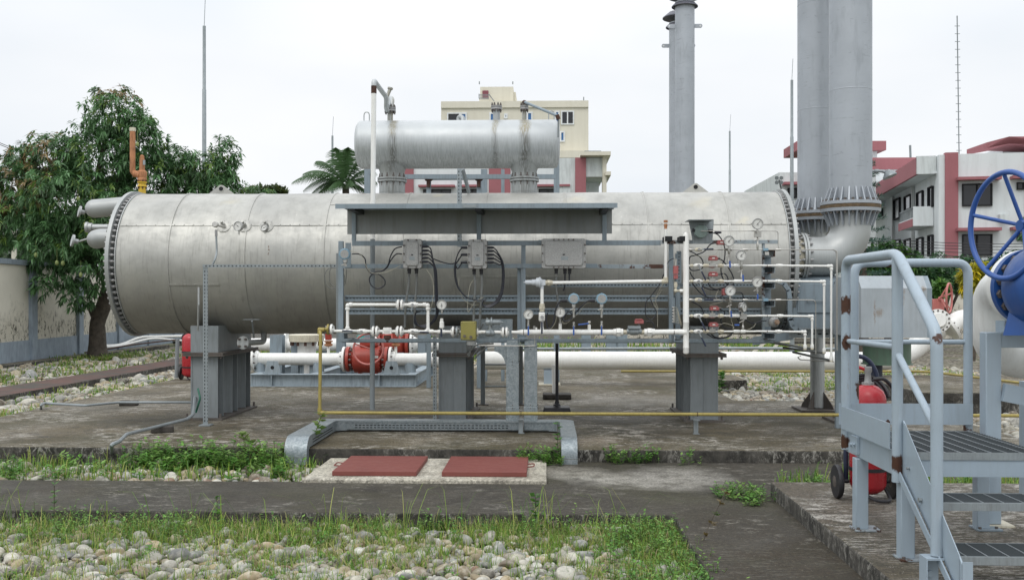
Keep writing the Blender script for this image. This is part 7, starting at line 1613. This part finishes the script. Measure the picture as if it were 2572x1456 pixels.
def stones(name, lab, cx, cy, cz, size, sub, rng, flat=(.45,.8)):
    V0, F0 = ico(sub); n = len(cx); nv = len(V0)
    protos = []
    for k in range(14):
        d = V0.copy(); a = rng.normal(size=(5,3)); a /= np.linalg.norm(a,axis=1,keepdims=True); r = np.ones(nv)
        for q_ in a: r += .11*np.sin(2.2*(d@q_)+rng.uniform(0,6))
        for q_ in a[:2]: r = np.minimum(r, (.80+.1*rng.uniform())/np.maximum(d@q_,.05)*1.0)
        protos.append(d*r[:,None])
    protos = np.array(protos); pi = rng.integers(0,14,n); S = np.c_[np.ones(n)*rng.uniform(.85,1.35,n), rng.uniform(.65,1.0,n), rng.uniform(flat[0],flat[1],n)]*size[:,None]
    yaw = rng.uniform(0,2*np.pi,n); tx, ty = rng.normal(0,.3,n), rng.normal(0,.3,n)
    V = protos[pi]*S[:,None,:]
    c, s = np.cos(tx),np.sin(tx); y,z = V[:,:,1].copy(),V[:,:,2].copy(); V[:,:,1] = y*c[:,None]-z*s[:,None]; V[:,:,2] = y*s[:,None]+z*c[:,None]
    c, s = np.cos(ty),np.sin(ty); x,z = V[:,:,0].copy(),V[:,:,2].copy(); V[:,:,0] = x*c[:,None]+z*s[:,None]; V[:,:,2] = -x*s[:,None]+z*c[:,None]
    c, s = np.cos(yaw),np.sin(yaw); x,y = V[:,:,0].copy(),V[:,:,1].copy(); V[:,:,0] = x*c[:,None]-y*s[:,None]; V[:,:,1] = x*s[:,None]+y*c[:,None]
    V += np.c_[cx,cy,cz][:,None,:]
    F = (F0[None]+(np.arange(n)*nv)[:,None,None]).reshape(-1,3)
    col = PAL[rng.integers(0,len(PAL),n)]*rng.uniform(.42,1.05,(n,1)); col = np.minimum(col,.7); rd = rng.uniform(size=n) < .02; col[rd] = (.22,.12,.075)
    o = np_mesh(name, V.reshape(-1,3), F, M['stone'], np.repeat(col,nv,0), smooth=True); return tag(o, lab, 'gravel', kind='stuff')
rng = np.random.default_rng(5)
def grid_pts(x0, x1, y0, y1, sp, rng, jit=.42):
    xs = np.arange(x0,x1,sp); ys = np.arange(y0,y1,sp*.87); X, Y = np.meshgrid(xs,ys); X = X+(np.arange(len(ys))%2)[:,None]*sp*.5
    X = X.ravel()+rng.uniform(-jit,jit,X.size)*sp; Y = Y.ravel()+rng.uniform(-jit,jit,Y.size)*sp; return X, Y
def dens(x, y, a=1.3): return np.sin(x*a+1.1)*np.cos(y*a*1.6+.4)+.6*np.sin(x*a*2.7+y*2.1)
# foreground bed
X, Y = grid_pts(-4.6,.93,4.6,7.36,.056,rng); k = np.abs(X) < Y*.56+.2; X, Y = X[k], Y[k]
keep = rng.uniform(size=len(X)) < np.clip(1.3-(Y-6.25)*1.15-(X > .62)*.75-.15*dens(X,Y),.12,1); X, Y = X[keep], Y[keep]
sz = np.clip(rng.lognormal(math.log(.027),.42,len(X)),.011,.060)*(1+.12*(6.5-Y).clip(0,1)); stones('river_gravel','bed of pale river stones in the foreground between tufts of grass',X,Y,-.115+sz*.35+rng.uniform(0,.022,len(X)),sz,3,rng)
# strip behind walkway
X, Y = grid_pts(-7.5,-2.16,8.70,9.72,.075,rng); keep = rng.uniform(size=len(X)) < .72; X, Y = X[keep], Y[keep]; sz = np.clip(rng.lognormal(math.log(.040),.32,len(X)),.018,.075); stones('river_gravel','strip of pale stones and weeds between the walkway and the slab edge',X,Y,-.07+sz*.3,sz,2,rng)
# right rear bed
X, Y = grid_pts(2.8,9.5,14.66,24,.10,rng); keep = (rng.uniform(size=len(X)) < .85)&~((X < 3.65)&(Y > 17.7)&(Y < 19.1))&~((X > 5.25)&(X < 8.65)&(Y > 14.15)&(Y < 17.6)); X, Y = X[keep], Y[keep]; sz = np.clip(rng.lognormal(math.log(.052),.3,len(X)),.02,.10); stones('river_gravel','pale stones beyond the slab under the right tank end',X,Y,-.05+sz*.3,sz,2,rng)
X, Y = grid_pts(5.07,7.4,9.0,14.1,.08,rng); sz = np.clip(rng.lognormal(math.log(.045),.3,len(X)),.02,.09); stones('river_gravel','pale stones seen between the platform and the stand of the blue valve',X,Y,-.05+sz*.3,sz,2,rng)
# left beds
X, Y = grid_pts(-8.38,-6.88,9.9,24,.10,rng); keep = rng.uniform(size=len(X)) < .8; X, Y = X[keep], Y[keep]; sz = np.clip(rng.lognormal(math.log(.05),.35,len(X)),.02,.12); stones('river_gravel','pale stones between the slab and the brick path at the left',X,Y,-.05+sz*.3,sz,2,rng)
X, Y = grid_pts(-12.3,-9.28,13,30,.12,rng); keep = rng.uniform(size=len(X)) < .75-.4*(dens(X,Y,.9) > .3); X, Y = X[keep], Y[keep]; sz = np.clip(rng.lognormal(math.log(.06),.35,len(X)),.02,.15); stones('river_gravel','scattered stones and earth around the foot of the mango tree',X,Y,-.05+sz*.3,sz,2,rng)
X, Y = grid_pts(-4,6,23,36,.17,rng); sz = np.clip(rng.lognormal(math.log(.08),.3,len(X)),.03,.14); stones('river_gravel','far band of pale stones seen beneath the tank centre',X,Y,-.05+sz*.3,sz,1,rng)
# ================================================================== GRASS
def blades(name, lab, x, y, z, h, rng, w=.0035, lean=.45, cols=((.145,.285,.035),(.24,.37,.055),(.35,.38,.10),(.10,.21,.035)), cat='grass'):
    n = len(x); a = rng.uniform(0,2*np.pi,n); d = np.c_[np.cos(a),np.sin(a),np.zeros(n)]; s = np.c_[-np.sin(a),np.cos(a),np.zeros(n)]; ln = (rng.uniform(.1,1,n)*lean)[:,None]; b = np.c_[x,y,z]; H = h[:,None]; wv = (w*rng.uniform(.6,1.5,n))[:,None]
    up = np.array([0,0,1.]); p1 = b+up*H*.45+d*H*ln*.25; p2 = b+up*H*.82+d*H*ln*.75; p3 = b+up*H*(1.0-ln*.35)+d*H*ln*1.5
    V = np.stack([b-s*wv,b+s*wv,p1-s*wv*.9,p1+s*wv*.9,p2-s*wv*.55,p2+s*wv*.55,p3,p3+s*wv*.05],1).reshape(-1,3); i = np.arange(n)[:,None]*8
    F = np.concatenate([i+np.array([[0,1,3,2]]),i+np.array([[2,3,5,4]]),i+np.array([[4,5,7,6]])],0); C = np.array(cols)[rng.integers(0,len(cols),n)]*rng.uniform(.7,1.25,(n,1))
    return tag(np_mesh(name,V,F,M['grass'],np.repeat(C,8,0)), lab, cat, kind='stuff')
def weeds(name, lab, x, y, z, h, rng, L=.035, cols=((.09,.24,.035),(.14,.33,.05),(.21,.36,.08)), per=9, kind='stuff', cat='weeds'):
    n = len(x); T = n*per; f = np.tile(np.linspace(.15,1,per),n); X0 = np.repeat(np.c_[x,y,z],per,0); H = np.repeat(h,per); a = rng.uniform(0,2*np.pi,T); lean = np.repeat(rng.normal(0,.35,(n,2)),per,0)
    p = X0+np.c_[lean*(H*f)[:,None], H*f]; d = np.c_[np.cos(a),np.sin(a),rng.uniform(-.1,.55,T)]; s = np.c_[-np.sin(a),np.cos(a),np.zeros(T)]; l = (L*rng.uniform(.6,1.3,T))[:,None]
    m_ = p+d*l*.5; V = np.stack([p,m_+s*l*.27,p+d*l,m_-s*l*.27],1).reshape(-1,3); i = np.arange(T)[:,None]*4; F = i+np.array([[0,1,2,3]])
    # stems
    top = np.c_[x,y,z]+np.c_[lean.reshape(n,per,2)[:,0]*h[:,None],h]; b = np.c_[x,y,z]; sv = np.array([.0016,0,0]); V2 = np.stack([b-sv,b+sv,top+sv,top-sv],1).reshape(-1,3); F2 = len(V)+np.arange(n)[:,None]*4+np.array([[0,1,2,3]])
    C = np.array(cols)[np.repeat(rng.integers(0,len(cols),n),per)]*rng.uniform(.7,1.25,(T,1)); C = np.r_[np.repeat(C,4,0), np.tile([.10,.14,.04],(4*n,1))]
    o = np_mesh(name,np.r_[V,V2],np.r_[F,F2],M['grass'],C); return tag(o, lab, cat, kind=kind)
def clump(n, x0, x1, y0, y1, rng, nc=60, sd=.05):
    cx, cy = rng.uniform(x0,x1,nc), rng.uniform(y0,y1,nc); i = rng.integers(0,nc,n); return np.clip(cx[i]+rng.normal(0,sd,n),x0,x1), np.clip(cy[i]+rng.normal(0,sd*.7,n),y0,y1)
def cat2(*a): return [np.concatenate(q) for q in zip(*a)]
# foreground grass: thick along the kerb, thinner over stones
x1_, y1_ = clump(6200,-5.2,.9,6.75,7.39,rng,110,.085); x2_, y2_ = clump(13000,-4.4,.85,5.2,7.05,rng,230,.09); x3_, y3_ = clump(2600,.50,.99,5.9,7.36,rng,60,.06)
x, y = cat2((x1_,y1_),(x2_,y2_),(x3_,y3_)); hh = np.concatenate([rng.gamma(5,.0165,len(x1_)),rng.gamma(4,.019,len(x2_)),rng.gamma(4,.018,len(x3_))]).clip(.03,.26)
blades('grass','thin green grass growing through the foreground stones',x,y,np.full(len(x),-.12),hh,rng,w=.0022,lean=.6)
x, y = clump(110,-4.5,.8,7.0,7.36,rng,34,.05); blades('tall_grass','long arching grass blades rising in front of the dark walkway edge',x,y,np.full(len(x),-.12),rng.uniform(.22,.42,len(x)),rng,w=.0026,lean=.85)
x1_, y1_ = clump(420,-4.8,.9,6.75,7.37,rng,75,.05); x2_, y2_ = clump(560,.42,1.0,4.9,7.3,rng,50,.06); x3_, y3_ = clump(260,-4,.4,5.3,6.8,rng,50,.05); x, y = cat2((x1_,y1_),(x2_,y2_),(x3_,y3_))
weeds('weeds','small leafy weeds among the foreground grass and at its right edge',x,y,np.full(len(x),-.115),np.concatenate([rng.uniform(.05,.20,len(x1_)),rng.uniform(.06,.17,len(x2_)),rng.uniform(.03,.09,len(x3_))]),rng,L=.030)
# matted short growth woven between the stones
X, Y = rng.uniform(-4.6,.95,34000), rng.uniform(5.1,7.38,34000)
k = (dens(X,Y,2.1) + .35*np.sin(X*9+Y*7) > .95-(Y-5.4)*.95-(X > .55)*1.2)&(rng.uniform(size=len(X)) < .85); X, Y = X[k], Y[k]
blades('grass','matted short grass and dry stalks woven between the foreground stones',X,Y,np.full(len(X),-.11),rng.gamma(4,.017,len(X)).clip(.03,.14),rng,w=.0023,lean=1.1,cols=((.17,.33,.04),(.28,.42,.06),(.42,.42,.13),(.46,.40,.20),(.12,.26,.04),(.27,.22,.11)))
# strip behind the walkway
x, y = clump(3600,-7.3,-2.2,8.72,9.76,rng,150,.09); blades('grass','grass among the stones between the walkway and the slab edge',x,y,np.full(len(x),-.08),rng.gamma(5,.022,len(x)).clip(.03,.25),rng,w=.004,lean=.5)
x1_, y1_ = clump(330,-4.1,-2.5,9.45,9.78,rng,60,.08); x2_, y2_ = clump(260,-7,-2.3,8.8,9.7,rng,60,.07); x, y = cat2((x1_,y1_),(x2_,y2_)); weeds('weeds','dense leafy weeds climbing the slab edge left of the galvanised tray',x,y,np.full(len(x),-.08),np.concatenate([rng.uniform(.06,.30,len(x1_)),rng.uniform(.05,.2,len(x2_))]),rng,L=.055,per=12)
x, y = clump(80,-.25,.15,9.55,9.76,rng,12,.05); x2_, y2_ = clump(50,.4,1.5,9.62,9.78,rng,7,.05); x, y = cat2((x,y),(x2_,y2_)); weeds('weeds','small weeds sprouting at the slab edge right of the pit covers',x,y,np.full(len(x),.0),rng.uniform(.04,.19,len(x)),rng,L=.04)
x, y = clump(60,1.4,1.84,7.75,8.25,rng,9,.08); x2_, y2_ = clump(150,1.9,4.2,8.2,8.7,rng,20,.1); x, y = cat2((x,y),(x2_,y2_)); weeds('weeds','creeping weeds at the corner of the raised pad',x,y,np.full(len(x),.0),rng.uniform(.02,.12,len(x)),rng,L=.04)
x, y = clump(900,1.9,4.6,8.15,8.75,rng,40,.07); blades('grass','grass tufts behind the raised pad under the platform',x,y,np.full(len(x),.0),rng.gamma(5,.022,len(x)).clip(.03,.22),rng,w=.004)
# far beds
x, y = clump(9000,2.8,9.0,17.2,23,rng,110,.22); blades('grass','green grass patches over the far stones under the right tank end',x,y,np.full(len(x),-.04),rng.gamma(4,.018,len(x)).clip(.03,.18),rng,w=.008,lean=.9)
x, y = clump(2500,-8.3,-6.95,10,20,rng,60,.16); blades('grass','grass between slab and brick path at the left',x,y,np.full(len(x),-.04),rng.gamma(4,.022,len(x)).clip(.03,.18),rng,w=.008,lean=.9)
x1_, y1_ = clump(5200,-12.2,-9.3,14,31,rng,90,.28); x2_, y2_ = clump(2600,-12.8,-11.2,25.2,27.6,rng,30,.25); x, y = cat2((x1_,y1_),(x2_,y2_)); blades('grass','grass around the foot of the mango tree along the boundary wall',x,y,np.full(len(x),-.04),rng.gamma(4,.024,len(x)).clip(.03,.22),rng,w=.012,lean=.9,cols=((.13,.24,.03),(.20,.30,.05),(.28,.28,.10),(.09,.17,.03)))
x, y = clump(7000,-9,8,24,36.5,rng,90,.6); blades('grass','far grass patches seen beneath the tank',x,y,np.full(len(x),-.04),rng.gamma(5,.035,len(x)).clip(.04,.35),rng,w=.018)
# single plants one can point at
def plant(lab, x, y, z, h, nl=16, L=.05, name='weed_plant', col=((.08,.2,.04),(.12,.26,.06)), lean=(0,0)):
    t = thing(name, lab, 'plant', (x,y,z)); r2 = np.random.default_rng(int(abs(x*1000)+y*77)); Vp=[]; 
    MB().tube([(x,y,z),(x+lean[0]*.4,y+lean[1]*.4,z+h*.5),(x+lean[0],y+lean[1],z+h)], .003, 5).build('stem', M['bark'], t)
    cs = np.array([(x+lean[0]*f,y+lean[1]*f,z+h*f) for f in np.linspace(.2,1,max(nl//4,3))]); leaf_cloud('leaves', cs, np.tile([lean[0]+.01,lean[1],1.],(len(cs),1)), L, .5, np.array(col)[r2.integers(0,len(col),len(cs))], t, r2, droop=.1, per=5, spread=1.2, jitter=.2)
plant('thin upright weed with small leaves before the walkway at the far left', P(66,1300,6.9).x,7.3,-.12,.33,28,.045)
plant('leafy weed with pale leaves standing before the walkway, left of centre', P(545,1300,7.2).x,7.2,-.12,.26,20,.06)
plant('leafy weed rising in front of the walkway edge, centre', P(1345,1300,7.2).x,7.25,-.12,.28,28,.06)
plant('tall reddish weed stem leaning right over the bare walkway', 1.0,6.6,-.12,.42,26,.05,lean=(.20,.1),col=((.16,.12,.05),(.11,.19,.05)))
plant('vine with broad pale leaves at the left bend of the galvanised tray', -2.36,10.0,.12,.30,30,.09,lean=(.08,.1),name='vine',col=((.19,.27,.06),(.14,.24,.06)))
plant('vine leaves creeping on the slab edge left of the galvanised tray', -2.75,9.72,.02,.24,40,.10,lean=(-.3,.1),name='vine',col=((.16,.25,.07),(.20,.28,.08)))
plant('young plant growing beside the far concrete block', 2.95,16.9,-.05,.40,40,.13)
plant('thin weed growing on the slab beside the right end of the tray', .12,9.72,.0,.38,30,.06)
